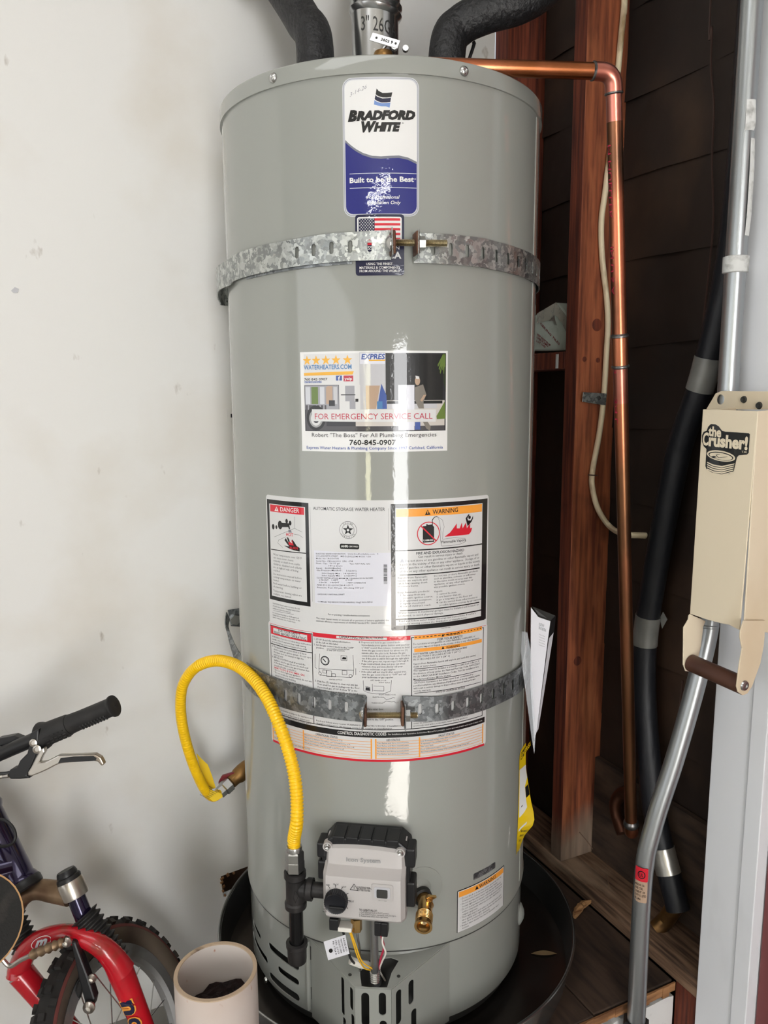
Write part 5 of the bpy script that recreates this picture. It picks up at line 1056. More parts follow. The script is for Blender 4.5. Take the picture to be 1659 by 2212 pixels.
# ---- copper relief line
ZP = 1.4785
e0 = onz(1313, 152, ZP); l0 = onz(1000, 134, ZP)
cp = thing('copper_relief_pipe', 'copper relief pipe running off the heater top and down past the stud', 'pipe', tuple(onx(1362, 1790, .44)))
rP = .0112
rbx = Vector((rb.x, rb.y, ZP)); st = rbx+(l0-rbx).normalized()*.016
bot = onx(1363, 1775, .437)
eV = Vector((e0.x, e0.y, ZP))
hdir = (e0-l0).normalized(); vdir = (bot-(e0+hdir*.010+Vector((0, 0, -.02)))).normalized()
elb = [e0-hdir*.012+hdir*0, e0-hdir*.0]
c1_ = e0+hdir*.004; cen = c1_
def arcpts(P, d0, d1, r, n=8):
    P0_ = P-d0*r; P1_ = P+d1*r; return [(1-t)**2*P0_+2*t*(1-t)*P+t*t*P1_ for t in [k/n for k in range(n+1)]]
corner = onz(1325, 156, ZP)
mb = MB(); mb.tube([st, corner-hdir*.03], rP, 24); mb.build('horizontal_run', K['copper'], cp, smooth=True)
mb = MB(); ap = [corner-hdir*.030]+arcpts(corner, hdir, vdir, .019)+[corner+vdir*.027]; mb.tube(ap, rP+.0012, 24); mb.build('elbow', K['copperpink'], cp, smooth=True)
for pt, d in ((corner-hdir*.030, hdir), (corner+vdir*.027, vdir)): mb = MB(); mb.lathe([(rP, -.0022), (rP+.0018, -.0008), (rP+.0018, .0008), (rP, .0022)], pt, d, 24); mb.build('solder_joint', K['solder'], cp, smooth=True)
def vat(v):   # point of the vertical run seen at image row v
    best = min(((abs(1106-FPX*((p-CAM).dot(UB))/((p-CAM).dot(FB))-v), p) for p in [corner+(bot-corner)*(k/600) for k in range(601)]), key=lambda q: q[0]); return best[1]
pA, pB, pC, pD = vat(265), vat(726), vat(792), vat(1260)
mb = MB(); mb.tube([corner+vdir*.026, pA], rP, 24); mb.build('vertical_run', K['copperpink'], cp, smooth=True)
mb = MB(); mb.tube([pA, pA.lerp(pB, .5), pB], rP, 24); mb.build('vertical_run', K['copperold'], cp, smooth=True)
mb = MB(); mb.tube([pB, pC], rP+.0014, 24); mb.build('coupling', K['copper'], cp, smooth=True)
mb = MB(); mb.tube([pC, vat(870)], rP, 24); mb.build('vertical_run', K['copperpink'], cp, smooth=True)
mb = MB(); mb.tube([vat(870), pD, vat(1600)], rP, 24); mb.build('vertical_run', K['copperold'], cp, smooth=True)
mb = MB(); mb.tube([vat(1600), bot], rP, 24); mb.build('vertical_run', K['copperold'], cp, smooth=True)
for pt in (pB, pC): mb = MB(); mb.lathe([(rP, -.004), (rP+.0026, -.0012), (rP+.0026, .001), (rP, .003)], pt, vdir, 24); mb.build('solder_joint', K['solder'], cp, smooth=True)
mb = MB(); mb.lathe([(rP, -.007), (rP+.003, -.003), (rP+.0034, .002), (rP+.002, .006), (rP, .008)], bot+vdir*.004, vdir, 20); mb.build('flux_joint', K['solder'], cp, smooth=True)
wd = Vector((.75, .66, 0)).normalized(); crn = bot+vdir*.030
mb = MB(); mb.tube([bot]+arcpts(crn, vdir, wd, .015)+[crn+wd*.03], rP+.0015, 20); mb.build('bottom_elbow', K['copperold'], cp, smooth=True)
lt = MB(); ln = (pB-pA).length; dv_ = (pB-pA).normalized(); side = dv_.cross(FB).normalized(); fr_ = side.cross(dv_).normalized()
if fr_.dot(CAM-pA) < 0: fr_ = -fr_
def pmap(a, b, t): q = .85+b/rP; return pA+dv_*a+(side*(-math.sin(q) if side.dot(XB) > 0 else math.sin(q))+fr_*math.cos(q))*(rP+.0004)
for t_, a0_, a1_ in (('M MUELLER', .03, .13), ('IN U S A', .17, .24), ('CERRO', .30, .36), ('3/4 L', .40, .44)): text2(lt, pmap, t_, a0_, a1_, 0, 0, .006, 0, 0, 0)
lt.build('red_pipe_print', I['crimson'], cp)
# brown pipe stub curling out of the wall low down
q = [ony(1340, 1815, -.16), ony(1330, 1770, -.15), ony(1325, 1735, -.14), ony(1335, 1712, -.12), ony(1360, 1705, -.08)]
q = [onx(1345, 1800, .465), onx(1333, 1765, .47), onx(1330, 1735, .472), onx(1342, 1715, .478), onx(1362, 1712, .482)]
sb = MB(); sb.tube(spline(q, 8), .0125, 16); tag(sb.build('old_pipe_stub', K['copperdull'], smooth=True), 'brown tarnished pipe stub curling out of the wall behind the copper pipe foot', 'pipe')

# ---- electrical conduit
cd = thing('electrical_conduit', 'galvanised electrical conduit bending from the white post down to the stand front', 'conduit', tuple(ony(1375, 2180, -.347)))
RE = .0148; xc = .383
cA = onx(1575, 800, xc); yv = cA.y; yb_ = -.347
pB1 = ony(1392, 1850, yb_); pB0 = ony(1377, 2150, yb_); bx = (pB1.x+pB0.x)/2
straight_lo = onx(1527, 1350, xc-.004)
path = [Vector((xc, yv, CEIL-.002)), Vector((xc, yv, 1.2)), Vector((xc, yv, 1.0)), Vector((xc-.001, yv+.003, .80))]
lowp = Vector((bx, yb_, pB1.z-.04)); upk = Vector((xc-.004, yv+.006, onx(1527, 1365, xc).z))
path2 = [upk+Vector((0, 0, .05)), upk, upk.lerp(lowp, .2)+Vector((0, 0, -.012)), upk.lerp(lowp, .5), upk.lerp(lowp, .84)+Vector((0, 0, .03)), lowp, Vector((bx, yb_, .0)), Vector((bx, yb_, -.03))]
mb = MB(); mb.tube(spline([Vector((xc, yv, CEIL-.002)), Vector((xc, yv, 1.4)), Vector((xc, yv, 1.1)), Vector((xc, yv, .8))]+[path2[0]], 8), RE, 24); mb.build('upper_length', K['galvpipe'], cd, smooth=True)
mb = MB(); mb.tube(spline(path2, 10), RE, 24); mb.build('bent_length', K['galvpipe'], cd, smooth=True)
mb = MB(); mb.lathe([(RE, -.001), (RE+.0012, 0), (RE+.0012, .003), (RE, .004)], upk+Vector((0, 0, .012)), (0, 0, 1), 24); mb.build('coupling_edge', K['galvpipe'], cd, smooth=True)
zc_ = onx(1590, 572, xc).z; mb = MB(); mb.lathe([(RE, -.012), (RE+.003, -.011), (RE+.003, .011), (RE, .012)], (xc, yv, zc_), (0, 0, 1), 24); mb.build('pipe_clamp', K['paintblob'], cd, smooth=True)
mb = MB(); mb.lathe([(.0001, -.09), (.021, -.09), (.021, -.064), (.0225, -.062), (.0225, -.05), (.021, -.048), (.021, -.044), (.0235, -.042), (.0235, -.018), (.019, -.014), (RE, -.013)], (bx, yb_, 0.0), (0, 0, 1), 6); mb.build('compression_fitting', K['iron'], cd)
mb = MB(); mb.lathe([(RE+.0005, 0), (RE+.0025, .006), (RE+.002, .02), (RE+.0004, .04)], (xc, yv, 1.39), (0, 0, 1), 10, 0, Vector((-.7, -.7, 0)), .9); mb.build('paint_smear', K['paintblob'], cd, smooth=True)
mb = MB(); mb.lathe([(RE+.0005, 0), (RE+.0022, .03), (RE+.002, .09), (RE+.0004, .13)], (xc, yv, 1.25), (0, 0, 1), 8, 0, Vector((-.2, -1, 0)), .7); mb.build('paint_smear', K['paintblob'], cd, smooth=True)
# round makers' sticker on the bend
s0p = lowp+Vector((0, 0, .0)); lbm = MB(); dS = (path2[3]-lowp).normalized()
def kmap(a, b, t): q = -pi/2-YAW-.55+a/RE; return Vector((bx+(RE+.0006+t)*math.cos(q), yb_+(RE+.0006+t)*math.sin(q), b))
zk1 = ony(1390, 1850, yb_).z; 
zk = lowp.z+.012
sheet(lbm, rrect(-.011, .010, zk-.045, zk-.008, .002), [], kmap, .004); lbm.build('tan_label', I['tan'], cd)
lbm = MB(); sheet(lbm, rrect(-.011, .010, zk-.008, zk+.016, .002), [], kmap, .004); lbm.build('red_label', I['red'], cd)
lbm = MB(); kf = lambda a, b, t: kmap(a, b, .0003)
sheet(lbm, ngon(0, zk+.004, .006, .007, 16), [ngon(0, zk+.004, .0045, .0055, 16)], kf, .003); text2(lbm, kf, 'UL', -.003, .003, zk+.001, zk+.001, .006, 0, 0, .02)
block2(lbm, kf, ['MADE IN USA', 'RIGID STEEL', 'CONDUIT 1 IN', 'E 6797 UL LISTED', 'NO 24861'], -.0095, .0085, zk-.011, zk-.042, 0, 0, .01); lbm.build('label_print', I['black'], cd)

# ---- black wrapped pipe in the wall bay
bp = thing('wrapped_drain_pipe', 'thick black foam wrapped pipe with grey duct tape bands inside the wall bay', 'pipe', tuple(onx(1465, 1960, .462)))
xw = .464
px_ = [(1620, 100), (1606, 300), (1588, 480), (1570, 600), (1551, 690), (1515, 830), (1470, 960), (1440, 1100), (1413, 1250), (1394, 1380), (1392, 1500), (1400, 1620), (1412, 1740), (1430, 1830), (1448, 1900), (1465, 1965)]
pp = [onx(u, v, xw-(.004 if v > 1500 else 0)) for u, v in px_]; pp = [Vector((pp[0].x, pp[0].y-.005, CEIL-.002))]+pp
full = spline(pp, 10); RW = .0215
mb = MB(); mb.tube(full, RW, 22); mb.build('foam_sleeve', K['foamtape'], bp, smooth=True)
def seg_between(v0, v1): return [p for p in full if v0 <= 1106-FPX*((p-CAM).dot(UB))/((p-CAM).dot(FB)) <= v1]
for v0, v1, mk in ((765, 855, 'ducttape'), (1325, 1395, 'ducttape'), (1822, 1888, 'foil')): mb = MB(); mb.tube(resample(seg_between(v0, v1), .01), RW+.0012, 22); mb.build('duct_tape', K[mk], bp, smooth=True)
mb = MB(); a_ = onx(1428, 1335, .452); mb.prism([onx(1425, 1335, .478), onx(1432, 1322, .48), onx(1441, 1338, .48), onx(1430, 1358, .478)], (.001, 0, 0)); mb.build('tape_tail', K['ducttape'], bp)
mb = MB(); mb.tube([full[-3], onx(1440, 1985, .462), onx(1425, 2000, .452), onx(1418, 2006, .447)], .0155, 16); mb.build('brass_elbow', K['brassdark'], bp, smooth=True)

# ---- romex cable, clip, staple; thin brown wire
yc = -.0062
cpts = [ony(1351, -60, yc), ony(1349, 0, yc), ony(1338, 120, yc), ony(1325, 260, yc), ony(1309, 400, yc), ony(1299, 480, yc), ony(1301, 560, yc), ony(1310, 640, yc), ony(1313, 700, yc), ony(1310, 760, yc), ony(1304, 860, yc), ony(1294, 940, yc), ony(1281, 1010, yc), ony(1279, 1050, yc-.004), ony(1292, 1100, yc-.01), ony(1318, 1138, yc-.02)]
cpts += [onx(1350, 1154, .44), onx(1395, 1157, .475)]
cb = thing('electrical_cable', 'cream sheathed cable clipped down the redwood stud and looping into the bay', 'cable', tuple(cpts[-1]))
mb = MB(); cpts = [Vector((cpts[0].x+.005, yc, CEIL-.002))]+cpts; mb.tube(spline(cpts, 8), .0068, 12, True, 0, False, .82); mb.build('cable_sheath', K['cable'], cb, smooth=True)
mb = MB(); q = [(1260, 847), (1311, 850), (1309, 876), (1258, 868)]; mb.prism([ony(u, v, yc-.0062) for u, v in q], (0, .0014, 0)); pl = mb.build('metal_clip', K['galv'], cb, bevel=.0008)
mb = MB(); p = ony(1294, 860, yc-.0066); mb.lathe([(.0045, 0), (.003, .002), (.0001, .0025)], p, (0, -1, 0), 12); mb.build('clip_nail', K['tankdark'], cb, smooth=True)
mb = MB(); mb.tube([ony(1271, 1026, -.001), ony(1271, 1026, -.014), ony(1290, 1027, -.014), ony(1290, 1027, -.001)], .0012, 6); mb.build('cable_staple', K['wire_brown'], cb)
bw = [onx(1537, -40, .497), onx(1538, 60, .497), onx(1536, 150, .497), onx(1542, 230, .497), onx(1538, 350, .497), onx(1541, 470, .497), onx(1531, 590, .497), onx(1520, 690, .497), onx(1517, 760, .496)]
bw = [Vector((.497, bw[0].y, CEIL-.002))]+bw
mb = MB(); mb.tube(spline(bw, 8), .0018, 6); tag(mb.build('hanging_wire', K['wire_brown'], smooth=True), 'thin brown wire hanging down the tar paper between stud and conduit', 'wire')
mb = MB(); tw = [onx(1475, 1470, .47), onx(1466, 1560, .474), onx(1462, 1640, .478), onx(1455, 1700, .482)]; mb.tube(spline(tw, 6), .0022, 6); tag(mb.build('slender_rod', K['wire_brown'], smooth=True), 'slender brown rod standing in the bay left of the white post', 'rod')
mb = MB(); tw = [onx(1253, 1800, .41), onx(1285, 1836, .43), onx(1303, 1870, .438), onx(1313, 1905, .442), onx(1316, 1917, .444)]
tw = [ony(1252, 1798, -.003), ony(1275, 1826, -.006), ony(1297, 1862, -.012), onz(1312, 1900, .045), onz(1316, 1917, .0405)]
mb.tube(spline(tw, 6), .0009, 5); tag(mb.build('dry_twig', K['twig'], smooth=True), 'thin dry twig leaning from the weathered stud to the sole plate', 'twig')

# ================================================================== GAS SUPPLY
tee = cl(*cpx(638, 1918, .034), .034)
gp = thing('gas_tee_assembly', 'black iron gas tee with capped sediment leg left of the gas control', 'pipe fitting', tuple(tee-Vector((0, 0, .12))))
zz = lambda v: cl(*cpx(638, v, .034), .034).z
def tl(v): return Vector((tee.x, tee.y, zz(v)))
h1 = zz(1882)-tee.z; h0 = zz(1958)-tee.z
mb = MB(); mb.lathe([(.0128, h0), (.0165, h0+.0005), (.0168, h0+.008), (.0145, h0+.011), (.0143, 0), (.0145, h1-.011), (.0168, h1-.008), (.0165, h1), (.0128, h1+.0005)], tee, (0, 0, 1), 28); mb.build('tee_body', K['iron'], gp, smooth=True)
mb = MB(); inl = cl(-.066, (tee-OC).dot(ez), .034); dx = ex; mb.lathe([(.0135, .008), (.0140, .016), (.0165, .019), (.0165, .027), (.0128, .0275)], tee, dx, 28); mb.build('tee_branch', K['iron'], gp, smooth=True)
mb = MB(); mb.tube([tee+dx*.02, inl+dx*.006], .0112, 20); mb.build('inlet_nipple', K['iron'], gp, smooth=True)
mb = MB(); mb.tube([tee+Vector((0, 0, h0+.004)), tl(2048)], .0107, 24); mb.build('sediment_nipple', K['ironpipe'], gp, smooth=True)
cz0 = zz(2078); cz1 = zz(2034); mb = MB(); mb.lathe([(.0001, 0), (.010, .0004), (.0142, .003), (.0146, .008), (.0146, cz1-cz0-.008), (.0165, cz1-cz0-.006), (.0165, cz1-cz0), (.0115, cz1-cz0+.001)], (tee.x, tee.y, cz0), (0, 0, 1), 28); mb.build('sediment_cap', K['iron'], gp, smooth=True)
lt = MB(); nf = (Vector((CAM.x, CAM.y, 0))-Vector((tee.x, tee.y, 0))).normalized(); af = math.atan2(nf.y, nf.x)
def tm_(a, b, t): q = af+a/.0145; return Vector((tee.x+.0150*math.cos(q), tee.y+.0150*math.sin(q), b))
zd = zz(1925); 
for a, b in (((-.004, 0), (0, .010)), ((0, .010), (.004, 0)), ((.004, 0), (0, -.010)), ((0, -.010), (-.004, 0))): lt.tube([tm_(a[0], zd+a[1], 0), tm_(b[0], zd+b[1], 0)], .0007, 5)
text2(lt, tm_, 'WARD', -.008, .008, zz(1949), zz(1949), .0055, 0, 0, .01); lt.build('cast_mark', K['iron'], gp)

hs = thing('gas_hose', 'yellow corrugated flexible gas connector looping from the wall valve to the tee', 'gas hose', tuple(tl(1880)))
f0 = tl(1884); zt1_, zt2_, zt3_ = zz(1868)-f0.z, zz(1848)-f0.z, zz(1832)-f0.z
mb = MB(); mb.lathe([(.0108, -.004), (.0108, zt1_-.010), (.0001, zt1_-.010)], f0, (0, 0, 1), 20); mb.build('adapter_thread', K['steel'], hs, smooth=True)
for z_, hh, rr in ((zt1_, .0095, .0148), (zt2_, .0085, .0142)):
    mb = MB(); mb.lathe([(.010, -hh), (rr-.0015, -hh), (rr, -hh+.002), (rr, hh-.002), (rr-.0015, hh), (.010, hh)], f0+Vector((0, 0, z_)), (0, 0, 1), 6, 0, Vector((math.cos(af+.35), math.sin(af+.35), 0))); mb.build('flare_nut', K['steel'], hs)
mb = MB(); mb.lathe([(.0115, zt2_+.006), (.0118, zt3_+.002), (.0112, zt3_+.004), (.009, zt3_+.004)], f0, (0, 0, 1), 24); mb.build('collar', K['steel'], hs, smooth=True)
top = f0+Vector((0, 0, zt3_+.002))
hw_ = [(474, 1713, 1.475), (462, 1721, 1.455), (447, 1711, 1.435), (431, 1683, 1.415), (410, 1630, 1.39), (395, 1572, 1.37), (390, 1520, 1.355), (397, 1476, 1.34), (424, 1441, 1.322), (466, 1427, 1.298), (510, 1437, 1.262), (548, 1467, 1.222), (577, 1508, 1.190), (601, 1560, 1.166), (621, 1615, 1.152), (635, 1670, 1.143), (641, 1720, 1.138), (641, 1775, 1.134)]
hp = [ond(*q) for q in hw_]; hp.append(top+Vector((0, 0, .014))); hp.append(top)
path = resample(spline(hp, 16), .00082); nP = len(path)
def hr(i):
    t = i/nP; amp = .0015 if t > .44 else .0004; return .0086+amp*(.5+.5*math.cos(2*pi*i/6))+(.00045 if t < .44 else 0)
mb = MB(); mb.tube(path, hr, 18); mb.build('corrugated_tube', K['yellow'], hs, smooth=True, angle=80)
wn = path[0]; wdir = (ony(512, 1678, .185)-wn).normalized()
mb = MB(); mb.lathe([(.0095, -.001), (.0118, 0), (.0122, .010), (.0145, .012), (.0145, .026), (.012, .028)], wn, wdir, 6); mb.build('wall_end_nut', K['steel'], hs)
q = [(428, 1690), (447, 1704), (478, 1714), (481, 1722), (466, 1731), (460, 1731), (440, 1712), (426, 1696)]
def hz(u, v, w_): return ond(u, v, w_)
mb = MB(); mb.prism([ond(u, v, 1.428) for u, v in q], FB*.0008); mb.build('warning_tag', K['yellowtag'], hs)
q2_ = [(424, 1627), (436, 1640), (449, 1652), (458, 1676), (466, 1702), (452, 1706), (440, 1690)]
mb = MB(); mb.prism([ond(u, v, 1.445) for u, v in q2_], FB*.0008); mb.build('warning_tag', K['yellowtag'], hs)
lt = MB(); O_ = ond(449, 1694, 1.4265); X_ = (ond(480, 1710, 1.4265)-O_); Y_ = (ond(438, 1707, 1.4265)-O_)
for i in range(7):
    tx = ('WARNING DO NOT USE', 'IF CORROSION OR WEAR', 'CAN BE SEEN REPLACE', 'DO NOT BEND SHARPLY', 'CHECK FOR LEAKS', 'REMOVE TAG AFTER', 'INSTALLATION')[i]; vs_, fs_, xa, xb = glyphs(tx, .01, 0, 1)
    lt.add([O_+X_*(.04+.8*(x-xa)/(xb-xa)*(1-.04*i))+Y_*(.22+.25*i-.13*(y/CAPH))+Vector((0, 0, 0)) for x, y in vs_], fs_)
lt.build('tag_print', I['black'], hs)
gv2 = thing('gas_shutoff_valve', 'brass gas shutoff valve with dark red handle on the wall behind the heater', 'valve', tuple(wn+wdir*.03))
v0 = wn+wdir*.0285; v1 = v0+wdir*.075
mb = MB(); mb.lathe([(.010, 0), (.0125, .001), (.0125, .012), (.0155, .018), (.0165, .03), (.0155, .042), (.0135, .05), (.0135, .075)], v0, wdir, 24); mb.build('valve_body', K['brassdark'], gv2, smooth=True)
mb = MB(); mb.tube(spline([v1, v1+wdir*.02, Vector((v1.x+wdir.x*.04, WY-.02, v1.z+.012)), Vector((v1.x+wdir.x*.045, WY-.001, v1.z+.012))], 6), .0115, 16); mb.build('supply_nipple', K['brassdark'], gv2, smooth=True)
hc = v0+wdir*.03; sdv = (ond(478, 1690, 1.50)-ond(500, 1680, 1.50)).normalized(); q = [(471, 1690), (478, 1677), (492, 1673), (506, 1668), (514, 1669), (505, 1679), (494, 1685), (486, 1695), (473, 1698)]
mb = MB(); mb.prism([ond(u, v, 1.492) for u, v in q], FB*.012); mb.build('valve_handle', K['redvalve'], gv2, bevel=.002)
mb = MB(); mb.cyl(hc, ond(497, 1679, 1.498), .006, 12); mb.build('stem', K['brassdark'], gv2)

# ================================================================== DRAIN PAN
PC = Vector((.014, -.015, .0005)); RP = .33; ZR = .065
dp = thing('drain_pan', 'round metal drain pan on the wooden stand with the heater inside', 'drain pan', tuple(PC))
mb = MB(); mb.lathe([(.0001, 0), (RP-.014, 0), (RP-.014, .004), (.0001, .004)], PC, (0, 0, 1), 128); mb.build('pan_floor', K['pan'], dp, smooth=True)
mb = MB(); mb.lathe([(RP-.0135, .0005), (RP-.0035, ZR-.003), (RP-.0050, ZR-.003), (RP-.0150, .0045)], PC, (0, 0, 1), 128); mb.build('pan_wall', K['panwall'], dp, smooth=True)
mb = MB(); rp = [PC+Vector(((RP-.0018)*math.cos(2*pi*k/128), (RP-.0018)*math.sin(2*pi*k/128), ZR-.001)) for k in range(128)]; mb.tube(rp, .0024, 8, False, 0, True); mb.build('rolled_rim', K['panwall'], dp, smooth=True)
a = onz(1147, 2060, .006); b = onz(1203, 2060, .006); mid = (a+b)/2; dl = (b-a).normalized(); ds = Vector((-dl.y, dl.x, 0)); Ll = (b-a).length
mb = MB(); n = 12; up_ = [a+dl*(Ll*k/n)+ds*(.006*math.sin(pi*k/n))+Vector((0, 0, .0015*math.sin(pi*k/n))) for k in range(n+1)]; dn = [a+dl*(Ll*k/n)-ds*(.006*math.sin(pi*k/n))+Vector((0, 0, .0015*math.sin(pi*k/n))) for k in range(1, n)]
mb.prism(up_+dn[::-1], (0, 0, .0005)); tag(mb.build('fallen_leaf', K['leaf']), 'narrow dry leaf lying in the drain pan', 'leaf')

# ================================================================== SIDE OF THE HEATER: energy guide, manual pouch
eL = [(1130, 1616), (1123, 1630), (1121.5, 1660), (1121, 1690), (1120, 1730), (1119, 1770), (1117, 1810), (1115, 1846)]
eR = [(1136, 1604), (1136, 1618), (1136, 1655), (1140, 1685), (1146, 1725), (1154, 1775), (1132, 1806), (1118, 1848)]
PLs = [on(min(u, 1128), v, .0008) for u, v in eL]; PRs = [ond(u, v, ((p-CAM).dot(FB))+.02+.0*i) for i, ((u, v), p) in enumerate(zip(eR, PLs))]
SL = spline(PLs, 6); SR = spline(PRs, 6); nE = len(SL)
def emap(a, b, t):
    i = min(int(b*(nE-1)), nE-2); q = b*(nE-1)-i; l = SL[i].lerp(SL[i+1], q); r = SR[i].lerp(SR[i+1], q); return l.lerp(r, a)-FB*t
mb = MB(); sheet(mb, [(0, 0), (1, 0), (1, 1), (0, 1)], [], emap, .05, .0004); eg = mb.build('energy_guide_label', I['yellow'], wh, smooth=True); eg['label'] = 'yellow energy label curling off the right side of the jacket'
def epoly(k, pts): mb = MB(); sheet(mb, pts, [], lambda a, b, t: emap(a, b, .0008), .05); return mb.build('energy_print', I[k], eg)
epoly('white', [(.06, .30), (.98, .27), (.98, .40), (.62, .47), (.62, .62), (.06, .70)]); epoly('black', [(.2, .13), (.98, .085), (.98, .175), (.2, .215)]); epoly('black', [(.64, .48), (.98, .46), (.98, .54), (.64, .56)]); epoly('black', [(.15, .62), (.6, .565), (.6, .575), (.15, .63)]); epoly('white', [(.1, .79), (.55, .72), (.55, .74), (.1, .81)])
mb = MB(); text2(mb, lambda a, b, t: emap(a, 1-b, .0011), 'ENERGY', .24, 1.9, .80, .86, .055, 0, 0, .03); mb.v = mb.v; o_ = mb.build('energy_lettering', I['yellow'], eg)
mb = MB(); block2(mb, lambda a, b, t: emap(a, 1-b, .0009), ['Based on standard U.S.', 'Government tests', 'ftc.gov/energy'], .3, .95, .22, .10, 0, 0, .01); mb.build('energy_small_print', I['dim'], eg)

mn = thing('manual_pouch', 'white owner manual in a clear plastic pouch stuck to the side of the heater', 'booklet', tuple(ond(1153, 1625, 1.27)))
wB = 1.268
mb = MB(); F_ = [ond(1147, 1312, wB), ond(1163, 1333, wB), ond(1189, 1342, wB), ond(1183, 1385, wB), ond(1159, 1580, wB), ond(1154, 1600, wB), ond(1146, 1480, wB)]; mb.prism(F_, FB*.002+XB*.0); mb.build('front_cover', K['paper'], mn)
mb = MB(); mb.prism([ond(1189.5, 1342, wB), ond(1201, 1331, wB+.012), ond(1197, 1365, wB+.012), ond(1186, 1378, wB)], FB*.001); mb.build('spine_band', K['black'], mn)
mb = MB(); mb.prism([ond(1186, 1379, wB), ond(1196, 1366, wB+.012), ond(1163, 1575, wB+.006), ond(1159, 1582, wB)], FB*.001); mb.build('spine', K['paper'], mn)
mb = MB(); mb.prism([ond(1149, 1310, wB+.003), ond(1160, 1314, wB+.012), ond(1200, 1330, wB+.013), ond(1189, 1341, wB+.003), ond(1164, 1332, wB+.003)], FB*.002); mb.build('page_block', K['tankdark'], mn)
lt = MB(); O_ = ond(1164, 1342, wB-.0005); X_ = ond(1185, 1350, wB-.0005)-O_; Y_ = ond(1163, 1382, wB-.0005)-O_
for tx, y, h, w_ in (('COLLECTION OF', .22, .15, .55), ('SPACE HEATING', .42, .15, .75)):
    vs_, fs_, xa, xb = glyphs(tx, .03, 0, 1); lt.add([O_+X_*(w_*(x-xa)/(xb-xa))+Y_*(y-h*yy/CAPH) for x, yy in vs_], fs_)
for k in range(5):
    vs_, fs_, xa, xb = glyphs('This manual is used for potable water', 0, 0, 1); lt.add([O_+X_*(.05+.62*(x-xa)/(xb-xa))+Y_*(.72+.14*k-.07*yy/CAPH) for x, yy in vs_], fs_)
lt.build('cover_print', I['dim'], mn)
mb = MB(); P_ = [ond(1121, 1362, 1.27), ond(1139, 1366, 1.262), ond(1146, 1405, 1.26), ond(1152, 1500, 1.258), ond(1157, 1590, 1.262), ond(1154, 1628, 1.266), ond(1149, 1600, 1.264), ond(1136, 1500, 1.262), ond(1128, 1440, 1.262)]
mb.prism(P_, -FB*.0006); mb.build('plastic_pouch', K['film'], mn)
mb = MB(); mb.prism([ond(1153, 1600, 1.2672), ond(1155, 1601, 1.267), ond(1154, 1628, 1.268), ond(1152, 1610, 1.268)], FB*.001); mb.build('pouch_tip', K['paper'], mn)

# ---- wrapped pack on the fire block
zpk = onx(1180, 762, SX).z+.001; xk = .432
q = [(1226, 758), (1140, 759), (1140, 700), (1160, 676), (1175, 668), (1201, 653), (1214, 667), (1227, 690), (1228, 738)]
pk = thing('wrapped_pack', 'pale green plastic wrapped pack with red print resting on the fire block', 'package', (.45, .09, zpk))
pts = [onx(u, v, xk) for u, v in q]; pts = [Vector((p.x, p.y, max(p.z, zpk))) for p in pts]
mb = MB(); mb.prism(pts, (.045, 0, 0)); mb.build('pack', K['bag'], pk, bevel=.004)
mb = MB(); q = [(1159, 699), (1186, 692), (1200, 681), (1212, 695), (1227, 725), (1227, 690), (1201, 653), (1160, 677)]; mb.prism([onx(u, v, xk-.002) for u, v in q], (.0012, 0, 0)); mb.build('clear_wrap', K['bagfilm'], pk)  # film facet that doubles as a painted highlight
mb = MB(); mb.prism([onx(u, v, xk-.0028) for u, v in ((1185, 694), (1198, 681), (1199, 690), (1203, 702), (1196, 694))], (.0006, 0, 0)); mb.build('wrap_glint', K['foil'], pk)  # bright facet standing in for a glint on the wrap
lt = MB()
for (u0, v0), (u1, v1), tx in (((1166, 700), (1208, 746), 'CEILING TILES'), ((1160, 724), (1188, 748), 'KEEP AWAY FROM'), ((1158, 730), (1184, 750), 'OPEN FLAMES'), ((1158, 738), (1178, 752), 'LOT 1042')):
    P0_ = onx(u0, v0, xk-.0006); P1_ = onx(u1, v1, xk-.0006); X_ = P1_-P0_; Yd = Vector((0, -X_.z, X_.y)).normalized()
    if Yd.z < 0: Yd = -Yd
    vs_, fs_, xa, xb = glyphs(tx, .02, 0, 1); lt.add([P0_+X_*((x-xa)/(xb-xa))+Yd*(y/CAPH*.0042) for x, y in vs_], fs_)
lt.build('red_print', I['pack'], pk)

# ================================================================== CAN CRUSHER
xF = .300; yL, yR = onx(1518, 884, xF).y, onx(1637, 888, xF).y
cr_ = thing('can_crusher', 'cream metal wall-mounted can crusher with brown grip on the white post', 'can crusher', (xF, (yL+yR)/2, .69))
fp = [(1518, 884), (1637, 888), (1604, 1280), (1597, 1361), (1588, 1357), (1575, 1350), (1555, 1346), (1525, 1338), (1490, 1326)]
mb = MB(); pts = [onx(u, v, xF) for u, v in fp]; mb.prism(pts, (.0022, 0, 0)); mb.build('front_face', K['cream'], cr_, bevel=.0008)
zt_ = pts[1].z; zb_ = pts[3].z
near = [(xF, zt_), (xF+.064, zt_+.002), (xF+.064, zb_-.012), (xF+.002, zb_)]
mb = MB(); mb.prism([Vector((x, yR-.0002, z)) for x, z in near], (0, .0022, 0)); mb.build('side_face', K['cream'], cr_, bevel=.0008)
mb = MB(); mb.prism([Vector((x, yL, z)) for x, z in near], (0, -.0022, 0)); mb.build('side_face', K['cream'], cr_, bevel=.0008)
xB = .3665
def bm_(a, b, t): return Vector((xB-t, -a, b))
bo = [(-onx(u, v, xB).y, onx(u, v, xB).z) for u, v in ((1528, 884), (1540, 864), (1548, 850), (1560, 845), (1720, 846), (1720, 885))]
def hp_(u, v, r): p = onx(u, v, xB); return ngon(-p.y, p.z, r, r, 16)
mb = MB(); sheet(mb, bo, [hp_(1558, 863, .0075)], bm_, .02, .0022); mb.build('back_plate', K['cream'], cr_)
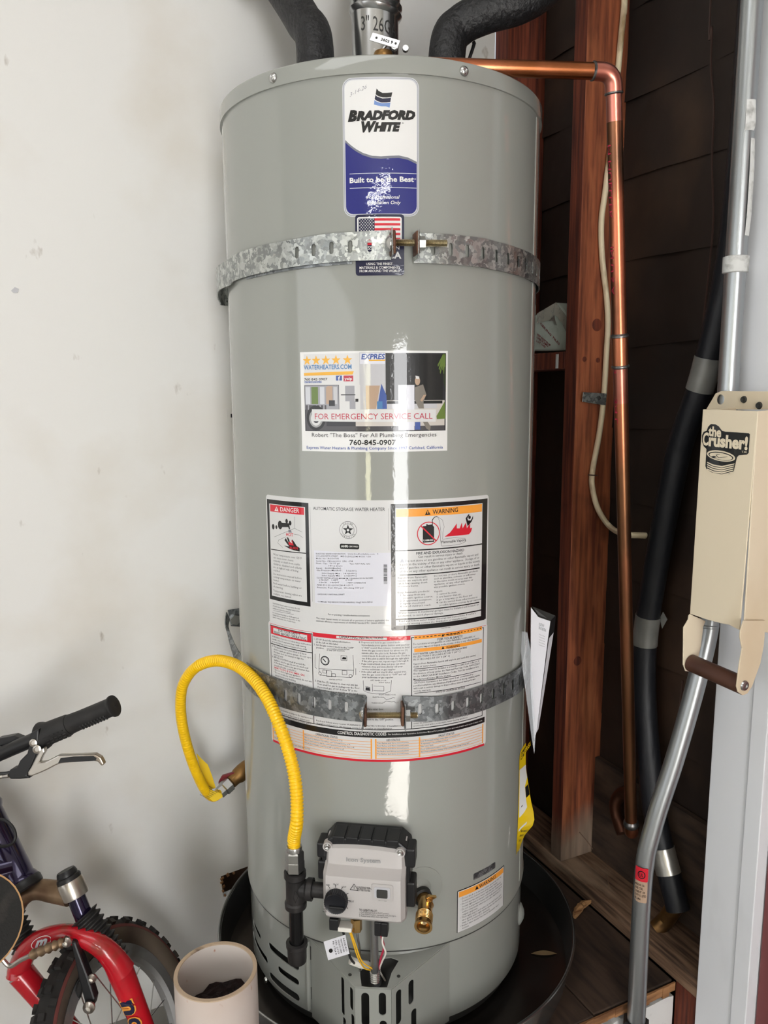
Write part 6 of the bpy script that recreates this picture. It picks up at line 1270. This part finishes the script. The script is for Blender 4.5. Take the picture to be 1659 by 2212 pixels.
for u, v, r in ((1607, 863, .0052), (1640, 876, .0052)): p = onx(u, v, xB-.0024); mb = MB(); mb.lathe([(r, 0), (r*.8, .0025), (r*.4, .0018), (.0001, .0015)], p, (-1, 0, 0), 16); mb.build('mounting_screw', K['tankdark'], cr_, smooth=True)
mb = MB(); mb.bb(xF+.010, xB, yR+.004, yL-.004, .86, .868); mb.build('crush_plate', K['cream'], cr_)
fa = [(1489, 1326), (1522, 1341), (1517, 1353), (1512, 1395), (1506, 1420), (1490, 1450), (1479, 1449), (1474, 1435), (1475, 1355), (1485, 1338), (1486, 1330)]
mb = MB(); mb.prism([ony(u, v, yL+.002) for u, v in fa], (0, -.0022, 0)); mb.build('lever_arm', K['cream'], cr_, bevel=.0006)
na = [(1597, 1362), (1604, 1340), (1650, 1340), (1649, 1376), (1647, 1396), (1640, 1432), (1622, 1482), (1612, 1497), (1602, 1501), (1592, 1494), (1589, 1482), (1594, 1440), (1601, 1400), (1596, 1376)]
mb = MB(); mb.prism([ony(u, v, yR-.0026) for u, v in na], (0, -.0022, 0)); mb.build('lever_arm', K['cream'], cr_, bevel=.0006)
g0 = ony(1493, 1432, yL-.001); g1 = ony(1608, 1482, yR-.002)
mb = MB(); mb.cyl(g0, g1, .0128, 28); mb.build('hand_grip', K['browngrip'], cr_, smooth=True)
mb = MB(); p = ony(1608, 1481, yR-.0052); mb.lathe([(.0075, 0), (.0065, .002), (.004, .0026), (.0038, .0012), (.0001, .0012)], p, (0, -1, 0), 20); mb.build('grip_rivet', K['steel'], cr_, smooth=True)
# badge
def cm(a, b, t=0): return Vector((xF-.0004-t, -a, b))
def z5(x, y): p = onx(1460+x/8.337, 820+y/8.337, xF-.0005); return (-p.y, p.z)
mb = MB(); out = [(630, 800), (710, 805), (770, 840), (830, 920), (890, 938), (1310, 965), (1332, 985), (1310, 1320), (1280, 1350), (1130, 1365), (1100, 1400), (1040, 1650), (960, 1700), (800, 1705), (640, 1670), (550, 1610), (530, 1560), (550, 1250), (500, 1200), (470, 1120), (470, 1000), (500, 940), (555, 920), (580, 850)]
sheet(mb, [z5(*q) for q in out], [], lambda a, b, t: cm(a, b, 0), .01); bd = mb.build('badge', I['black'], cr_); bd['label'] = 'black the Crusher badge with a flattened can drawing'
lt = MB(); f2 = lambda a, b, t: cm(a, b, .0003)
def ctx(text, x0, y0, x1, y1, cap, bold): a = z5(x0, y0); b = z5(x1, y1); h = z5(x0, y0-cap)[1]-a[1]; text2(lt, f2, text, a[0], b[0], a[1], b[1], h, 0, 0, bold, 0, 3)
ctx('the', 585, 1005, 815, 1035, 165, .04); ctx('C', 480, 1175, 585, 1178, 215, .035); ctx('rusher!', 590, 1185, 1290, 1258, 205, .045); ctx('T.M.', 1185, 1318, 1282, 1325, 35, .01)
def zpoly(pts): a = [z5(*q) for q in pts]; sheet(lt, a, [], f2, .01)
ell = [(815+255*math.cos(t)+0, 1375+95*math.sin(t)+.16*255*math.cos(t)) for t in [2*pi*k/28 for k in range(28)]]; zpoly(ell)
for k in range(5): zpoly([(565, 1480+k*40), (680, 1530+k*40), (830, 1555+k*38), (1060-6*k, 1510+k*36), (1050-6*k, 1530+k*36), (830, 1582+k*38), (680, 1556+k*40), (565, 1500+k*40)])
lt.build('badge_lettering', K['cream'], cr_)
lt = MB(); f2 = lambda a, b, t: cm(a, b, .0006)
e_in = [(815+225*math.cos(t), 1378+72*math.sin(t)+.16*225*math.cos(t)) for t in [2*pi*k/28 for k in range(28)]]; e_in2 = [(815+205*math.cos(t), 1383+60*math.sin(t)+.16*205*math.cos(t)) for t in [2*pi*k/28 for k in range(28)]]
sheet(lt, [z5(*q) for q in e_in], [[z5(*q) for q in e_in2]], f2, .01); zpoly([(635, 1385), (690, 1372), (745, 1395), (690, 1412)]); zpoly([(722, 1355), (800, 1340), (795, 1347), (740, 1362), (775, 1405), (935, 1385), (930, 1392), (770, 1413)])
lt.build('badge_can_lines', I['black'], cr_)

# ================================================================== FOREGROUND PVC PIPE
pv = ond(466, 2096, 1.08); tp_z = pv.z
pvc = thing('pvc_pipe', 'short dirty white plastic pipe standing on the floor, open end up, soil inside', 'pipe', (pv.x, pv.y, FLOOR))
mb = MB(); hz_ = tp_z-FLOOR; mb.lathe([(.0572, 0), (.0572, hz_-.001), (.0515, hz_-.001), (.0515, 0), (.0572, 0)], (pv.x, pv.y, FLOOR), (0, 0, 1), 64); mb.build('pipe_wall', K['pvc'], pvc, smooth=True)
mb = MB(); mb.lathe([(.0515, hz_-.001), (.0518, hz_+.0006), (.057, hz_+.0006), (.0573, hz_-.001)], (pv.x, pv.y, FLOOR), (0, 0, 1), 64); mb.build('cut_rim', K['pvcrim'], pvc, smooth=True)
mb = MB(); vs = []; fs = []; rr = random.Random(5); n1, n2 = 10, 32; zso = tp_z-.058
for i in range(n1+1):
    for k in range(n2): r_ = .0508*i/n1; q = 2*pi*k/n2; vs.append((pv.x+r_*math.cos(q), pv.y+r_*math.sin(q), zso+.012*(math.cos(q+.6)*i/n1)+rr.uniform(-.004, .005)))
for i in range(n1):
    for k in range(n2): fs.append((i*n2+k, i*n2+(k+1) % n2, (i+1)*n2+(k+1) % n2, (i+1)*n2+k))
mb.add(vs, fs); so = mb.build('soil', K['soil'], pvc)

# ================================================================== BICYCLE (front end)
def tyre(parent, C, n, R, rt, rim_r, knobs, spokes, a0):
    n = n.normalized(); a = (a0-n*a0.dot(n)).normalized(); b = n.cross(a)
    circ = lambda r, k, N: C+a*(r*math.cos(2*pi*k/N))+b*(r*math.sin(2*pi*k/N))
    mb = MB(); mb.tube([circ(R-rt, k, 72) for k in range(72)], rt, 16, False, 0, True); mb.build('tyre', K['tyre'], parent, smooth=True)
    for nm, p0, p1, mk in (('sidewall', 78, 150, 'tyrebrown'), ('sidewall_stripe', 62, 77, 'tyrered')):
        for s_ in (-1, 1):
            mb = MB(); mb.lathe([(R-rt+rt*1.012*math.cos(math.radians(p0+(p1-p0)*k/5)), s_*rt*1.012*math.sin(math.radians(p0+(p1-p0)*k/5))) for k in range(6)], C, n, 72); mb.build(nm, K[mk], parent, smooth=True)
    for k in range(knobs):
        q = 2*pi*k/knobs; rd = a*math.cos(q)+b*math.sin(q); tn = -a*math.sin(q)+b*math.cos(q)
        for s_ in ((-1, 1) if k % 2 else (-.38, .38)):
            ph = s_*.80; dirn = rd*math.cos(ph)+n*math.sin(ph); c = C+rd*(R-rt)+dirn*(rt+.0015); sd = tn.cross(dirn)
            mb = MB(); mb.box(c, (.0105, .0105, .0075), (tn, sd, dirn)); mb.build('tread_knob', K['tyre'], parent)
    mb = MB(); prof = [(rim_r+.010, -.010), (rim_r+.010, -.012), (rim_r-.008, -.0115), (rim_r-.014, -.005), (rim_r-.014, .005), (rim_r-.008, .0115), (rim_r+.010, .012), (rim_r+.010, .010), (rim_r+.003, 0), (rim_r+.010, -.010)]
    mb.lathe(prof, C, n, 72); mb.build('wheel_rim', K['rim'], parent, smooth=True)
    mb = MB(); mb.lathe([(.0001, -.06), (.005, -.06), (.005, -.034), (.02, -.033), (.02, -.029), (.011, -.026), (.011, .026), (.02, .029), (.02, .033), (.005, .034), (.005, .06), (.0001, .06)], C, n, 24); mb.build('hub', K['alloy'], parent, smooth=True)
    for k in range(spokes):
        q = 2*pi*(k+.5)/spokes; s_ = 1 if k % 2 else -1; mb = MB(); dq = .9*(1 if k % 4 < 2 else -1); h = C+n*(s_*.031)+(a*math.cos(q+dq)+b*math.sin(q+dq))*.017
        mb.tube([h, C+(a*math.cos(q)+b*math.sin(q))*(rim_r-.013)], .0011, 5); mb.build('spoke', K['steel'], parent)
WR = .20
axn = Vector((math.cos(-.589)*math.cos(.455), math.sin(-.589)*math.cos(.455), math.sin(.455)))     # wheel axle, the bicycle leans over
Cw = Vector((-.482, -.002, FLOOR+.003+WR*math.sqrt(1-axn.z**2)))
sa = (Vector((0, 0, 1))-axn*axn.z).normalized(); fwd = sa.cross(axn).normalized()
if fwd.y > 0: fwd = -fwd
bike = thing('bicycle', 'small red forked bicycle with violet frame leaning in front of the white wall', 'bicycle', (Cw.x, Cw.y, FLOOR))
tyre(bike, Cw, axn, WR, .0215, .149, 64, 20, sa)
wF = 1.25
for s_ in (1, -1):
    foot = Cw+axn*(s_*.058); topp = ond(258, 2092, 1.235) if s_ > 0 else ond(44, 2100, 1.275)
    if s_ > 0: foot = foot+fwd*.01
    mb = MB(); pth = spline([topp, topp.lerp(foot, .35), topp.lerp(foot, .75), foot], 8); mb.tube(pth, [.0205-.006*(i/len(pth)) for i in range(len(pth))], 20); fl = mb.build('fork_leg', K['red'], bike, smooth=True)
    if s_ > 0: legpath = pth
mb = MB(); ar = [ond(262, 2098, 1.235), ond(246, 2072, 1.23), ond(222, 2047, 1.226), ond(185, 2026, 1.228), ond(140, 2017, 1.235), ond(95, 2026, 1.25), ond(62, 2050, 1.265), ond(44, 2085, 1.275), ond(43, 2104, 1.275)]; pth = spline(ar, 8); nA = len(pth); mb.tube(pth, [.0150+.0065*abs(2*i/nA-1)**2 for i in range(nA)], 20); mb.build('fork_arch', K['red'], bike, smooth=True)
lt = MB(); wa = 1.2255
bmap = lambda w_: (lambda a, b, t: ond(89+a*1360+b*200, 2036-b*1360-a*380, w_))
sheet(lt, ngon(0, 0, .0160, .0102, 24, .0), [ngon(0, 0, .0150, .0092, 24, .0)], bmap(wa), .01, 0, 0)
lt.build('fork_badge_ring', I['white'], bike)
lt = MB(); text2(lt, bmap(wa-.0003), 'm', -.0095, .0095, -.0055, -.0055, .0140, 0, 0, .05, .2); lt.build('fork_badge_letter', I['silver'], bike)
ld = (legpath[-1]-legpath[0]).normalized(); ls_ = ld.cross(FB).normalized(); lf_ = ls_.cross(ld).normalized()
if lf_.dot(CAM-legpath[0]) < 0: lf_ = -lf_
if ls_.dot(XB) < 0: ls_ = -ls_
lc0 = ond(287, 2152, 1.24); base_ = legpath[0]+ld*((lc0-legpath[0]).dot(ld))
def dm(rr_):
    def f(a, b, t): q = b/.0185; rad = .0200+rr_-.02*max(0, a); return base_+ld*a+(ls_*math.sin(q)+lf_*math.cos(q))*rad
    return f
for bold, mk, rr_ in ((.09, 'orange', .0004), (.03, 'navy', .0008)):
    lt = MB(); x_ = -.006
    for ch, w_ in (('n', .024), ('o', .025), ('r', .022)):
        text2(lt, dm(rr_), ch, x_-(.0014 if mk == 'orange' else 0), x_+w_+(.0014 if mk == 'orange' else 0), -.009, -.009, .024, 0, 0, bold, 0, 3); x_ += w_+.006
    lt.build('leg_lettering', I[mk], bike)
st0 = ond(166, 1942, 1.25); st1 = ond(180, 1978, 1.248); bo1 = ond(255, 2076, 1.240)
mb = MB(); mb.tube([st0-(st1-st0)*.3, st1+(st1-st0)*.5], .0142, 20); mb.build('stanchion', K['violet'], bike, smooth=True)
mb = MB(); nb_ = 110; pth = [st1.lerp(bo1, k/nb_) for k in range(nb_+1)]; mb.tube(pth, lambda i: (.0225-.0035*i/nb_)+.0028*math.cos(2*pi*i/12.2), 24); mb.build('rubber_boot', K['rubber'], bike, smooth=True, angle=80)
lb0 = ond(20, 1975, 1.29); lb1 = ond(58, 2048, 1.283); mb = MB(); pth = [lb0.lerp(lb1, k/80) for k in range(81)]; mb.tube(pth, lambda i: .0205+.0028*math.cos(2*pi*i/12.2), 24); mb.build('rubber_boot', K['rubber'], bike, smooth=True, angle=80)
cb_ = ond(165, 1938, 1.25); ct_ = ond(150, 1901, 1.252)
mb = MB(); mb.lathe([(.013, 0), (.0200, .001), (.0208, .004), (.0208, (ct_-cb_).length-.004), (.0198, (ct_-cb_).length), (.013, (ct_-cb_).length)], cb_, ct_-cb_, 32); mb.build('crown_clamp', K['alloy'], bike, smooth=True)
mb = MB(); d = (ct_-cb_).normalized(); mb.lathe([(.0190, 0), (.0195, .004), (.0180, .007), (.0160, .008), (.0165, .010), (.0150, .015), (.0138, .017), (.0001, .0165)], ct_, d, 18); mb.build('preload_knob', K['black'], bike, smooth=True)
mb = MB(); cpn = spline([ond(152, 1930, 1.252), ond(118, 1926, 1.258), ond(80, 1922, 1.262), ond(48, 1938, 1.265), ond(26, 1975, 1.275), ond(14, 2010, 1.285)], 6); nC = len(cpn); mb.tube(cpn, lambda i: .0150+.0055*abs(2*i/nC-.9), 20, True, 0, False, .85); mb.build('fork_crown', K['dirtyalloy'], bike, smooth=True)
hB = ond(52, 1912, 1.262); hT = ond(-34, 1738, 1.29); hd_ = (hT-hB); Lh = hd_.length
mb = MB(); mb.lathe([(.012, -.006), (.0255, -.004), (.0270, .006), (.0250, .012), (.0228, .016), (.0228, Lh-.016), (.0250, Lh-.012), (.0270, Lh-.006), (.0255, Lh), (.012, Lh+.002)], hB, hd_, 36); mb.build('head_tube', K['violet'], bike, smooth=True)
mb = MB(); mb.lathe([(.0260, -.009), (.0286, -.006), (.0286, .004), (.0253, .009)], hB, hd_, 36); mb.build('headset_cup', K['black'], bike, smooth=True)
t_ = hd_.normalized(); m1 = hB+t_*.035; m2 = hB+t_*(Lh-.045); lf2 = (-fwd*.62+Vector((-.78, -.1, -.12))).normalized(); lf2 = Vector((-.95, .06, -.12)).normalized()
mb = MB(); mb.tube(spline([m1, m1+lf2*.10, m1+lf2*.25+Vector((0, 0, -.05)), m1+lf2*.38+Vector((0, .0, -.13))], 8), .0240, 20); mb.build('down_tube', K['violet'], bike, smooth=True)
mb = MB(); mb.tube(spline([m2, m2+lf2*.1, m2+lf2*.25, m2+lf2*.40], 8), .0180, 20); mb.build('top_tube', K['violet'], bike, smooth=True)
mb = MB(); mb.tube(spline([hT-t_*.01, hT+t_*.03, ond(-60, 1660, 1.26)], 6), .0145, 16); mb.build('stem', K['black'], bike, smooth=True)
g1_ = ond(248, 1524, 1.21); g0_ = ond(88, 1591, 1.235); bl = ond(-10, 1634, 1.245); gd = (g1_-g0_).normalized(); Lg = (g1_-g0_).length
bl2 = bl-gd*.06
mb = MB(); mb.tube([bl2-gd*.22+Vector((0, .0, -.01)), bl2, g0_, g1_-gd*.004], .0113, 20); mb.build('handlebar', K['black'], bike, smooth=True)
mb = MB(); sh = Lg*.40
mb.lathe([(.0115, 0), (.0205, .0005), (.0225, .004), (.0215, .008), (.0185, .014), (.0180, sh*.6), (.0172, sh-.004), (.0160, sh), (.0115, sh)], g0_, gd, 32); mb.build('twist_shifter', K['rubber'], bike, smooth=True)
mb = MB(); mb.lathe([(.0115, sh+.001), (.0158, sh+.001), (.0150, sh+.02), (.0148, Lg-.010), (.0156, Lg-.006), (.0172, Lg-.004), (.0172, Lg-.001), (.014, Lg+.001), (.003, Lg+.0005), (.0001, Lg-.001)], g0_, gd, 32); mb.build('hand_grip', K['rubber'], bike, smooth=True)
gsd = gd.cross(FB).normalized(); gsd = gsd if gsd.z < 0 else -gsd; gfr = gd.cross(gsd).normalized(); gfr = gfr if gfr.dot(FB) < 0 else -gfr
for i in range(9):
    for j in range(3): q = .55+.28*j; mb = MB(); mb.box(g0_+gd*(sh+.024+.0055*i)+(gfr*math.cos(q)+gsd*math.sin(q))*.0153, (.0028, .0028, .0012), (gd, gfr.cross(gd), gfr)); mb.build('grip_stud', K['rubber'], bike)
for i in range(5):
    for j in range(4): q = .15+.33*j; mb = MB(); mb.box(g0_+gd*(.018+.008*i+.003*(j % 2))+(gfr*math.cos(q)+gsd*math.sin(q))*.0183, (.0055, .0016, .0014), (gd, gfr.cross(gd), gfr)); mb.build('grip_rib', K['rubber'], bike)
z1 = lambda x, y: (x/5.72, 1480+y/5.72)
wl_v = 1.212
def pxp(name, pts, w_, th, mk, bev=.0015): m = MB(); m.prism([ond(*q, w_) for q in pts], FB*th); return m.build(name, mk, bike, bevel=bev)
pxp('brake_bracket', [z1(*q) for q in ((365, 600), (480, 540), (470, 700), (440, 740), (490, 760), (500, 830), (450, 850), (390, 990), (330, 1110), (380, 1150), (240, 1165), (120, 1165), (100, 1120), (110, 1050), (200, 1030), (240, 940), (330, 850), (360, 740))], wl_v, .022, K['black'], .003)
pxp('brake_lever', [z1(*q) for q in ((340, 1080), (385, 1010), (440, 900), (500, 800), (540, 770), (550, 830), (510, 900), (480, 960), (560, 950), (640, 910), (720, 868), (960, 862), (1170, 855), (1240, 895), (1285, 980), (1255, 1005), (1205, 950), (1150, 938), (900, 955), (760, 968), (690, 990), (600, 1040), (500, 1085), (400, 1125), (345, 1125))], wl_v-.004, .012, K['alloy'], .002)
pxp('lever_inlay', [z1(*q) for q in ((745, 905), (900, 885), (1150, 878), (1190, 905), (1180, 935), (950, 950), (760, 958), (715, 965))], wl_v-.0052, .0016, K['black'], .0005)
for x, y, r in ((415, 712, .0062), (462, 790, .0068)): p = ond(*z1(x, y), wl_v-.001); mb = MB(); mb.lathe([(r, 0), (r, .002), (r*.6, .003), (r*.5, .0015), (.0001, .0015)], p, -FB, 18); mb.build('pivot_bolt', K['alloy'], bike, smooth=True)
mb = MB(); mb.tube(spline([ond(*z1(115, 1110), wl_v+.012), ond(*z1(40, 1120), wl_v+.014), ond(*z1(-40, 1140), wl_v+.016), ond(-60, 1700, 1.25)], 6), .0042, 10); mb.build('brake_cable', K['alloy'], bike, smooth=True)
mb = MB(); mb.tube(spline([g0_+gsd*.015, ond(30, 1665, 1.225), ond(-30, 1680, 1.22), ond(-60, 1760, 1.25), ond(10, 1772, 1.245), ond(33, 1800, 1.238), ond(22, 1825, 1.232), ond(-30, 1830, 1.23)], 8), .0025, 8); mb.build('shift_cable', K['black'], bike, smooth=True)
pxp('bar_clamp', [(-10, 1597), (28, 1590), (44, 1596), (20, 1608), (-10, 1615)], 1.25, .02, K['black'], .002)
# v-brake
pxp('brake_arm', [(152, 2034), (163, 2036), (172, 2062), (190, 2110), (205, 2158), (201, 2178), (186, 2180), (181, 2160), (168, 2110), (160, 2070)], 1.205, .018, K['black'], .003)
pxp('brake_arm', [(20, 2090), (30, 2092), (48, 2122), (64, 2142), (62, 2162), (46, 2150), (28, 2118)], 1.262, .018, K['black'], .003)
for (u, v, w_, r) in ((193, 2175, 1.2, .0095), (145, 2034, 1.2, .0078), (200, 2112, 1.21, .007)): p = ond(u, v, w_); mb = MB(); mb.lathe([(r, 0), (r, .003), (r*.75, .005), (r*.5, .009), (.0001, .010)], p, -FB, 16); mb.build('arm_bolt', K['alloy'], bike, smooth=True)
mb = MB(); mb.tube(spline([ond(144, 2033, 1.198), ond(110, 2046, 1.20), ond(68, 2063, 1.215)], 8), lambda i: .0068+.0014*math.cos(i*2.1), 12); mb.build('noodle_boot', K['dirtyalloy'], bike, smooth=True)
mb = MB(); mb.tube(spline([ond(68, 2063, 1.215), ond(45, 2074, 1.225), ond(22, 2087, 1.24), ond(5, 2072, 1.24), ond(-10, 2050, 1.24)], 6), .0036, 10); mb.build('brake_noodle', K['alloy'], bike, smooth=True)
pxp('brake_pad', [(168, 2120), (182, 2122), (166, 2170), (150, 2172)], 1.225, .018, K['rubber'], .003)

# ---- skateboard
sc_ = ond(-64, 1996, 1.08); sn = (CAM-sc_).normalized(); sn = (sn+Vector((.15, .1, -.1))).normalized(); su = (ond(60, 2002, 1.05)-sc_).normalized(); su = (su-sn*su.dot(sn)).normalized(); sv = sn.cross(su)
def sk(a, b, t): return sc_+su*a+sv*b+sn*(t+max(0, a-.0)**2*0)
rS = .0675
outl = [(rS*math.cos(t), rS*1.0*math.sin(t)) for t in [-pi/2+pi*k/18 for k in range(19)]]
cvec = Vector((0, 0, FLOOR))
outl += [(-.62, rS), (-.66, 0), (-.62, -rS)]
sb_ = thing('skateboard', 'black topped skateboard deck with pale wood edge propped beside the bicycle', 'skateboard', tuple(sc_))
mb = MB(); sheet(mb, outl, [], sk, .05, .010); mb.build('deck', K['deckwood'], sb_)
mb = MB(); sheet(mb, [(x*.965, y*.965) for x, y in outl], [], lambda a, b, t: sk(a, b, .0101+t), .05, .0006); mb.build('grip_tape', K['grip'], sb_)
for xk_ in (-.12, -.5):
    mb = MB(); mb.box(sk(xk_, 0, -.018), (.05, .10, .016), (su, sv, sn)); mb.build('truck', K['alloy'], sb_, bevel=.002)
    for s_ in (-1, 1): mb = MB(); mb.cyl(sk(xk_, s_*.04, -.03), sk(xk_, s_*.07, -.03), .025, 20); mb.build('wheel', K['wire_white'], sb_, smooth=True)
